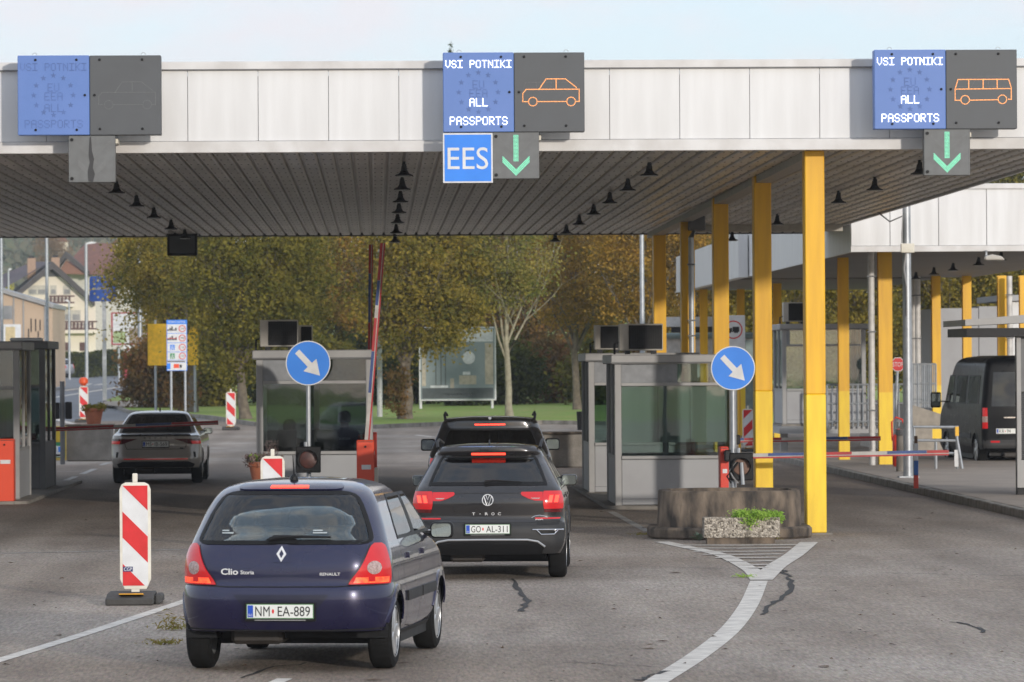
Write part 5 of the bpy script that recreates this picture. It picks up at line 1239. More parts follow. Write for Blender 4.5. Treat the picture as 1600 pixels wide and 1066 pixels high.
# white and red advertising frame, red totem
Yk = 330; xa = xat(174, Yk); xb = xat(232, Yk); za, zb = zat(200, 539, Yk), zat(200, 488, Yk); hw = (xb-xa)/2
t = thing('red_framed_billboard', 'white red-framed billboard beside the hedge, half behind the tree', 'billboard', ((xa+xb)/2, Yk, 0))
fr = MB().box(-hw, hw, 0, .1, za, zb).build('red_frame', mat('frame_red', (0.38, 0.03, 0.05), .5), t); pc = MB().box(-hw+.12, hw-.12, -.012, -.001, za+.1, zb-.1).build('poster', M_pw, fr); MB().box(-hw+.15, -hw+1.0, -.02, -.013, za+.15, za+.95).build('printed_landscape', mat('printed_green', (0.35, 0.45, 0.22), .6), pc)
MB().box(-.05, hw-.2, -.02, -.013, za+.1, za+1.2).build('printed_brown', mat('printed_brown', (0.33, 0.27, 0.24), .6), pc)
for sx in (-hw*.6, hw*.6): MB().tube([(sx, .15, hgt(Yk)), (sx, .15, za+.1)], .08, 8).build('post', M_galv, t)
Yk = 350; X = xat(200, Yk); t = thing('red_totem', 'dark red totem sign with white top on the verge', 'sign', (X, Yk, hgt(Yk)))
hw = xat(206.5, Yk)-X; zt = zat(200, 540, Yk)-hgt(Yk); MB().box(-hw, hw, 0, .2, 0, zt*.8).build('red_body', mat('frame_red', (0, 0, 0)), t); wt = MB().box(-hw, hw, 0, .2, zt*.81, zt).build('white_top', M_refwhite, t); MB().box(-.08, .08, -.01, -.001, zt*.86, zt*.94).build('red_emblem', M_refred, wt)

# ================================================================ houses on the left
M_plas = mat('cream_plaster', (0.74, 0.67, 0.57), .85, col2=(0.70, 0.62, 0.52), scale=.5); M_roofd = mat('dark_roof', (0.075, 0.065, 0.068), .75, col2=(0.055, 0.05, 0.05), scale=1.5, bump=.5, bscale=9)
M_tile = mat('red_roof_tiles', (0.21, 0.10, 0.075), .85, col2=(0.15, 0.075, 0.06), scale=2, bump=.6, bscale=7); M_brown = mat('brown_wood', (0.10, 0.045, 0.04), .7); M_gable = mat('gable_cladding', (0.085, 0.088, 0.088), .7)
M_win = mat('house_window', (0.16, 0.17, 0.18), .15, col2=(0.3, 0.3, 0.3), scale=.8); M_shut = mat('shutter_box', (0.55, 0.52, 0.46), .7)
Yh = 450.0; z0 = zat(90, 560, Yh)
t = thing('gabled_house', 'cream three-storey house with dark gable roof and brown balconies', 'house', (xat(86, Yh), Yh, z0), R(8))
s = F/Yh; q = lambda px, py: ((px-86)/s/math.cos(R(8)), zat(86, py, Yh)-z0)
wl_ = [q(24, 556), q(149, 556), q(149, 468), q(99, 432), q(64, 432), q(24, 462)]
MB().prism_y([(p[0], p[1]) for p in wl_], 0, 10).build('wall', M_plas, t)
rl, rr_, rt_ = q(14, 467), q(147, 470), q(82, 409)
th = .55
rf = MB(); rf.prism_y([rt_, rr_, (rr_[0], rr_[1]-th), (rt_[0], rt_[1]-th*1.3), (rl[0], rl[1]-th), rl], -1.0, 10.5); rf = rf.build('roof', M_roofd, t)
gt = q(82, 413); MB().prism_y([q(99, 432.5), (gt[0], gt[1]-.4), q(64, 432.5)], -.05, .4).build('gable_cladding', M_gable, t)
# brown back roof plane seen to the left of the gable
MB().add([(rl[0]-3, 2, rl[1]-.5), (rt_[0], 2, rt_[1]+.02), (rt_[0]-1, 12, rt_[1]+.3), (rl[0]-6, 12, rl[1])], [(0, 1, 2, 3)]).build('rear_roof', mat('purple_brown_roof', (0.13, 0.10, 0.11), .8, bump=.4, bscale=8), rf)
for (px, py) in ((54, 412), (91, 411)):
    a = q(px, py); c = MB().box(a[0]-.4, a[0]+.4, 3, 3.8, a[1]-1.6, a[1]+.6).build('chimney', mat('chimney_brick', (0.42, 0.28, 0.20), .85), rf); MB().box(a[0]-.25, a[0]+.25, 3.1, 3.7, a[1]+.6, a[1]+.85).build('chimney_cap', M_dark, c)
def win(px0, px1, py0, py1, shut=True):
    a, b = q(px0, py1), q(px1, py0); f = MB().box(a[0], b[0], -.05, .02, a[1], b[1]).build('window', M_shut, t)
    n = 2 if px1-px0 > 14 else 1; w = (b[0]-a[0])/n
    for i in range(n): MB().box(a[0]+i*w+.1, a[0]+(i+1)*w-.1, -.07, -.051, a[1]+.1, b[1]-.4).build('pane', M_win, f)
for a in ((45, 73, 446, 461), (79, 89, 446, 461), (99, 111, 446, 461), (98, 126, 485, 502), (82, 86, 490, 502)): win(*a)
def balcony(px0, px1, py0, py1):
    a, b = q(px0, py1), q(px1, py0); sl = MB().box(a[0], b[0], -1.3, .0, a[1]-.45, a[1]-.15).build('balcony_slab', M_plas, t)
    MB().box(a[0], b[0], -1.3, -1.22, b[1]-.15, b[1]).build('handrail', M_brown, sl); MB().box(a[0], b[0], -1.28, -1.22, a[1]-.1, a[1]+.05).build('bottom_rail', M_brown, sl)
    n = int((b[0]-a[0])/.36); rl_ = MB().box(-.1, .1, -1.27, -1.23, a[1]+.05, b[1]-.15).mesh('slat')
    for i in range(n): o = link_mesh('slat', rl_, M_brown, sl); o.location = (a[0]+.18+i*(b[0]-a[0]-.3)/n, 0, 0)
balcony(76, 115, 462, 473); balcony(83, 150, 502, 514)
for px in (101, 124): a = q(px, 555); b = q(px+9, 545); fr = MB().box(a[0], b[0], -.05, .02, a[1]+.4, b[1]+.6).build('window', M_brown, t)
# red-roofed house behind
Yh = 500; z0 = zat(120, 560, Yh); s = F/Yh
t = thing('red_roofed_house', 'white house with red-brown tiled roof behind the cream house', 'house', (xat(128, Yh), Yh, z0)); q2 = lambda px, py: ((px-128)/s, zat(128, py, Yh)-z0)
MB().prism_y([q2(96, 560), q2(205, 560), q2(205, 425), q2(96, 425)], 0, 9).build('wall', mat('white_plaster', (0.62, 0.59, 0.54), .8), t)
a, b, c, d = q2(93, 428), q2(208, 432), q2(178, 379), q2(131, 378)
MB().add([(a[0], -.8, a[1]), (b[0], -.8, b[1]), (c[0], 4.5, c[1]), (d[0], 4.5, d[1]), (a[0], 9.8, a[1]), (b[0], 9.8, b[1])], [(0, 1, 2, 3), (0, 3, 4), (1, 5, 2), (4, 3, 2, 5), (0, 4, 5, 1)]).build('roof', M_tile, t)
gb = MB().prism_y([q2(94, 428), q2(106, 408), q2(138, 430)], -2.2, -.9).build('dormer_gable', mat('orange_brick', (0.27, 0.13, 0.09), .85), t); e1, e2, e3 = q2(88, 428), q2(106, 405), q2(142, 432)
MB().add([(e1[0], -2.6, e1[1]), (e2[0], -2.6, e2[1]+.1), (e3[0], -2.6, e3[1]), (e3[0], -2.6, e3[1]+.5), (e2[0], -2.6, e2[1]+.8), (e1[0], -2.6, e1[1]+.5), (e1[0], 0, e1[1]), (e2[0], 0, e2[1]+.1), (e3[0], 0, e3[1]), (e3[0], 0, e3[1]+.5), (e2[0], 0, e2[1]+.8), (e1[0], 0, e1[1]+.5)], [(0,1,4,5), (1,2,3,4), (5,4,10,11), (4,3,9,10), (0,6,7,1), (1,7,8,2)]).build('dormer_roof', M_roofd, t)
for px in (148, 170): a = q2(px, 447); MB().box(a[0], a[0]+1.0, -.06, -.002, a[1], a[1]+.9).build('window', M_win, t)
for (px, py, w, lab) in ((99, 382, 1.1, 'tall'), (186, 385, 1.3, 'broad')):
    Yt = 560; z0 = zat(px, 440, Yt); t = thing('far_house', f'{lab} pale house wall rising behind the red tiled roof', 'house', (xat(px, Yt), Yt, z0)); h = zat(px, py-4, Yt)-z0
    MB().box(-w/2, w/2, 0, 2, 0, h).build('wall', M_plas, t); MB().prism_y([(-w*.6, h), (w*.6, h), (0, h+.8)], -.2, 2.2).build('roof', M_tile, t)
# beige hall at the left edge
Yh = 300; z0 = zat(40, 600, Yh); s = F/Yh; t = thing('beige_hall', 'beige panelled hall with sloping grey roof edge at the left', 'building', (xat(0, Yh), Yh, z0)); q3 = lambda px, py: (px/s, zat(px, py, Yh)-z0)
for (p0, p1, m) in ((-60, 21, 1), (23, 36, 1), (38, 69, 1), (71, 82, 1)):
    y0, y1 = 449 + (p0+5)*.31, 449 + (p1+5)*.31
    a, b = q3(p0, 605), q3(p1, 605); MB().prism_y([a, b, (b[0], q3(0, y1)[1]), (a[0], q3(0, y0)[1])], 0, 12).build('wall_panel', mat('beige_cladding', (0.50, 0.37, 0.26), .75, col2=(0.46, 0.34, 0.24), scale=.6), t)
a, b = q3(-60, 432), q3(84, 475.5); MB().prism_y([a, b, (b[0], b[1]-.25), (a[0], a[1]-.25)], -.3, 12.2).build('roof_edge', M_alu, t)
for px in (22, 37, 70): a = q3(px-1, 600); b = q3(px+1, 455 + px*.31); MB().box(a[0], b[0], -.06, .02, a[1], b[1]).build('downpipe', M_alu, t)
w_ = MB().box(q3(0, 0)[0], q3(20, 0)[0], -.04, -.002, q3(0, 499)[1], q3(0, 478)[1]).build('window', M_win, t)
for (p, y0, y1) in ((48, 498, 519), (55, 499, 518), (62, 500, 517), (44, 514, 530), (59, 518, 540), (73, 503, 540)): MB().box(q3(p, 0)[0], q3(p+1.6, 0)[0], -.04, -.002, q3(0, y1)[1], q3(0, y0)[1]).build('slit_window', M_dark, t)
pbd = MB().box(q3(6, 0)[0], q3(33, 0)[0], -.1, -.005, q3(0, 536)[1], q3(0, 507)[1]).build('wall_poster', M_refwhite, t); MB().box(q3(9, 0)[0], q3(24, 0)[0], -.115, -.101, q3(0, 535)[1], q3(0, 511)[1]).build('yellow_print', mat('poster_cream', (0.62, 0.50, 0.28), .6), pbd)
# hedge
Yk = 400; xa = xat(60, Yk); xb = xat(240, Yk); t = thing('hedge', 'long clipped green hedge in front of the cream house', 'hedge', ((xa+xb)/2, Yk, hgt(Yk)+.1)); hw = (xb-xa)/2
zt = zat(150, 549, Yk)-hgt(Yk)-.1; P = np.random.uniform(-1, 1, (9000, 3))*np.array((hw, .6, .5)) + np.array((0, 0, .5)); P[:, 2] *= zt; P[:, 2] += np.sin(P[:, 0]*1.1)*.1
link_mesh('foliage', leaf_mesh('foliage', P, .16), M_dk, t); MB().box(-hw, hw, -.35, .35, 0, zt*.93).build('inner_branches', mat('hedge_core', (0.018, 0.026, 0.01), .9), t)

# ================================================================ trees
tree('dark green broad tree left of the officers booth, hiding the yellow board', 384, 182, 17, 2.2, (.2, 5.6, 2.8, 2.5, 3.9), M_gr, ncl=150, per=170, cr=.5, lsize=.10, lean=-.05)
tree('golden-green tree with drooping outer twigs beside the blue border sign', 300, 200, 16, 2.6, (-.5, 6.6, 2.35, 2.3, 2.8), M_go, ncl=100, per=150, cr=.5, lsize=.10)
tree('leaning brown-barked tree with mixed green and rust crown left of billboard', 632, 180, 20, 2.4, (.6, 5.6, 2.5, 2.3, 3.2), M_go, ncl=120, per=150, cr=.5, lsize=.10, lean=.02, limbs=5)
tree('slim pale-barked tree with sparse light green crown right of billboard', 796, 182, 11, 3.1, (-.2, 7.0, 1.9, 1.8, 2.8), M_lg, ncl=80, per=110, cr=.42, lsize=.09, bark=M_barkp, limbs=6, fan=.3, hollow=.5)
tree('orange autumn tree with twin trunk left of the rear right booth', 902, 200, 12, 3.2, (.1, 6.8, 2.3, 2.2, 3.6), M_or, ncl=90, per=140, cr=.5, lsize=.095, lean=.01)
tree('orange leafed tree behind the first air conditioner and tall pole', 1010, 190, 12, 3.4, (.3, 7.2, 2.7, 2.2, 3.8), M_or, ncl=110, per=140, cr=.5, lsize=.095)
bgt = [(278, 222, M_go, 'yellow-green background tree above the yellow board'), (340, 236, M_or, 'rust-tinted background tree above the dark green tree'), (440, 226, M_go, 'gold-flecked background tree above the officers booth'), (530, 236, M_gr, 'deep green background tree behind the raised booms'),
       (600, 230, M_or, 'mottled background tree behind the white mast'), (690, 240, M_or, 'rust-red background tree above the billboard'), (760, 250, M_dk, 'dark background tree behind the slim pale-barked tree'), (850, 236, M_br, 'brownish background tree left of the orange autumn tree'), (950, 246, M_go, 'golden background tree behind the rear right booth'), (1080, 236, M_or, 'orange background tree behind the drain pipe column'), (1150, 250, M_go, 'golden background tree behind the prohibition board')]
for px, Y, m, lab in bgt:
    tree(lab, px, Y, 14, 2.5, (0, 6.2, 3.2, 2.6, 4.8), m, ncl=120, per=150, cr=.5, lsize=.115, limbs=4, hollow=.15)
# wooded bank to the right, behind the second canopy
for i, (px, Y) in enumerate(((1200, 190), (1262, 205), (1330, 192), (1398, 206), (1466, 194), (1534, 206), (1600, 195))):
    lab = ('left end tree of the wooded bank behind the raised cabin', 'tree of the wooded bank above the raised cabin roof', 'tree of the wooded bank left of the stop sign', 'tree of the wooded bank above the stop sign', 'tree of the wooded bank left of the service building', 'tree of the wooded bank above the service building', 'tree of the wooded bank at the right picture edge')[i]
    tree(lab, px, Y, 12, 1.8, (0, 4.9, 2.4, 2.2, 4.3), (M_go, M_gr, M_go, M_gr)[i % 4], ncl=110, per=150, cr=.6, lsize=.11, limbs=4, hollow=.1, group='trees of the wooded bank')
for i, px in enumerate((1560, 1640)):
    tree(('tall green tree showing above the right rear canopy roof', 'tall green tree beyond the right edge above the rear canopy')[i], px, 215, 14, 3, (0, 8.6 - .2*i, 2.6, 2.4, 3.0), M_gr, ncl=90, per=140, cr=.6, lsize=.12, limbs=4, group='trees of the wooded bank')
# understorey scrub: dark shrubs closing the view under the crowns
for i, (px, w, m) in enumerate(((250, 2.6, M_br), (330, 2.4, M_gr), (425, 2.2, M_dk), (500, 2.4, M_gr), (575, 2.2, M_dk), (650, 2.3, M_dk), (730, 2.4, M_dk), (800, 2.2, M_dk), (860, 2.3, M_br), (930, 2.2, M_gr), (1010, 2.4, M_br), (1090, 2.4, M_gr))):
    wh = ('below the yellow board', 'behind the striped speed board posts', 'left of the officers booth', 'behind the officers booth', 'behind the raised booms', 'left of the billboard', 'directly behind the billboard', 'behind the slim pale-barked tree', 'under the brownish tree', 'left of the rear right booth', 'behind the right air conditioners', 'behind the yellow columns')[i]
    Y = 214 + (i % 3)*3; t = thing('shrub', f'dense dark understorey shrub {wh}', 'shrub', (xat(px, Y), Y, hgt(Y)+.1), 0, 'understorey shrubs beyond the grass')
    P = clumps(60, 110, .4, ell(0, 1.5, w*.62, 1.0, 1.7, 0)); link_mesh('foliage', leaf_mesh('foliage', P, .11), m, t); sm = MB()
    for _ in range(7): a = random.uniform(-.6, .6); sm.tube([(a*.5, 0, -.1), (a, random.uniform(-.3, .3), 1.3), (a*1.6, 0, 2.4)], [.05, .035, .01], 5)
    sm.build('stems', M_bark, t)
# ivy round the leaning tree's foot
t = thing('ivy_growth', 'brown ivy bush round the foot of the leaning tree', 'shrub', (xat(622, 179.5), 179.5, hgt(179.5)+.1)); link_mesh('foliage', leaf_mesh('foliage', clumps(24, 70, .16, lambda: (random.uniform(-.35, .2), random.uniform(-.2, .2), random.uniform(.3, 1.9))), .06), M_br, t)
t = thing('ivy_growth', 'dark ivy column on the stem behind the speed board posts', 'shrub', (xat(281, 197), 197, hgt(197)+.1)); link_mesh('foliage', leaf_mesh('foliage', clumps(30, 70, .17, lambda: (random.uniform(-.25, .25), random.uniform(-.2, .2), random.uniform(.1, 2.2))), .06), M_br, t)
# conifer whose tip shows above the middle display
Yk = 250; zt = zat(708, 64, Yk); t = thing('conifer', 'tall conifer whose tip shows above the middle display', 'tree', (xat(708, Yk), Yk, hgt(Yk))); H = zt-hgt(Yk)
MB().tube([(0, 0, 0), (0, 0, H*.6), (0, 0, H)], [.25, .12, .01], 8).build('trunk', M_bark, t)
P = []
for i in range(2600):
    u = random.random()**.7; z = H*(1 - u*.85); r = (H - z)*.2*random.random()**.5 + .03; a = random.uniform(0, 6.28); P.append((r*math.cos(a), r*math.sin(a), z - r*.25))
link_mesh('crown', leaf_mesh('crown', np.array(P), .14, .3), M_con, t)
# small far trees at the left edge and a far wood on the hill
tree('small yellow tree behind the beige hall at the left edge', 8, 480, 6, 2, (0, 6.2, 1.6, 1.4, 2.2), leaf_mat('leaf_yellow', [(0.2, 0.17, 0.03), (0.3, 0.26, 0.05), (0.38, 0.32, 0.08)]), ncl=50, per=70, cr=.4, lsize=.16, limbs=3)
tree('bare brownish tree behind the cream house chimneys', 82, 540, 10, 4, (0, 11.5, 2.2, 2, 4.0), leaf_mat('leaf_bare', [(0.10, 0.075, 0.055), (0.14, 0.10, 0.07), (0.17, 0.12, 0.08)]), ncl=60, per=70, cr=.6, lsize=.14, limbs=5)
P = []
for i in range(26000):
    Y = random.uniform(700, 1150); X = xat(random.uniform(-80, 330), Y); zb = hgt(Y) - .06 + (Y-480)*.02 + max(0, Y-700)*.03; P.append((X, Y, zb + abs(random.gauss(0, 5))))
setp(link_mesh('far_wood', leaf_mesh('far_wood', np.array(P), 1.1), leaf_mat('leaf_far', [(0.05, 0.07, 0.05), (0.08, 0.09, 0.06), (0.12, 0.10, 0.07)])), 'hazy far wood on the hill at the left', 'wood', kind='stuff')
# ================================================================ vehicles
def pchip(xk, yk):
    xk = np.array(xk, float); yk = np.array(yk, float); h = np.diff(xk); d = np.diff(yk)/h; m = np.zeros(len(xk))
    for i in range(1, len(xk)-1):
        if d[i-1]*d[i] > 0: w1 = 2*h[i]+h[i-1]; w2 = h[i]+2*h[i-1]; m[i] = (w1+w2)/(w1/d[i-1]+w2/d[i])
    m[0] = d[0]; m[-1] = d[-1]
    def f(x):
        x = min(max(x, xk[0]), xk[-1]); i = min(int(np.searchsorted(xk, x, 'right')) - 1, len(h)-1); i = max(i, 0)
        t = (x-xk[i])/h[i]; a = (1+2*t)*(1-t)**2; b = t*(1-t)**2; c = t*t*(3-2*t); e = t*t*(t-1)
        return a*yk[i] + b*h[i]*m[i] + c*yk[i+1] + e*h[i]*m[i+1]
    return f
class Car:
    """body as a stack of plan outlines (rear bow, rounded corners, sides); parts are shells laid on that surface"""
    def __init__(s, name, label, cat, loc, rz, tab, paint, wheels, rw, sc=1.0, zrear=.3, arch=None, group='cars at the checkpoint', tint=(0.5, 0.55, 0.54), nz=66):
        s.t = thing(name, label, cat, loc, rz, group, sc)
        z = [r[0] for r in tab]; s.z0, s.z1 = z[0], z[-1]
        s.hw = pchip(z, [r[1] for r in tab]); s.yr = pchip(z, [r[2] for r in tab]); s.yf = pchip(z, [r[3] for r in tab])
        s.bow = pchip(z, [r[4] for r in tab]); s.rc = pchip(z, [r[5] for r in tab])
        s.paint = paint; s.wheels = wheels; s.rw = rw; s.arch = arch or rw + .045; s.zrear = zrear; s.holes = []; s.shole = []; s.fhole = None
        s.glass = glass('car_glass_%d' % int(tint[0]*1000), tint, 1.0); s.nz = nz
    def rearY(s, x, z):
        hw = s.hw(z); t = min(abs(x)/hw, .9999); rc = min(s.rc(z), hw*.9); t0 = 1 - rc/hw; y = s.yr(z) + s.bow(z)*t*t
        if t > t0: u = (t-t0)/(1-t0); y += rc*(1 - math.sqrt(max(0, 1-u*u)))
        return y
    def nrm(s, x, z):
        e = .004; fx = (s.rearY(x+e, z)-s.rearY(x-e, z))/(2*e); fz = (s.rearY(x, z+e)-s.rearY(x, z-e))/(2*e)
        return Vector((fx, -1, fz)).normalized()
    def P(s, x, z, off=0.0):
        return Vector((x, s.rearY(x, z), z)) + s.nrm(x, z)*off
    def rear_map(s, x0, z0, off=.004): return lambda u, v, d: s.P(x0+u, z0+v, off + d)
    @staticmethod
    def span(rows, z):                    # rows: (z, a, b) ascending
        for r0, r1 in zip(rows[:-1], rows[1:]):
            if r0[0] <= z <= r1[0]:
                t = (z-r0[0])/max(1e-9, r1[0]-r0[0]); return r0[1]+(r1[1]-r0[1])*t, r0[2]+(r1[2]-r0[2])*t
        return None
    def build_body(s, extra_del=None):
        nr, ns, nf = 34, 70, 14; half = []
        tr = [math.sin(math.pi/2*i/nr)**.9 if False else i/nr for i in range(nr+1)]
        tr = [1-(1-u)**1.7 for u in tr]
        zs = list(np.linspace(s.z0, s.z1, s.nz)); V = []; n = None; info = []
        for z in zs:
            hw, yf = s.hw(z), s.yf(z); right = []
            for u in tr: right.append((u*hw, s.rearY(u*hw, z), 'r'))
            y0 = right[-1][1]; rf = min(.3, hw*.6); y1 = max(y0+.02, yf - .12 - rf)
            for i in range(1, ns): q = i/ns; right.append((hw, y0+(y1-y0)*q, 's'))
            for i in range(nf+1):
                u = 1-(i/nf); tt = u; t0 = 1-rf/hw; yy = yf - .12*tt*tt
                if tt > t0: w = (tt-t0)/(1-t0); yy -= rf*(1-math.sqrt(max(0, 1-w*w)))
                right.append((u*hw, max(yy, y1) if u > .98 else yy, 'f'))
            loop = right + [(-p[0], p[1], p[2]) for p in right[-2:0:-1]]
            n = len(loop); V += [(p[0], p[1], z) for p in loop]; info = [p[2] for p in loop]
        Fc = []
        for k in range(len(zs)-1):
            for i in range(n):
                j = (i+1) % n; ids = (k*n+i, k*n+j, (k+1)*n+j, (k+1)*n+i)
                c = [sum(V[q][a] for q in ids)/4 for a in range(3)]
                kind = info[i] if info[i] == info[j] else 's'
                if s.skip(c, kind): continue
                Fc.append(ids)
        top = tuple((len(zs)-1)*n+i for i in range(n)); Fc.append(top)
        mb = MB(); mb.v = V; mb.f = Fc; s.body = mb.build('body', s.paint, s.t, smooth=True, ang=50)
        return s.body
    def skip(s, c, kind):
        x, y, z = c
        for yw in s.wheels:
            if (y-yw)**2 + (z-s.rw)**2 < s.arch**2 and abs(x) > .35: return True
        if z < s.zrear and y < s.wheels[0] - s.arch*.5: return True
        if kind == 'r':
            for h in s.holes:
                r = s.span(h, z)
                if r and r[0] < x < r[1]: return True
        if kind == 's' or kind == 'r':
            for h in s.shole:
                r = s.span(h, z)
                if r and r[0] < y < r[1] and abs(x) > s.hw(z)*.9: return True
        if kind == 'f' and s.fhole and s.fhole[0] < z < s.fhole[1] and abs(x) < s.hw(z)*.86: return True
        return False
    def shell(s, name, grid, m, parent):
        """grid[r][c] = (outer, inner) points -> thin closed shell"""
        nr, nc = len(grid), len(grid[0]); mb = MB(); vs = [g[0] for r in grid for g in r] + [g[1] for r in grid for g in r]; fs = []; N = nr*nc
        for i in range(nr-1):
            for j in range(nc-1): a = i*nc+j; fs.append((a, a+1, a+nc+1, a+nc)); fs.append((N+a, N+a+nc, N+a+nc+1, N+a+1))
        bd = [j for j in range(nc)] + [i*nc+nc-1 for i in range(1, nr)] + [(nr-1)*nc+j for j in range(nc-2, -1, -1)] + [i*nc for i in range(nr-2, 0, -1)]
        for a, b in zip(bd, bd[1:]+bd[:1]): fs.append((a, N+a, N+b, b))
        mb.add(vs, fs); return mb.build(name, m, parent, smooth=True, ang=40)
    def rear(s, name, rows, m, off=.004, parent=None, nc=14, thick=.006, nrow=10):
        rows = sorted(rows); z = np.linspace(rows[0][0], rows[-1][0], nrow) if len(rows) < nrow else [r[0] for r in rows]
        zz = sorted(set(list(z) + [r[0] for r in rows])); g = []
        for q in zz:
            a, b = s.span(rows, q); g.append([(s.P(a+(b-a)*j/nc, q, off), s.P(a+(b-a)*j/nc, q, off-thick)) for j in range(nc+1)])
        return s.shell(name, g, m, parent or s.body)
    def mir(s, rows): return [(z, -b, -a) for z, a, b in rows]
    def side(s, name, rows, m, sx=1, off=.004, parent=None, nc=8, thick=.006):
        rows = sorted(rows); g = []; zz = sorted(set(list(np.linspace(rows[0][0], rows[-1][0], 10)) + [r[0] for r in rows]))
        for q in zz:
            a, b = s.span(rows, q); row = []
            for j in range(nc+1):
                y = a+(b-a)*j/nc; hw = s.hw(q); row.append((Vector((sx*(hw+off), y, q)), Vector((sx*(hw+off-thick), y, q))))
            g.append(row)
        return s.shell(name, g, m, parent or s.body)
    def rear_window(s, rows, frit=.03, fritb=.05, m=None):
        s.rw_rows = rows
        inner = rows; gl = s.rear('rear_window', rows, m or s.glass, .003, nc=20, nrow=14)
        z0, z1 = rows[0][0], rows[-1][0]
        s.rear('window_seal', [(z, a, a+frit) for z, a, b in rows], M_black, .0045, gl, 3); s.rear('window_seal', [(z, b-frit, b) for z, a, b in rows], M_black, .0045, gl, 3)
        a0, b0 = s.span(rows, z0); a1, b1 = s.span(rows, z0+fritb); s.rear('window_seal', [(z0, a0, b0), (z0+fritb, a1, b1)], M_black, .005, gl, 20, nrow=3)
        a0, b0 = s.span(rows, z1-frit); a1, b1 = s.span(rows, z1); s.rear('window_seal', [(z1-frit, a0, b0), (z1, a1, b1)], M_black, .005, gl, 20, nrow=3)
        return gl
    def side_window(s, rows, sx=1, frit=.03):
        g = s.side('side_window', rows, s.glass, sx, .002); z0, z1 = rows[0][0], rows[-1][0]
        s.side('window_trim', [(z, a, a+frit) for z, a, b in rows], M_black, sx, .0045, g, 2); s.side('window_trim', [(z, b-frit, b) for z, a, b in rows], M_black, sx, .0045, g, 2)
        a0, b0 = s.span(rows, z0); a1, b1 = s.span(rows, z0+.025); s.side('window_trim', [(z0, a0, b0), (z0+.025, a1, b1)], M_black, sx, .005, g, 6)
        a0, b0 = s.span(rows, z1-.025); a1, b1 = s.span(rows, z1); s.side('window_trim', [(z1-.025, a0, b0), (z1, a1, b1)], M_black, sx, .005, g, 6)
    def chassis(s, L, tr, tyre_w=.19, rim=M_silver, spokes=5, hub=True):
        s.L = L; rw = s.rw; hwb = s.hw(.5)
        MB().box(-hwb+.24, hwb-.24, .5, L-.35, .24, .45).build('underbody', M_black, s.t)
        MB().box(-hwb+.2, hwb-.2, .2, .5, s.zrear+.03, .5).build('bumper_core', M_black, s.t)
        MB().box(-hwb+.07, hwb-.07, s.wheels[0]+s.arch+.03, s.wheels[1]-s.arch-.03, .17, .40).build('sill_floor', M_black, s.t)
        MB().box(-.45, -.05, .35, .75, .20, .33).build('silencer', mat('exhaust_steel', (0.04, 0.034, 0.03), .6), s.t, bevel=.03)
        prof = [(rw*.62, -tyre_w/2+.01), (rw*.86, -tyre_w/2), (rw*.97, -tyre_w*.40), (rw, -tyre_w*.25), (rw, tyre_w*.25), (rw*.97, tyre_w*.40), (rw*.86, tyre_w/2), (rw*.62, tyre_w/2-.01)]
        ty = MB().lathe(prof, 36, cap=False).mesh('tyre', smooth=True); rb = MB().lathe([(rw*.66, -tyre_w*.4), (rw*.70, tyre_w*.47), (rw*.665, tyre_w*.485), (rw*.63, tyre_w*.3)], 30, cap=False).mesh('rim', smooth=True)
        bk = MB().lathe([(rw*.64, tyre_w*.18), (.02, tyre_w*.16)], 30).mesh('brake_disc')
        sp = MB().prism_z([(-.035, .03), (.035, .03), (.062, rw*.645), (-.062, rw*.645)], tyre_w*.28, tyre_w*.45).mesh('spoke', bevel=.008)
        hb = MB().lathe([(.06, tyre_w*.2), (.06, tyre_w*.46), (.04, tyre_w*.49)], 16).mesh('hub_cap', smooth=True)
        for y in s.wheels:
            for sx in (-1, 1):
                w = bpy.data.objects.new('wheel', ty); C.objects.link(w); w.parent = s.t
                if not ty.materials: ty.materials.append(M_rubber)
                w.location = (sx*(tr/2), y, rw); w.rotation_euler = (0, R(90)*sx, 0)
                if hub:
                    link_mesh('rim', rb, rim, w); link_mesh('brake_disc', bk, M_black, w); link_mesh('hub_cap', hb, rim, w)
                    for i in range(spokes): o = link_mesh('spoke', sp, rim, w); o.rotation_euler = (0, 0, 2*math.pi*i/spokes)
                # wheel housing
                a = s.arch; hs = MB(); pts = [(a*math.cos(q), a*math.sin(q)) for q in np.linspace(-.1, math.pi+.1, 20)]
                vs = []; x0, x1 = sx*(s.hw(rw+.1)-.02), sx*(tr/2-.16)
                for c, d in pts: vs += [(x0, y+c, rw+d), (x1, y+c, rw+d)]
                hs.add(vs, [(2*i, 2*i+1, 2*i+3, 2*i+2) for i in range(len(pts)-1)]); hs.add([(x1, y+c, rw+d) for c, d in pts], [tuple(range(len(pts)))]); hs.build('wheel_housing', M_black, s.t)
    def arch_lip(s, m, w=.03):
        for sx in (-1, 1):
            for y in s.wheels:
                vs = []; fs = []; an = np.linspace(R(14), R(166), 34)
                for q in an:
                    for a, o in ((s.arch-.012, .0), (s.arch-.012, .012), (s.arch+w, .010), (s.arch+w+.006, -.004)):
                        yy = y+a*math.cos(q); z = max(s.z0, s.rw+a*math.sin(q))
                        yr_ = s.yr(z)+s.bow(z)+s.rc(z); hx = s.hw(z)
                        if yy < yr_:
                            rc = s.rc(z); u = min(1, (yr_-yy)/rc); hx -= rc*(1-math.sqrt(max(0, 1-u*u)))
                        vs.append((sx*(hx+o), yy, z))
                for i in range(len(an)-1):
                    for k in range(3): fs.append((4*i+k, 4*i+k+1, 4*i+k+5, 4*i+k+4))
                MB().add(vs, fs).build('wheel_arch', m, s.body, smooth=True, ang=60)
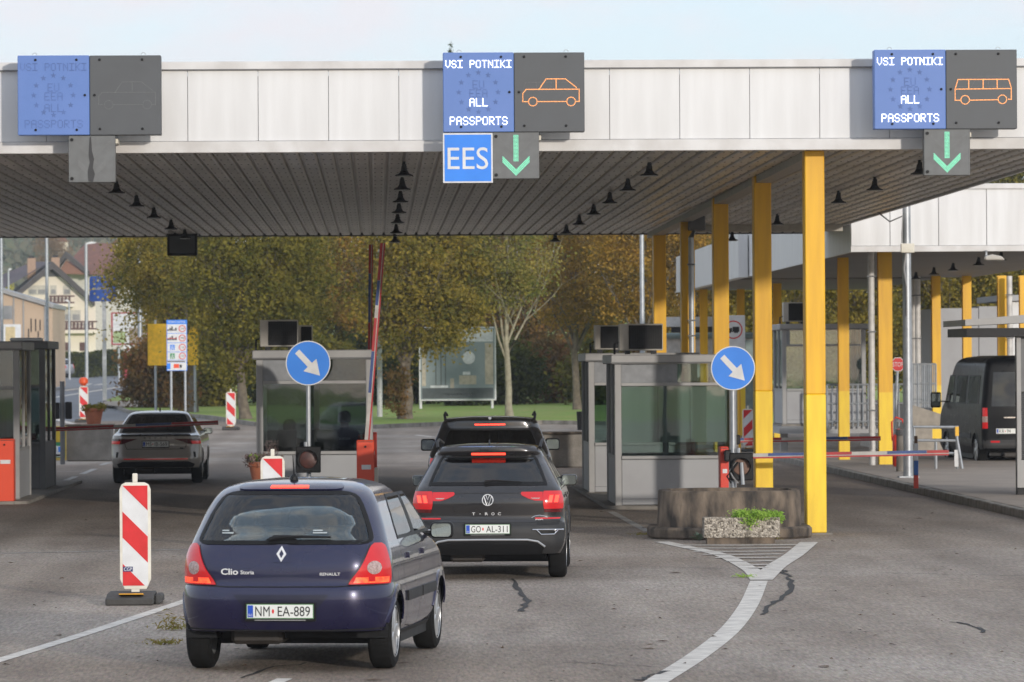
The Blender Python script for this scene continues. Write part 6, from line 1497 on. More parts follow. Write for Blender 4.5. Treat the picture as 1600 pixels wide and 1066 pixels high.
    def interior(s, belt, seats, zt=.62):
        hw = s.hw(belt)-.12
        it = MB().box(-hw, hw, .45, s.L-1.2, .4, .5).build('cabin_floor', M_cloth, s.t)
        MB().box(-hw+.05, hw-.05, s.L*.63, s.L*.70, .5, belt+.02).build('dashboard', M_black, s.t, bevel=.04)
        for (x, y, w, h) in seats:
            b = MB().box(-w/2, w/2, -.07, .07, 0, h, Matrix.Translation((x, y, .5)) @ Matrix.Rotation(R(14), 4, 'X')).build('seat_back', M_cloth, s.t, bevel=.05, seg=2)
            if w < .8: ps = [x]
            else: ps = [x-w*.32, x+w*.32]
            for p in ps: MB().box(-.13, .13, -.05, .05, h+.03, h+.2, Matrix.Translation((p, y, .5)) @ Matrix.Rotation(R(14), 4, 'X')).build('headrest', M_cloth, s.t, bevel=.045, seg=2)
        st = MB(); c = Vector((-.36, s.L*.60, belt+.02)); st.tube([c+Vector((.18*math.cos(a), .06*math.sin(a), .17*math.sin(a))) for a in np.linspace(0, 2*math.pi, 21)], .014, 6); st.build('steering_wheel', M_black, s.t)
    def glaze_front(s, z0, z1):
        g = []
        for z in np.linspace(z0-.03, z1+.02, 8):
            hw = s.hw(z); g.append([(Vector((u*hw, s.yf(z)-.12*u*u - (.06*max(0, (abs(u)-.7)/.3)**2)-.004, z)), Vector((u*hw, s.yf(z)-.12*u*u-.01, z))) for u in np.linspace(-.9, .9, 15)])
        s.shell('windscreen', g, s.glass, s.body)
    def plate(s, cx, z, txt, w=.52, h=.112, green=True, off=.02, footer=True, bw=.25, bx=.152):
        y = s.rearY(cx, z) - off
        f = MB().box(cx-w/2-.012, cx+w/2+.012, y, y+.05, z-h/2-.02, z+h/2+.010).build('plate_holder', M_black, s.t, bevel=.004)
        p = MB().box(cx-w/2, cx+w/2, y-.004, y-.0005, z-h/2, z+h/2).build('number_plate', M_plateg if green else M_plate, f)
        MB().box(cx-w/2+.006, cx+w/2-.006, y-.006, y-.0045, z-h/2+.006, z+h/2-.006).build('plate_face', M_plate, p)
        e = MB().box(cx-w/2+.010, cx-w/2+.052, y-.008, y-.0065, z-h/2+.010, z+h/2-.010).build('eu_band', M_euband, p)
        text_mesh('SLO', .03, .018, plane_map(cx-w/2+.031, y-.008, z-h*.25), 'country_code', M_refwhite, p, 1, .001)
        a, b = txt
        text_mesh(a, .112, .075, plane_map(cx-w/2+.125, y-.006, z), 'registration', M_ink, p, 1.05, .002, .0)
        text_mesh(b, bw, .075, plane_map(cx+w/2-bx, y-.006, z), 'registration', M_ink, p, 1, .002, .0)
        MB().prism_y([(cx-w/2+.206+.009*math.cos(k), z+.018*math.sin(k)) for k in np.linspace(0, 6.283, 9)[:-1]], y-.0075, y-.006).build('crest', M_refred, p)
        if footer: MB().box(cx-w*.38, cx+w*.38, y-.0012, y-.0002, z-h/2-.0145, z-h/2-.0085).build('dealer_line', mat('grey_print', (0.3, 0.3, 0.3), .6), f)
    def mirror(s, y, z, reach, w=.17, h=.12, m=None):
        for sx in (-1, 1):
            X = sx*(s.hw(z)); b = MB().box(-w/2, w/2, -.045, .06, -h/2, h/2, Matrix.Translation((X+sx*(reach-w/2), y, z+.02))).build('door_mirror', m or s.paint, s.t, bevel=.035, seg=3, smooth=True)
            MB().prism_y([(X+sx*(reach-w/2)+pp[0], z+.02+pp[1]) for pp in round_rect(0, 0, w*.42, h*.40, .03, 4)], y-.052, y-.046).build('mirror_glass', M_mirror, b)
            MB().box(min(X-sx*.03, X+sx*(reach-w+.03)), max(X-sx*.03, X+sx*(reach-w+.03)), y-.0, y+.05, z-.03, z+.0).build('mirror_arm', M_black, b)
    def seam(s, pts, w=.005, name='panel_gap', m=None):
        """thin dark gap along rear points (x, z)"""
        g = []; P_ = []
        for a, b in zip(pts[:-1], pts[1:]):
            k = max(2, int(math.hypot(b[0]-a[0], b[1]-a[1])/.03))
            for i in range(k): P_.append((a[0]+(b[0]-a[0])*i/k, a[1]+(b[1]-a[1])*i/k))
        P_.append(pts[-1]); vs = []; fs = []
        for i, p in enumerate(P_):
            d = Vector((P_[min(i+1, len(P_)-1)][0]-P_[max(i-1, 0)][0], P_[min(i+1, len(P_)-1)][1]-P_[max(i-1, 0)][1])).normalized(); n = (-d.y*w/2, d.x*w/2)
            vs += [s.P(p[0]+n[0], p[1]+n[1], .0018), s.P(p[0]-n[0], p[1]-n[1], .0018)]
        fs = [(2*i, 2*i+1, 2*i+3, 2*i+2) for i in range(len(P_)-1)]
        return MB().add(vs, fs).build(name, m or M_ink, s.body)
    def sseam(s, pts, sx=1, w=.006, m=None, name='panel_gap'):
        vs = []; P_ = []
        for a, b in zip(pts[:-1], pts[1:]):
            k = max(2, int(math.hypot(b[0]-a[0], b[1]-a[1])/.04))
            for i in range(k): P_.append((a[0]+(b[0]-a[0])*i/k, a[1]+(b[1]-a[1])*i/k))
        P_.append(pts[-1])
        for i, p in enumerate(P_):
            d = Vector((P_[min(i+1, len(P_)-1)][0]-P_[max(i-1, 0)][0], P_[min(i+1, len(P_)-1)][1]-P_[max(i-1, 0)][1])).normalized(); n = (-d.y*w/2, d.x*w/2)
            for q in (1, -1): z = p[1]+q*n[1]; vs.append((sx*(s.hw(z)+.002), p[0]+q*n[0], z))
        return MB().add(vs, [(2*i, 2*i+1, 2*i+3, 2*i+2) for i in range(len(P_)-1)]).build(name, m or M_ink, s.body)
def paint(name, col, flake=.3, rough=.28):
    return mat(name, col, rough, metal=flake, var=.02, scale=1.5, coat=1.0)

# ---------------------------------------------------------------- small blue hatchback
cy = R(-8.3)
p0 = W(438, 900, 35.3)
#        z    hw   yr   yf   bow  rc
clio = [(.20, .72, .14, 3.70, .08, .22), (.30, .785, .06, 3.76, .09, .28), (.42, .815, .015, 3.80, .09, .32), (.55, .825, .00, 3.80, .09, .34), (.645, .82, .01, 3.76, .09, .34), (.672, .815, .04, 3.74, .09, .32),
        (.80, .808, .045, 3.62, .085, .30), (.92, .79, .075, 3.25, .08, .29), (.99, .765, .115, 2.85, .08, .29), (1.10, .728, .20, 2.62, .08, .29), (1.22, .682, .29, 2.42, .07, .29), (1.30, .645, .36, 2.28, .07, .29), (1.36, .605, .42, 2.16, .07, .29), (1.40, .56, .485, 2.06, .06, .29), (1.43, .495, .58, 1.95, .06, .28), (1.452, .40, .73, 1.8, .05, .26), (1.465, .24, 1.0, 1.6, .03, .18)]
c = Car('small_hatchback', 'dark blue small hatchback nearest the camera with lit tail lamps', 'car', (p0.x, 35.3, 0), cy, clio, paint('navy_paint', (0.0075, 0.0075, 0.045), .3), (.62, 3.09), .288, zrear=.31, tint=(.82, .87, .85))
wr = [(z, -x, x) for z, x in ((.978, .60), (.985, .645), (1.0, .672), (1.02, .678), (1.06, .668), (1.12, .645), (1.20, .612), (1.28, .572), (1.33, .538), (1.355, .505), (1.372, .455), (1.38, .40))]
c.holes = [[(z, a+.025, b-.025) for z, a, b in wr if 1.0 <= z < 1.36]]
swr = [(.99, 1.0, 1.86), (1.1, 1.02, 1.87), (1.25, 1.12, 1.88), (1.335, 1.24, 1.89)]; swf = [(.99, 1.96, 2.78), (1.1, 1.96, 2.62), (1.25, 1.95, 2.38), (1.335, 1.95, 2.2)]
c.shole = [[(z, a+.02, b-.02) for z, a, b in r] for r in (swr, swf)]; c.fhole = (1.03, 1.36)
c.build_body(); c.chassis(3.8, 1.42); c.interior(.95, [(0, .98, 1.15, .42), (-.36, 1.95, .48, .56), (.36, 1.95, .48, .56)]); c.glaze_front(1.0, 1.37)
gl = c.rear_window(wr, .03, .03)
for sx in (1, -1):
    c.side_window(swr, sx); c.side_window(swf, sx)
    c.side('door_pillar', [(.99, 1.86, 1.96), (1.335, 1.885, 1.95)], M_black, sx, .004)
    c.sseam([(1.0, 1.0), (1.02, .8), (1.12, .52), (1.25, .30), (1.92, .26), (1.92, .98)], sx); c.sseam([(1.92, .26), (2.72, .28), (2.8, .55), (2.8, .98)], sx)
    c.side('rub_strip', [(.50, 1.12, 1.89), (.58, 1.10, 1.89)], M_dark, sx, .016, thick=.02); c.side('rub_strip', [(.50, 1.95, 2.76), (.58, 1.95, 2.76)], M_dark, sx, .016, thick=.02)
    for y in (1.26, 2.1): c.side('door_handle', [(.83, y, y+.16), (.875, y, y+.16)], c.paint, sx, .022, thick=.02)
    c.side('sill_cover', [(.21, .98, 2.72), (.27, .96, 2.74)], M_dark, sx, .008, thick=.02)
lamp_r = [(.675, .515, .795), (.69, .52, .798), (.72, .54, .80), (.76, .572, .80), (.80, .60, .798), (.85, .626, .79), (.90, .645, .778), (.94, .658, .765), (.965, .668, .752), (.982, .685, .73)]
for rows, sg in ((lamp_r, 1), (c.mir(lamp_r), -1)):
    tl = c.rear('tail_lamp', rows, M_lampred, .010, nc=14, thick=.016)
    lo = [(.685, .55, .785), (.728, .57, .79)]
    c.rear('lit_lamp_strip', lo if sg > 0 else c.mir(lo), M_lampon, .0115, tl, 12, .002)
    rr = [(.80+.05*math.sin(a), .695-.048*math.cos(a), .695+.048*math.cos(a)) for a in np.linspace(-1.5, 1.5, 11)]
    c.rear('reversing_lamp', rr if sg > 0 else c.mir(rr), M_lampclear, .013, tl, 10, .004)
    cc = [(.695, .655, .70), (.73, .655, .70)]; c.rear('reflector_square', cc if sg > 0 else c.mir(cc), M_lampred, .0135, tl, 4, .003)
c.seam([(-.79, .668), (-.55, .664), (-.42, .658), (.42, .658), (.55, .664), (.79, .668)], .008); c.seam([(-.53, .67), (-.49, .66)], .006)
c.seam([(.505, .668), (.53, .72), (.565, .765), (.592, .80), (.638, .90), (.662, .975)], .007); c.seam([(-.505, .668), (-.53, .72), (-.565, .765), (-.592, .80), (-.638, .90), (-.662, .975)], .007)
# plate recess suggested by a flush shell, its shade put into darker navy
c.rear('plate_recess_shade', [(.405, -.22, .22), (.44, -.24, .24), (.585, -.36, .36), (.60, -.37, .37)], mat('navy_recess_shade', (0.005, 0.005, 0.028), .4, metal=.2, coat=.5), .001, nc=16, thick=.004)
c.plate(0, .475, ('NM', 'EA-889'), off=.028)
c.seam([(-.80, .335), (-.4, .325), (.4, .325), (.80, .335)], .012)
pl = c.rear('emblem_plinth', [(.845, -.062, .062), (.86, -.065, .065), (.95, -.058, .058), (.975, -.045, .045)], c.paint, .012, nc=8, thick=.014)
dm = MB(); zc, xc = .905, 0
for sg in (0, 1):
    o_, i_ = (.038, .058), (.018, .032)
    for (ax, az, bx, bz) in ((0, 1, 1, 0), (1, 0, 0, -1), (0, -1, -1, 0), (-1, 0, 0, 1)):
        q = [(ax*o_[0], az*o_[1]), (bx*o_[0], bz*o_[1]), (bx*i_[0], bz*i_[1]), (ax*i_[0], az*i_[1])]
        dm.add([c.P(u, zc+v, .013 + (.006 if True else 0)) for u, v in q] + [c.P(u, zc+v, .010) for u, v in q], [(0, 1, 2, 3), (0, 4, 5, 1), (1, 5, 6, 2), (2, 6, 7, 3), (3, 7, 4, 0)])
    break
dm.build('maker_emblem', M_badge, c.body)
text_mesh('Clio', .135, .048, c.rear_map(-.405, .775, .001), 'model_lettering', M_badge, c.body, 1, .004, .02); text_mesh('Storia', .105, .030, c.rear_map(-.265, .770, .001), 'model_lettering', M_badge, c.body, 1, .004, .01)
text_mesh('RENAULT', .155, .022, c.rear_map(.375, .755, .001), 'maker_lettering', M_badge, c.body, 1, .003, .01)
# wiper, washer base, high stop lamp, aerial
ws = MB(); ws.tube([c.P(-.10, 1.005, .03), c.P(.0, 1.017, .035), c.P(.15, 1.022, .03), c.P(.37, 1.022, .022)], [.016, .014, .011, .007], 8); ws.build('wiper', M_black, c.body, smooth=True)
c.rear('wiper_base', [(.985, -.13, .12), (1.01, -.13, .11), (1.045, -.07, .06)], M_black, .012, nc=8)
sp = c.rear('roof_spoiler', [(1.384, -.36, .36), (1.39, -.40, .40), (1.405, -.41, .41), (1.425, -.38, .38)], c.paint, .014, nc=20, thick=.024)
c.rear('high_stop_lamp', [(1.392, -.15, .15), (1.408, -.145, .145)], M_stop, .020, sp, 14, .012)
an = MB(); b_ = Vector((-.02, .80, 1.455)); an.lathe([(.035, 0), (.028, .03), (.012, .05)], 12, Matrix.Translation(b_)); an.tube([b_+Vector((0, 0, .04)), b_+Vector((.0, -.06, .20))], [.006, .003], 6); an.build('aerial', M_black, c.body)
c.mirror(2.62, .98, .23, .19, .135, M_black)
c.arch_lip(c.paint, .035)
for u, z, w in ((-.44, 1.06, .09), (.28, 1.06, .11)):
    for k in (0, .018): c.rear('window_sticker', [(z+k, u-w/2, u+w/2-k*2), (z+k+.010, u-w/2, u+w/2-k*2)], mat('sticker_print', (0.42, 0.47, 0.48), .5), .005, gl, 4, .001)
c.rear('red_sticker', [(1.255, -.235, -.155), (1.30, -.215, -.15)], M_refred, -.02, gl, 3, .002)

# ---------------------------------------------------------------- black compact SUV
p0 = W(762, 820, 50.2)
troc = [(.22, .78, .20, 4.05, .05, .18), (.34, .86, .07, 4.14, .06, .22), (.46, .90, .01, 4.2, .07, .26), (.60, .905, .0, 4.2, .07, .28), (.66, .90, .035, 4.18, .07, .27), (.74, .895, .06, 4.15, .07, .25), (.90, .89, .055, 4.05, .07, .24), (1.0, .87, .075, 3.85, .07, .22), (1.07, .845, .11, 3.3, .06, .20),
        (1.12, .82, .16, 2.95, .06, .19), (1.22, .765, .27, 2.75, .06, .18), (1.34, .70, .40, 2.5, .06, .18), (1.44, .645, .49, 2.3, .06, .18), (1.50, .61, .44, 2.15, .06, .18), (1.54, .57, .44, 1.98, .06, .2), (1.562, .48, .62, 1.8, .05, .25), (1.575, .30, .95, 1.6, .03, .2)]
c = Car('compact_suv', 'black compact SUV with lit brake lamps queuing ahead of the blue hatchback', 'car', (p0.x, 50.2, 0), R(-3.2), troc, paint('black_brown_paint', (0.018, 0.016, 0.017), .3), (.80, 3.39), .335, sc=.935, zrear=.30, tint=(.55, .6, .6))
wr = [(1.10, -.695, .695), (1.14, -.685, .685), (1.28, -.63, .63), (1.40, -.575, .575), (1.455, -.53, .53)]
c.holes = [[(z+(.02 if i == 0 else 0)-(.02 if i == 4 else 0), a+.02, b-.02) for i, (z, a, b) in enumerate(wr)]]
swr = [(1.08, 1.1, 2.0), (1.2, 1.2, 2.0), (1.4, 1.45, 2.0)]; swf = [(1.08, 2.08, 3.05), (1.2, 2.08, 2.8), (1.4, 2.08, 2.42)]
c.shole = [[(z, a+.02, b-.02) for z, a, b in r] for r in (swr, swf)]; c.fhole = (1.12, 1.46)
c.build_body(); c.chassis(4.2, 1.60, .215); c.interior(1.05, [(0, 1.15, 1.25, .52), (-.38, 2.15, .5, .66), (.38, 2.15, .5, .66)]); c.glaze_front(1.1, 1.47); gl = c.rear_window(wr, .035, .04)
M_clad = mat('cladding_plastic', (0.026, 0.026, 0.027), .6, bump=.1, bscale=150)
for sx in (1, -1):
    c.side_window(swr, sx); c.side_window(swf, sx); c.side('door_pillar', [(1.08, 2.0, 2.08), (1.4, 2.0, 2.08)], M_black, sx, .004)
    c.side('window_chrome_strip', [(1.055, 1.0, 3.1), (1.072, 1.0, 3.1)], M_chrome, sx, .008); c.sseam([(1.15, 1.05), (1.2, .8), (1.35, .5), (2.04, .42), (2.04, 1.06)], sx)
    c.side('sill_cladding', [(.23, 1.2, 2.98), (.42, 1.2, 2.98)], M_clad, sx, .012, thick=.02)
    for y in (1.4, 2.4): c.side('door_handle', [(.93, y, y+.18), (.965, y, y+.18)], c.paint, sx, .024, thick=.02)
c.rear('bumper_cladding', [(.31, -.80, .80), (.40, -.86, .86), (.50, -.885, .885), (.635, -.89, .89), (.665, -.885, .885)], M_clad, .008, nc=30, thick=.014)
c.rear('bumper_lower_lip', [(.305, -.62, .62), (.40, -.66, .66), (.46, -.60, .60)], M_black, .014, nc=24, thick=.01)
dl = MB(); dl.tube([c.P(x, z, .022) for x, z in ((-.66, .40), (-.58, .455), (-.46, .475), (0, .478), (.46, .475), (.58, .455), (.66, .40))], .013, 8); dl.build('diffuser_trim', M_silver, c.body, smooth=True)
for sg in (1, -1):
    for pts, rr in (((.52, .59), (.70, .59), (.86, .585)), .010), (((.57, .585), (.62, .535), (.76, .535), (.80, .58)), .009):
        ex = MB(); ex.tube([c.P(sg*x, z, .022) for x, z in pts], rr, 8); ex.build('exhaust_trim', M_chrome, c.body, smooth=True)
    rows = [(.545, .60, .755), (.575, .585, .785)]; c.rear('exhaust_insert', rows if sg > 0 else c.mir(rows), M_black, .014, nc=8, thick=.006)
    rows = [(.71, .55, .83), (.728, .55, .84)]; c.rear('bumper_reflector', rows if sg > 0 else c.mir(rows), M_lampred, .010, nc=8)
    rows = [(.64, .57, .82), (.695, .57, .84)]; c.rear('fog_lamp_recess', rows if sg > 0 else c.mir(rows), M_dark, .010, nc=8)
    o_ = [(.83, .655, .865), (.88, .645, .872), (.95, .64, .868), (1.02, .645, .85), (1.035, .655, .84)]; tl = c.rear('tail_lamp', o_ if sg > 0 else c.mir(o_), M_lampred, .012, nc=12, thick=.018)
    d_ = [(.79, .66, .85), (.83, .655, .865)]; c.rear('tail_lamp_lower', d_ if sg > 0 else c.mir(d_), M_lampdark, .012, tl, 10)
    i_ = [(.925, .55, .64), (.95, .47, .64), (.985, .40, .64), (1.005, .385, .64), (1.025, .395, .64)]; c.rear('tail_lamp_inner', i_ if sg > 0 else c.mir(i_), M_lampred, .012, tl, 10, .018)
    for q in (.70, .765): l_ = [(.905, q, q+.042), (.985, q+.018, q+.058)]; c.rear('lit_brake_bar', l_ if sg > 0 else c.mir(l_), M_stop, .0145, tl, 4, .003)
    l_ = [(.945, .52, .60), (.957, .50, .61)]; c.rear('lamp_highlight_strip', l_ if sg > 0 else c.mir(l_), M_lampclear, .014, tl, 5, .003)
    MB().tube([(sg*.60, .62, 1.535), (sg*.615, .75, 1.60), (sg*.62, 1.4, 1.62), (sg*.60, 2.2, 1.57)], [.02, .018, .018, .015], 8).build('roof_rail', M_black, c.body, smooth=True)
c.seam([(-.64, .80), (-.60, .74), (-.50, .712), (.50, .712), (.60, .74), (.64, .80), (.645, .92)], .007); c.seam([(-.64, .80), (-.645, .92)], .007); c.seam([(-.38, 1.015), (.38, 1.015)], .010)
c.seam([(-.89, .675), (.89, .675)], .008)
c.plate(0, .60, ('GO', 'AL-311'), off=.03)
em = MB(); zc = .935
em.tube([c.P(.062*math.cos(a), zc+.062*math.sin(a), .014) for a in np.linspace(0, 2*math.pi, 33)], .006, 6)
for pts in (((-.045, .04), (-.012, -.055), (.0, -.02), (.012, -.055), (.045, .04)), ((-.022, .055), (.0, .0), (.022, .055))):
    em.tube([c.P(u, zc+v, .014) for u, v in pts], .006, 6)
em.build('maker_emblem', M_badge, c.body)
for i, ch in enumerate('T-ROC'): text_mesh(ch, .012 if ch == '-' else .036, .008 if ch == '-' else .032, c.rear_map(-.165+i*.075, .775, .001), 'model_lettering', M_badge, c.body, 1, .003, .01)
da = MB(); da.tube([c.P(.60+u, .735+v, .012) for u, v in ((-.09, -.01), (-.05, .012), (0, .02), (.05, .012), (.09, -.01))], .005, 6); da.build('dealer_emblem', M_chrome, c.body); text_mesh('ABA', .09, .030, c.rear_map(.60, .712, .004), 'dealer_lettering', M_badge, c.body, 1, .003, .01)
sp = c.rear('roof_spoiler', [(1.462, -.56, .56), (1.50, -.57, .57), (1.54, -.54, .54)], c.paint, .012, nc=24, thick=.03)
c.rear('high_stop_lamp', [(1.468, -.20, .20), (1.486, -.20, .20)], M_stop, .020, sp, 14, .01)
ws = MB(); ws.tube([c.P(-.04, 1.12, .03), c.P(.06, 1.135, .035), c.P(.4, 1.125, .022)], [.02, .013, .007], 8); ws.build('wiper', M_black, c.body, smooth=True)
an = MB(); an.prism_x([(.78, 1.555), (.98, 1.575), (.82, 1.63)], -.008, .008); an.build('aerial_fin', c.paint, c.body)
c.mirror(2.75, 1.08, .17, .20, .14); c.arch_lip(M_clad, .06)

# ---------------------------------------------------------------- dark van-like car ahead
p0 = W(766, 760, 66.5)
touran = [(.22, .8, .12, 4.3, .05, .18), (.45, .9, .0, 4.4, .07, .24), (.8, .905, .03, 4.3, .07, .22), (1.0, .89, .06, 4.0, .07, .2), (1.12, .85, .12, 3.4, .06, .2), (1.3, .78, .22, 3.0, .06, .2), (1.45, .72, .30, 2.7, .06, .2), (1.52, .69, .30, 2.5, .06, .2), (1.56, .64, .34, 2.3, .06, .22), (1.585, .5, .6, 2.0, .05, .25), (1.595, .3, 1.0, 1.8, .03, .2)]
c = Car('people_carrier', 'black car with roof rails ahead of the black compact SUV', 'car', (p0.x, 66.5, 0), R(-1.5), touran, paint('deep_black_paint', (0.010, 0.010, 0.011), .2), (.8, 3.5), .33, zrear=.3, tint=(.18, .2, .2), nz=50)
wr = [(1.05, -.74, .74), (1.25, -.68, .68), (1.43, -.60, .60)]; c.holes = [[(z, a+.03, b-.03) for z, a, b in wr]]; swr = [(1.08, 1.0, 1.95), (1.42, 1.2, 1.95)]; swf = [(1.08, 2.05, 3.2), (1.42, 2.05, 2.7)]; c.shole = [[(z, a+.02, b-.02) for z, a, b in r] for r in (swr, swf)]; c.fhole = (1.15, 1.48)
c.build_body(); c.chassis(4.4, 1.6, .21); c.interior(1.0, [(-.4, 2.1, .5, .6), (.4, 2.1, .5, .6)]); c.glaze_front(1.15, 1.5); c.rear_window(wr)
for sx in (1, -1): c.side_window(swr, sx); c.side_window(swf, sx); MB().tube([(sx*.645, .55, 1.545), (sx*.66, .65, 1.625), (sx*.66, 1.8, 1.645), (sx*.64, 2.4, 1.60)], [.022, .02, .02, .018], 8).build('roof_rail', M_dark, c.body, smooth=True)
sp = c.rear('roof_spoiler', [(1.47, -.60, .60), (1.53, -.62, .62)], c.paint, .02, nc=20, thick=.04); c.rear('high_stop_lamp', [(1.475, -.22, .22), (1.495, -.22, .22)], M_stop, .028, sp, 14, .01)
MB().lathe([(.025, 0), (.02, .01)], 12, Matrix.Translation((0, .35, 1.575)) @ Matrix.Rotation(R(90), 4, 'X')).build('camera_button', M_chrome, c.body)
rows = [(.75, .6, .87), (1.0, .66, .86)]
for r_ in (rows, c.mir(rows)): c.rear('tail_lamp', r_, M_lampred, .01, nc=8)
c.mirror(2.9, 1.13, .20, .22, .18, M_black); c.arch_lip(c.paint)

# ---------------------------------------------------------------- grey saloon in the left lane
p0 = W(243, 700, 92.6)
octv = [(.22, .80, .14, 4.5, .06, .2), (.36, .87, .03, 4.62, .08, .26), (.50, .90, .0, 4.66, .09, .30), (.62, .905, .02, 4.66, .09, .30), (.80, .90, .045, 4.6, .09, .28), (.92, .885, .04, 4.45, .09, .27), (.975, .87, .05, 4.2, .09, .26), (1.0, .845, .24, 3.7, .08, .25), (1.05, .80, .42, 3.3, .08, .22), (1.15, .745, .66, 3.05, .07, .2), (1.28, .675, .98, 2.78, .07, .2), (1.37, .62, 1.22, 2.55, .06, .2), (1.42, .56, 1.42, 2.4, .05, .2), (1.445, .44, 1.6, 2.25, .05, .22), (1.455, .28, 1.8, 2.1, .03, .15)]
c = Car('saloon', 'warm grey saloon stopped under the lowered boom in the left lane', 'car', (p0.x, 92.6, 0), R(-.3), octv, paint('warm_grey_paint', (0.33, 0.305, 0.275), .3, .38), (.95, 3.63), .33, zrear=.33, tint=(.10, .11, .12), nz=60)
wr = [(1.03, -.70, .70), (1.15, -.655, .655), (1.28, -.59, .59), (1.38, -.53, .53)]; c.holes = [[(z, a+.03, b-.03) for z, a, b in wr]]
swr = [(1.0, 1.4, 2.2), (1.15, 1.5, 2.2), (1.33, 1.7, 2.2)]; swf = [(1.0, 2.28, 3.3), (1.33, 2.28, 2.8)]; c.shole = [[(z, a+.02, b-.02) for z, a, b in r] for r in (swr, swf)]; c.fhole = (1.08, 1.38)
c.build_body(); c.chassis(4.66, 1.58, .22); c.interior(.95, [(0, 1.5, 1.2, .4), (-.38, 2.4, .5, .58), (.38, 2.4, .5, .58)]); c.glaze_front(1.06, 1.40); c.rear_window(wr)
for sx in (1, -1): c.side_window(swr, sx); c.side_window(swf, sx); c.sseam([(1.45, .98), (1.5, .5), (2.24, .36), (2.24, .98)], sx)
lr_ = [(.80, .66, .885), (.84, .56, .886), (.88, .44, .88), (.905, .36, .87)]
for r_ in (lr_, c.mir(lr_)): tl = c.rear('tail_lamp', r_, M_lampdark, .01, nc=14)
lr2 = [(.80, .73, .885), (.86, .70, .884)]
for r_ in (lr2, c.mir(lr2)): c.rear('tail_lamp_reflector', r_, M_lampred, .0125, nc=6)
c.rear('boot_lip', [(.955, -.70, .70), (.985, -.68, .68)], paint('lip_black', (0.015, 0.015, 0.017), .1), .02, nc=20, thick=.03)
c.rear('bumper_black', [(.335, -.74, .74), (.40, -.78, .78), (.45, -.66, .66)], M_black, .008, nc=24); c.rear('red_reflector_strip', [(.492, -.64, .64), (.508, -.64, .64)], M_lampred, .012, nc=22)
c.seam([(-.62, .80), (-.58, .70), (.58, .70), (.62, .80), (.65, .9)], .010); c.seam([(-.62, .80), (-.65, .9)], .01)
for sg in (1, -1): rows = [(.53, .77, .80), (.64, .75, .79)]; c.rear('bumper_vent', rows if sg > 0 else c.mir(rows), M_black, .008, nc=4)
c.plate(.0, .80, ('MS', 'IB-569'), h=.112, green=False, off=.02, footer=False)
for i, ch in enumerate('SKODA'): text_mesh(ch, .045, .035, c.rear_map(-.22+i*.11, .925, .001), 'maker_lettering', M_dark, c.body, 1, .003, .01)
c.rear('model_badge', [(.705, .485, .555), (.725, .485, .555)], M_dark, .004, nc=4)
an = MB(); an.prism_x([(1.75, 1.44), (1.95, 1.455), (1.80, 1.52)], -.012, .012); an.build('aerial_fin', M_black, c.body)
c.mirror(3.1, 1.0, .17, .19, .13); c.arch_lip(c.paint)

# ---------------------------------------------------------------- black panel van on the right
p0 = W(1604, 700, 102.5)
spr = [(.28, .93, .08, 5.7, .03, .08), (.5, .985, .0, 5.85, .04, .12), (.62, .985, .03, 5.85, .04, .12), (1.1, .99, .03, 5.7, .04, .12), (1.35, .985, .04, 5.35, .04, .12), (1.5, .97, .05, 5.0, .04, .12), (2.0, .92, .07, 4.6, .04, .12), (2.3, .87, .10, 4.3, .04, .14), (2.40, .80, .14, 4.15, .04, .2), (2.46, .66, .3, 3.9, .04, .25), (2.49, .4, .6, 3.6, .03, .2)]
c = Car('panel_van', 'black high-roofed van partly behind the kiosk on the right', 'van', (p0.x, 102.5, 0), R(3.2), spr, mat('van_black_paint', (0.006, 0.0065, 0.008), .3, var=.02, spec=.12), (.95, 4.6), .36, zrear=.4, tint=(.08, .09, .10), nz=60)
w1 = [(1.35, -.78, -.06), (2.12, -.72, -.06)]; w2 = c.mir(w1); c.holes = [[(z, a+.03, b-.03) for z, a, b in w] for w in (w1, w2)]
sws = [[(1.4, .5, 1.9), (2.05, .55, 1.9)], [(1.4, 2.1, 3.4), (2.05, 2.1, 3.4)], [(1.4, 3.7, 4.7), (2.05, 3.7, 4.35)]]; c.shole = [[(z, a+.03, b-.03) for z, a, b in r] for r in sws]; c.fhole = (1.5, 2.2)
c.build_body(); c.chassis(5.8, 1.72, .24); c.glaze_front(1.5, 2.2)
for r_ in (w1, w2): g_ = c.rear('rear_window', r_, c.glass, .003)
for sx in (-1, 1):
    for r_ in sws: c.side_window(r_, sx)
    c.side('rub_strip', [(.62, 1.45, 4.1), (.74, 1.45, 4.1)], M_clad, sx, .015, thick=.02)
lr_ = [(.86, .86, .965), (1.32, .87, .96)]; lc_ = [(1.0, .865, .966), (1.13, .865, .965)]
for r_, l_ in ((lr_, lc_), (c.mir(lr_), c.mir(lc_))): tl = c.rear('tail_lamp', r_, M_lampred, .012, nc=6); c.rear('reversing_lamp', l_, M_lampclear, .016, tl, 4, .004)
c.rear('bumper', [(.42, -.95, .95), (.60, -.96, .96)], M_clad, .012, nc=20, thick=.03); rows = [(.54, .6, .8), (.58, .6, .8)]
for r_ in (rows, c.mir(rows)): c.rear('bumper_reflector', r_, M_lampred, .016, nc=4)
c.seam([(0, .62), (0, 2.3)], .015); c.rear('door_trim', [(1.09, -.50, -.10), (1.115, -.50, -.10)], M_chrome, .012, nc=6)
c.plate(-.42, .80, ('KR', '94'), green=False, off=.015, footer=False, bw=.085, bx=.235)
c.mirror(4.75, 1.45, .34, .24, .36, M_black); c.arch_lip(c.paint)

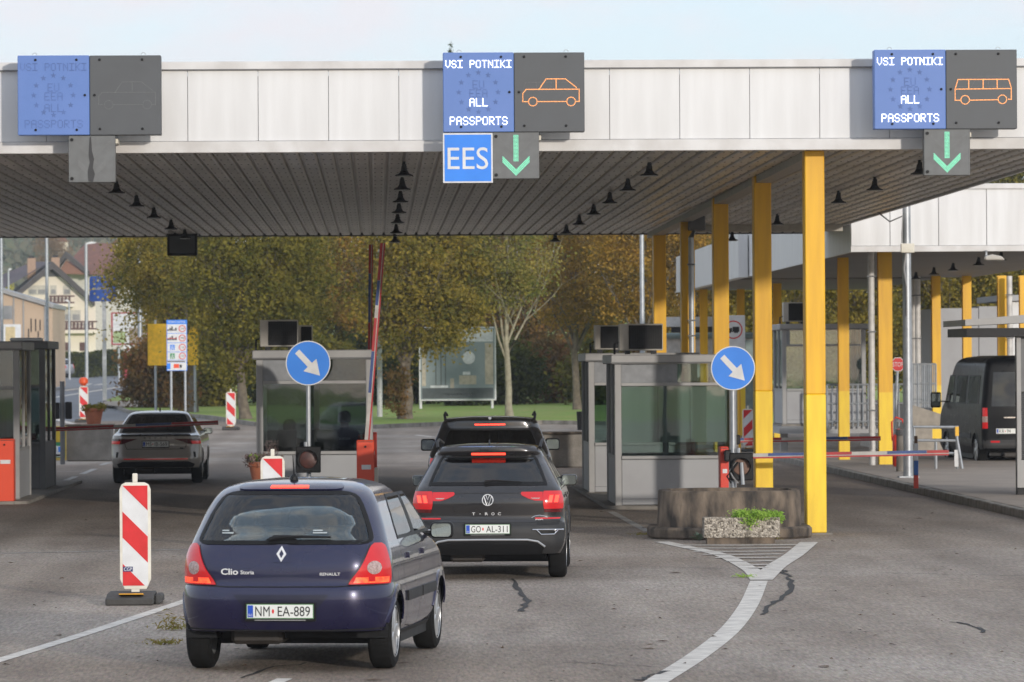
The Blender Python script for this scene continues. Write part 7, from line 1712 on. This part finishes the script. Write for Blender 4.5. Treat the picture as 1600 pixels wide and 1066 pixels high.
# ---------------------------------------------------------------- silver car parked far away
p0 = W(92, 580, 395)
sil = [(.25, .8, .1, 4.3, .05, .2), (.5, .9, .0, 4.4, .06, .25), (.9, .9, .05, 4.2, .06, .25), (1.05, .86, .12, 3.4, .06, .2), (1.3, .77, .3, 2.9, .05, .2), (1.52, .66, .5, 2.4, .05, .2), (1.6, .45, .8, 2.0, .04, .2), (1.62, .3, 1.0, 1.8, .03, .15)]
c = Car('parked_car', 'distant silver people carrier parked by the hedge on the left', 'car', (p0.x + 1.0, 395, hgt(395)+.1), R(62), sil, paint('silver_paint', (0.36, 0.37, 0.40), .6, .35), (.8, 3.5), .32, tint=(.15, .16, .18), nz=34)
swr = [(1.08, .7, 1.9), (1.42, .95, 1.9)]; swf = [(1.08, 2.0, 3.2), (1.42, 2.0, 2.7)]; wr = [(1.1, -.7, .7), (1.45, -.58, .58)]
c.shole = [[(z, a+.05, b-.05) for z, a, b in r] for r in (swr, swf)]; c.holes = [[(z, a+.05, b-.05) for z, a, b in wr]]; c.fhole = (1.15, 1.45)
c.build_body(); c.chassis(4.4, 1.6); c.glaze_front(1.1, 1.45); c.rear_window(wr)
for sx in (1, -1): c.side_window(swr, sx); c.side_window(swf, sx)
rows = [(.75, .6, .87), (1.1, .66, .83)]
for r_ in (rows, c.mir(rows)): c.rear('tail_lamp', r_, M_lampred, .01, nc=8)

# ================================================================ officers in the booth
def person(label, X, Y, z, rz, lean=.1):
    t = thing('person', label, 'person', (X, Y, z), rz, 'officers in the booth')
    V = [(0, 0, .50), (0, .02, .68), (0, .05*lean*5, .86), (0, .07*lean*5, 1.0), (0, .10*lean*5, 1.10), (0, .12*lean*5, 1.17), (0, .13*lean*5, 1.30)]
    E = [(i, i+1) for i in range(6)]; rad = [(.17, .13), (.155, .12), (.19, .125), (.17, .11), (.065, .065), (.085, .095), (.07, .085)]
    for sx in (-1, 1):
        b = len(V); V += [(sx*.19, .06, 1.0), (sx*.25, .10, .80), (sx*.22, .32, .72), (sx*.16, .48, .74), (sx*.14, .55, .74)]; E += [(3, b), (b, b+1), (b+1, b+2), (b+2, b+3), (b+3, b+4)]; rad += [(.075, .075), (.055, .055), (.045, .045), (.035, .03), (.03, .02)]
        b = len(V); V += [(sx*.1, .05, .48), (sx*.13, .42, .48), (sx*.13, .44, .1), (sx*.13, .56, .05)]; E += [(0, b), (b, b+1), (b+1, b+2), (b+2, b+3)]; rad += [(.1, .1), (.08, .08), (.055, .055), (.05, .04)]
    me = bpy.data.meshes.new('body'); me.from_pydata(V, E, []); o = bpy.data.objects.new('body_base', me); C.objects.link(o)
    md = o.modifiers.new('skin', 'SKIN'); md.use_smooth_shade = True
    for i, sv in enumerate(me.skin_vertices[0].data): sv.radius = rad[i]; sv.use_root = (i == 0)
    o.modifiers.new('sub', 'SUBSURF').levels = 2
    dg = bpy.context.evaluated_depsgraph_get(); dg.update(); m2 = bpy.data.meshes.new_from_object(o.evaluated_get(dg)); bpy.data.objects.remove(o)
    m2.materials.clear(); m2.materials.append(mat('navy_uniform', (0.03, 0.032, 0.042), .9, bump=.2, bscale=60)); m2.materials.append(mat('skin', (0.42, 0.25, 0.18), .6))
    for p in m2.polygons:
        p.use_smooth = True
        if p.center.z > 1.11 or (p.center.y > .47 and p.center.z > .6): p.material_index = 1
    link_mesh('body', m2, None, t)
    hz = MB(); cy_ = .13*lean*5-.02
    hz.lathe([(.098, 1.20), (.108, 1.27), (.10, 1.34), (.06, 1.385), (.01, 1.395)], 20, c=(0, cy_, 0)); hz.build('hair', mat('dark_hair', (0.02, 0.015, 0.012), .7), t, smooth=True)
    text_mesh('POLICIJA', .26, .045, plane_map(0, -.17, .93), 'jacket_lettering', M_refwhite, t, 1, .004)
    st = thing('office_chair', label.replace('officer', 'chair of the officer'), 'chair', (X, Y, z), rz, 'chairs in the booth')
    MB().box(-.22, .22, -.16, .3, .36, .40).build('seat', M_cloth, st, bevel=.03); MB().box(-.2, .2, -.26, -.21, .5, .80).build('backrest', M_cloth, st, bevel=.03); MB().tube([(0, .05, 0), (0, .05, .36)], .03, 8).build('column', M_black, st); MB().box(-.02, .02, -.24, -.1, .34, .6).build('back_stem', M_black, st)
    MB().lathe([(.24, 0), (.24, .03), (.05, .06)], 5).build('foot', M_black, st)
person('officer in dark jacket with short dark hair, right of the sign pole', xat(537, 76.1), 76.1, .065 + .15, R(-6), .14)
person('officer in dark uniform bending over the desk, left of sign pole', xat(456, 75.9), 75.9, .065 + .02, R(25), .2)

for px, lab in ((440, 'dark monitor on the booth desk left of the sign pole'), (505, 'dark monitor on the booth desk right of the sign pole')):
    t = thing('monitor', lab, 'monitor', (xat(px, 74.9), 74.9, zat(490, 705, bY) - .08))
    MB().box(-.24, .24, 0, .03, .10, .42).build('screen_case', M_black, t, bevel=.01); MB().box(-.02, .02, .01, .03, 0, .1).build('stand', M_black, t); MB().box(-.1, .1, -.05, .1, 0, .012).build('stand_foot', M_black, t)
# thin autumn haze: one closed box of even air
zmax = max(v[2] for v in tv)
hz = MB().box(-905, 905, -305, 1255, -1.2, zmax + 18).build('haze', None); hz['kind'] = 'stuff'; hz['label'] = 'thin pale autumn haze filling the air over the whole place'; hz['category'] = 'haze'
hm = bpy.data.materials.new('haze_air'); hm.use_nodes = True; hn = hm.node_tree; hn.nodes.remove(hn.nodes['Principled BSDF'])
pv = nd(hn, 'ShaderNodeVolumePrincipled'); pv.inputs['Color'].default_value = (.86, .89, .93, 1); pv.inputs['Density'].default_value = HAZE; pv.inputs['Anisotropy'].default_value = .3
hn.links.new(pv.outputs[0], hn.nodes['Material Output'].inputs['Volume']); hz.data.materials.append(hm); hm.cycles.homogeneous_volume = True; pv.inputs['Density Attribute'].default_value = ''

# parts made of pieces too small to pick apart singly
for o in bpy.data.objects:
    if o.type == 'MESH' and o.parent and o.name.split('.')[0] in ('rivet_row', 'lit_lettering', 'unlit_lettering', 'lit_vehicle_outline', 'unlit_vehicle_outline', 'lit_green_arrow', 'unlit_lamps', 'unlit_star_ring', 'grille', 'crown', 'foliage', 'blades', 'dry_sprays', 'green_leaves', 'town_symbol', 'lorry_symbol', 'lifting_eye', 'stems'):
        o['kind'] = 'stuff'
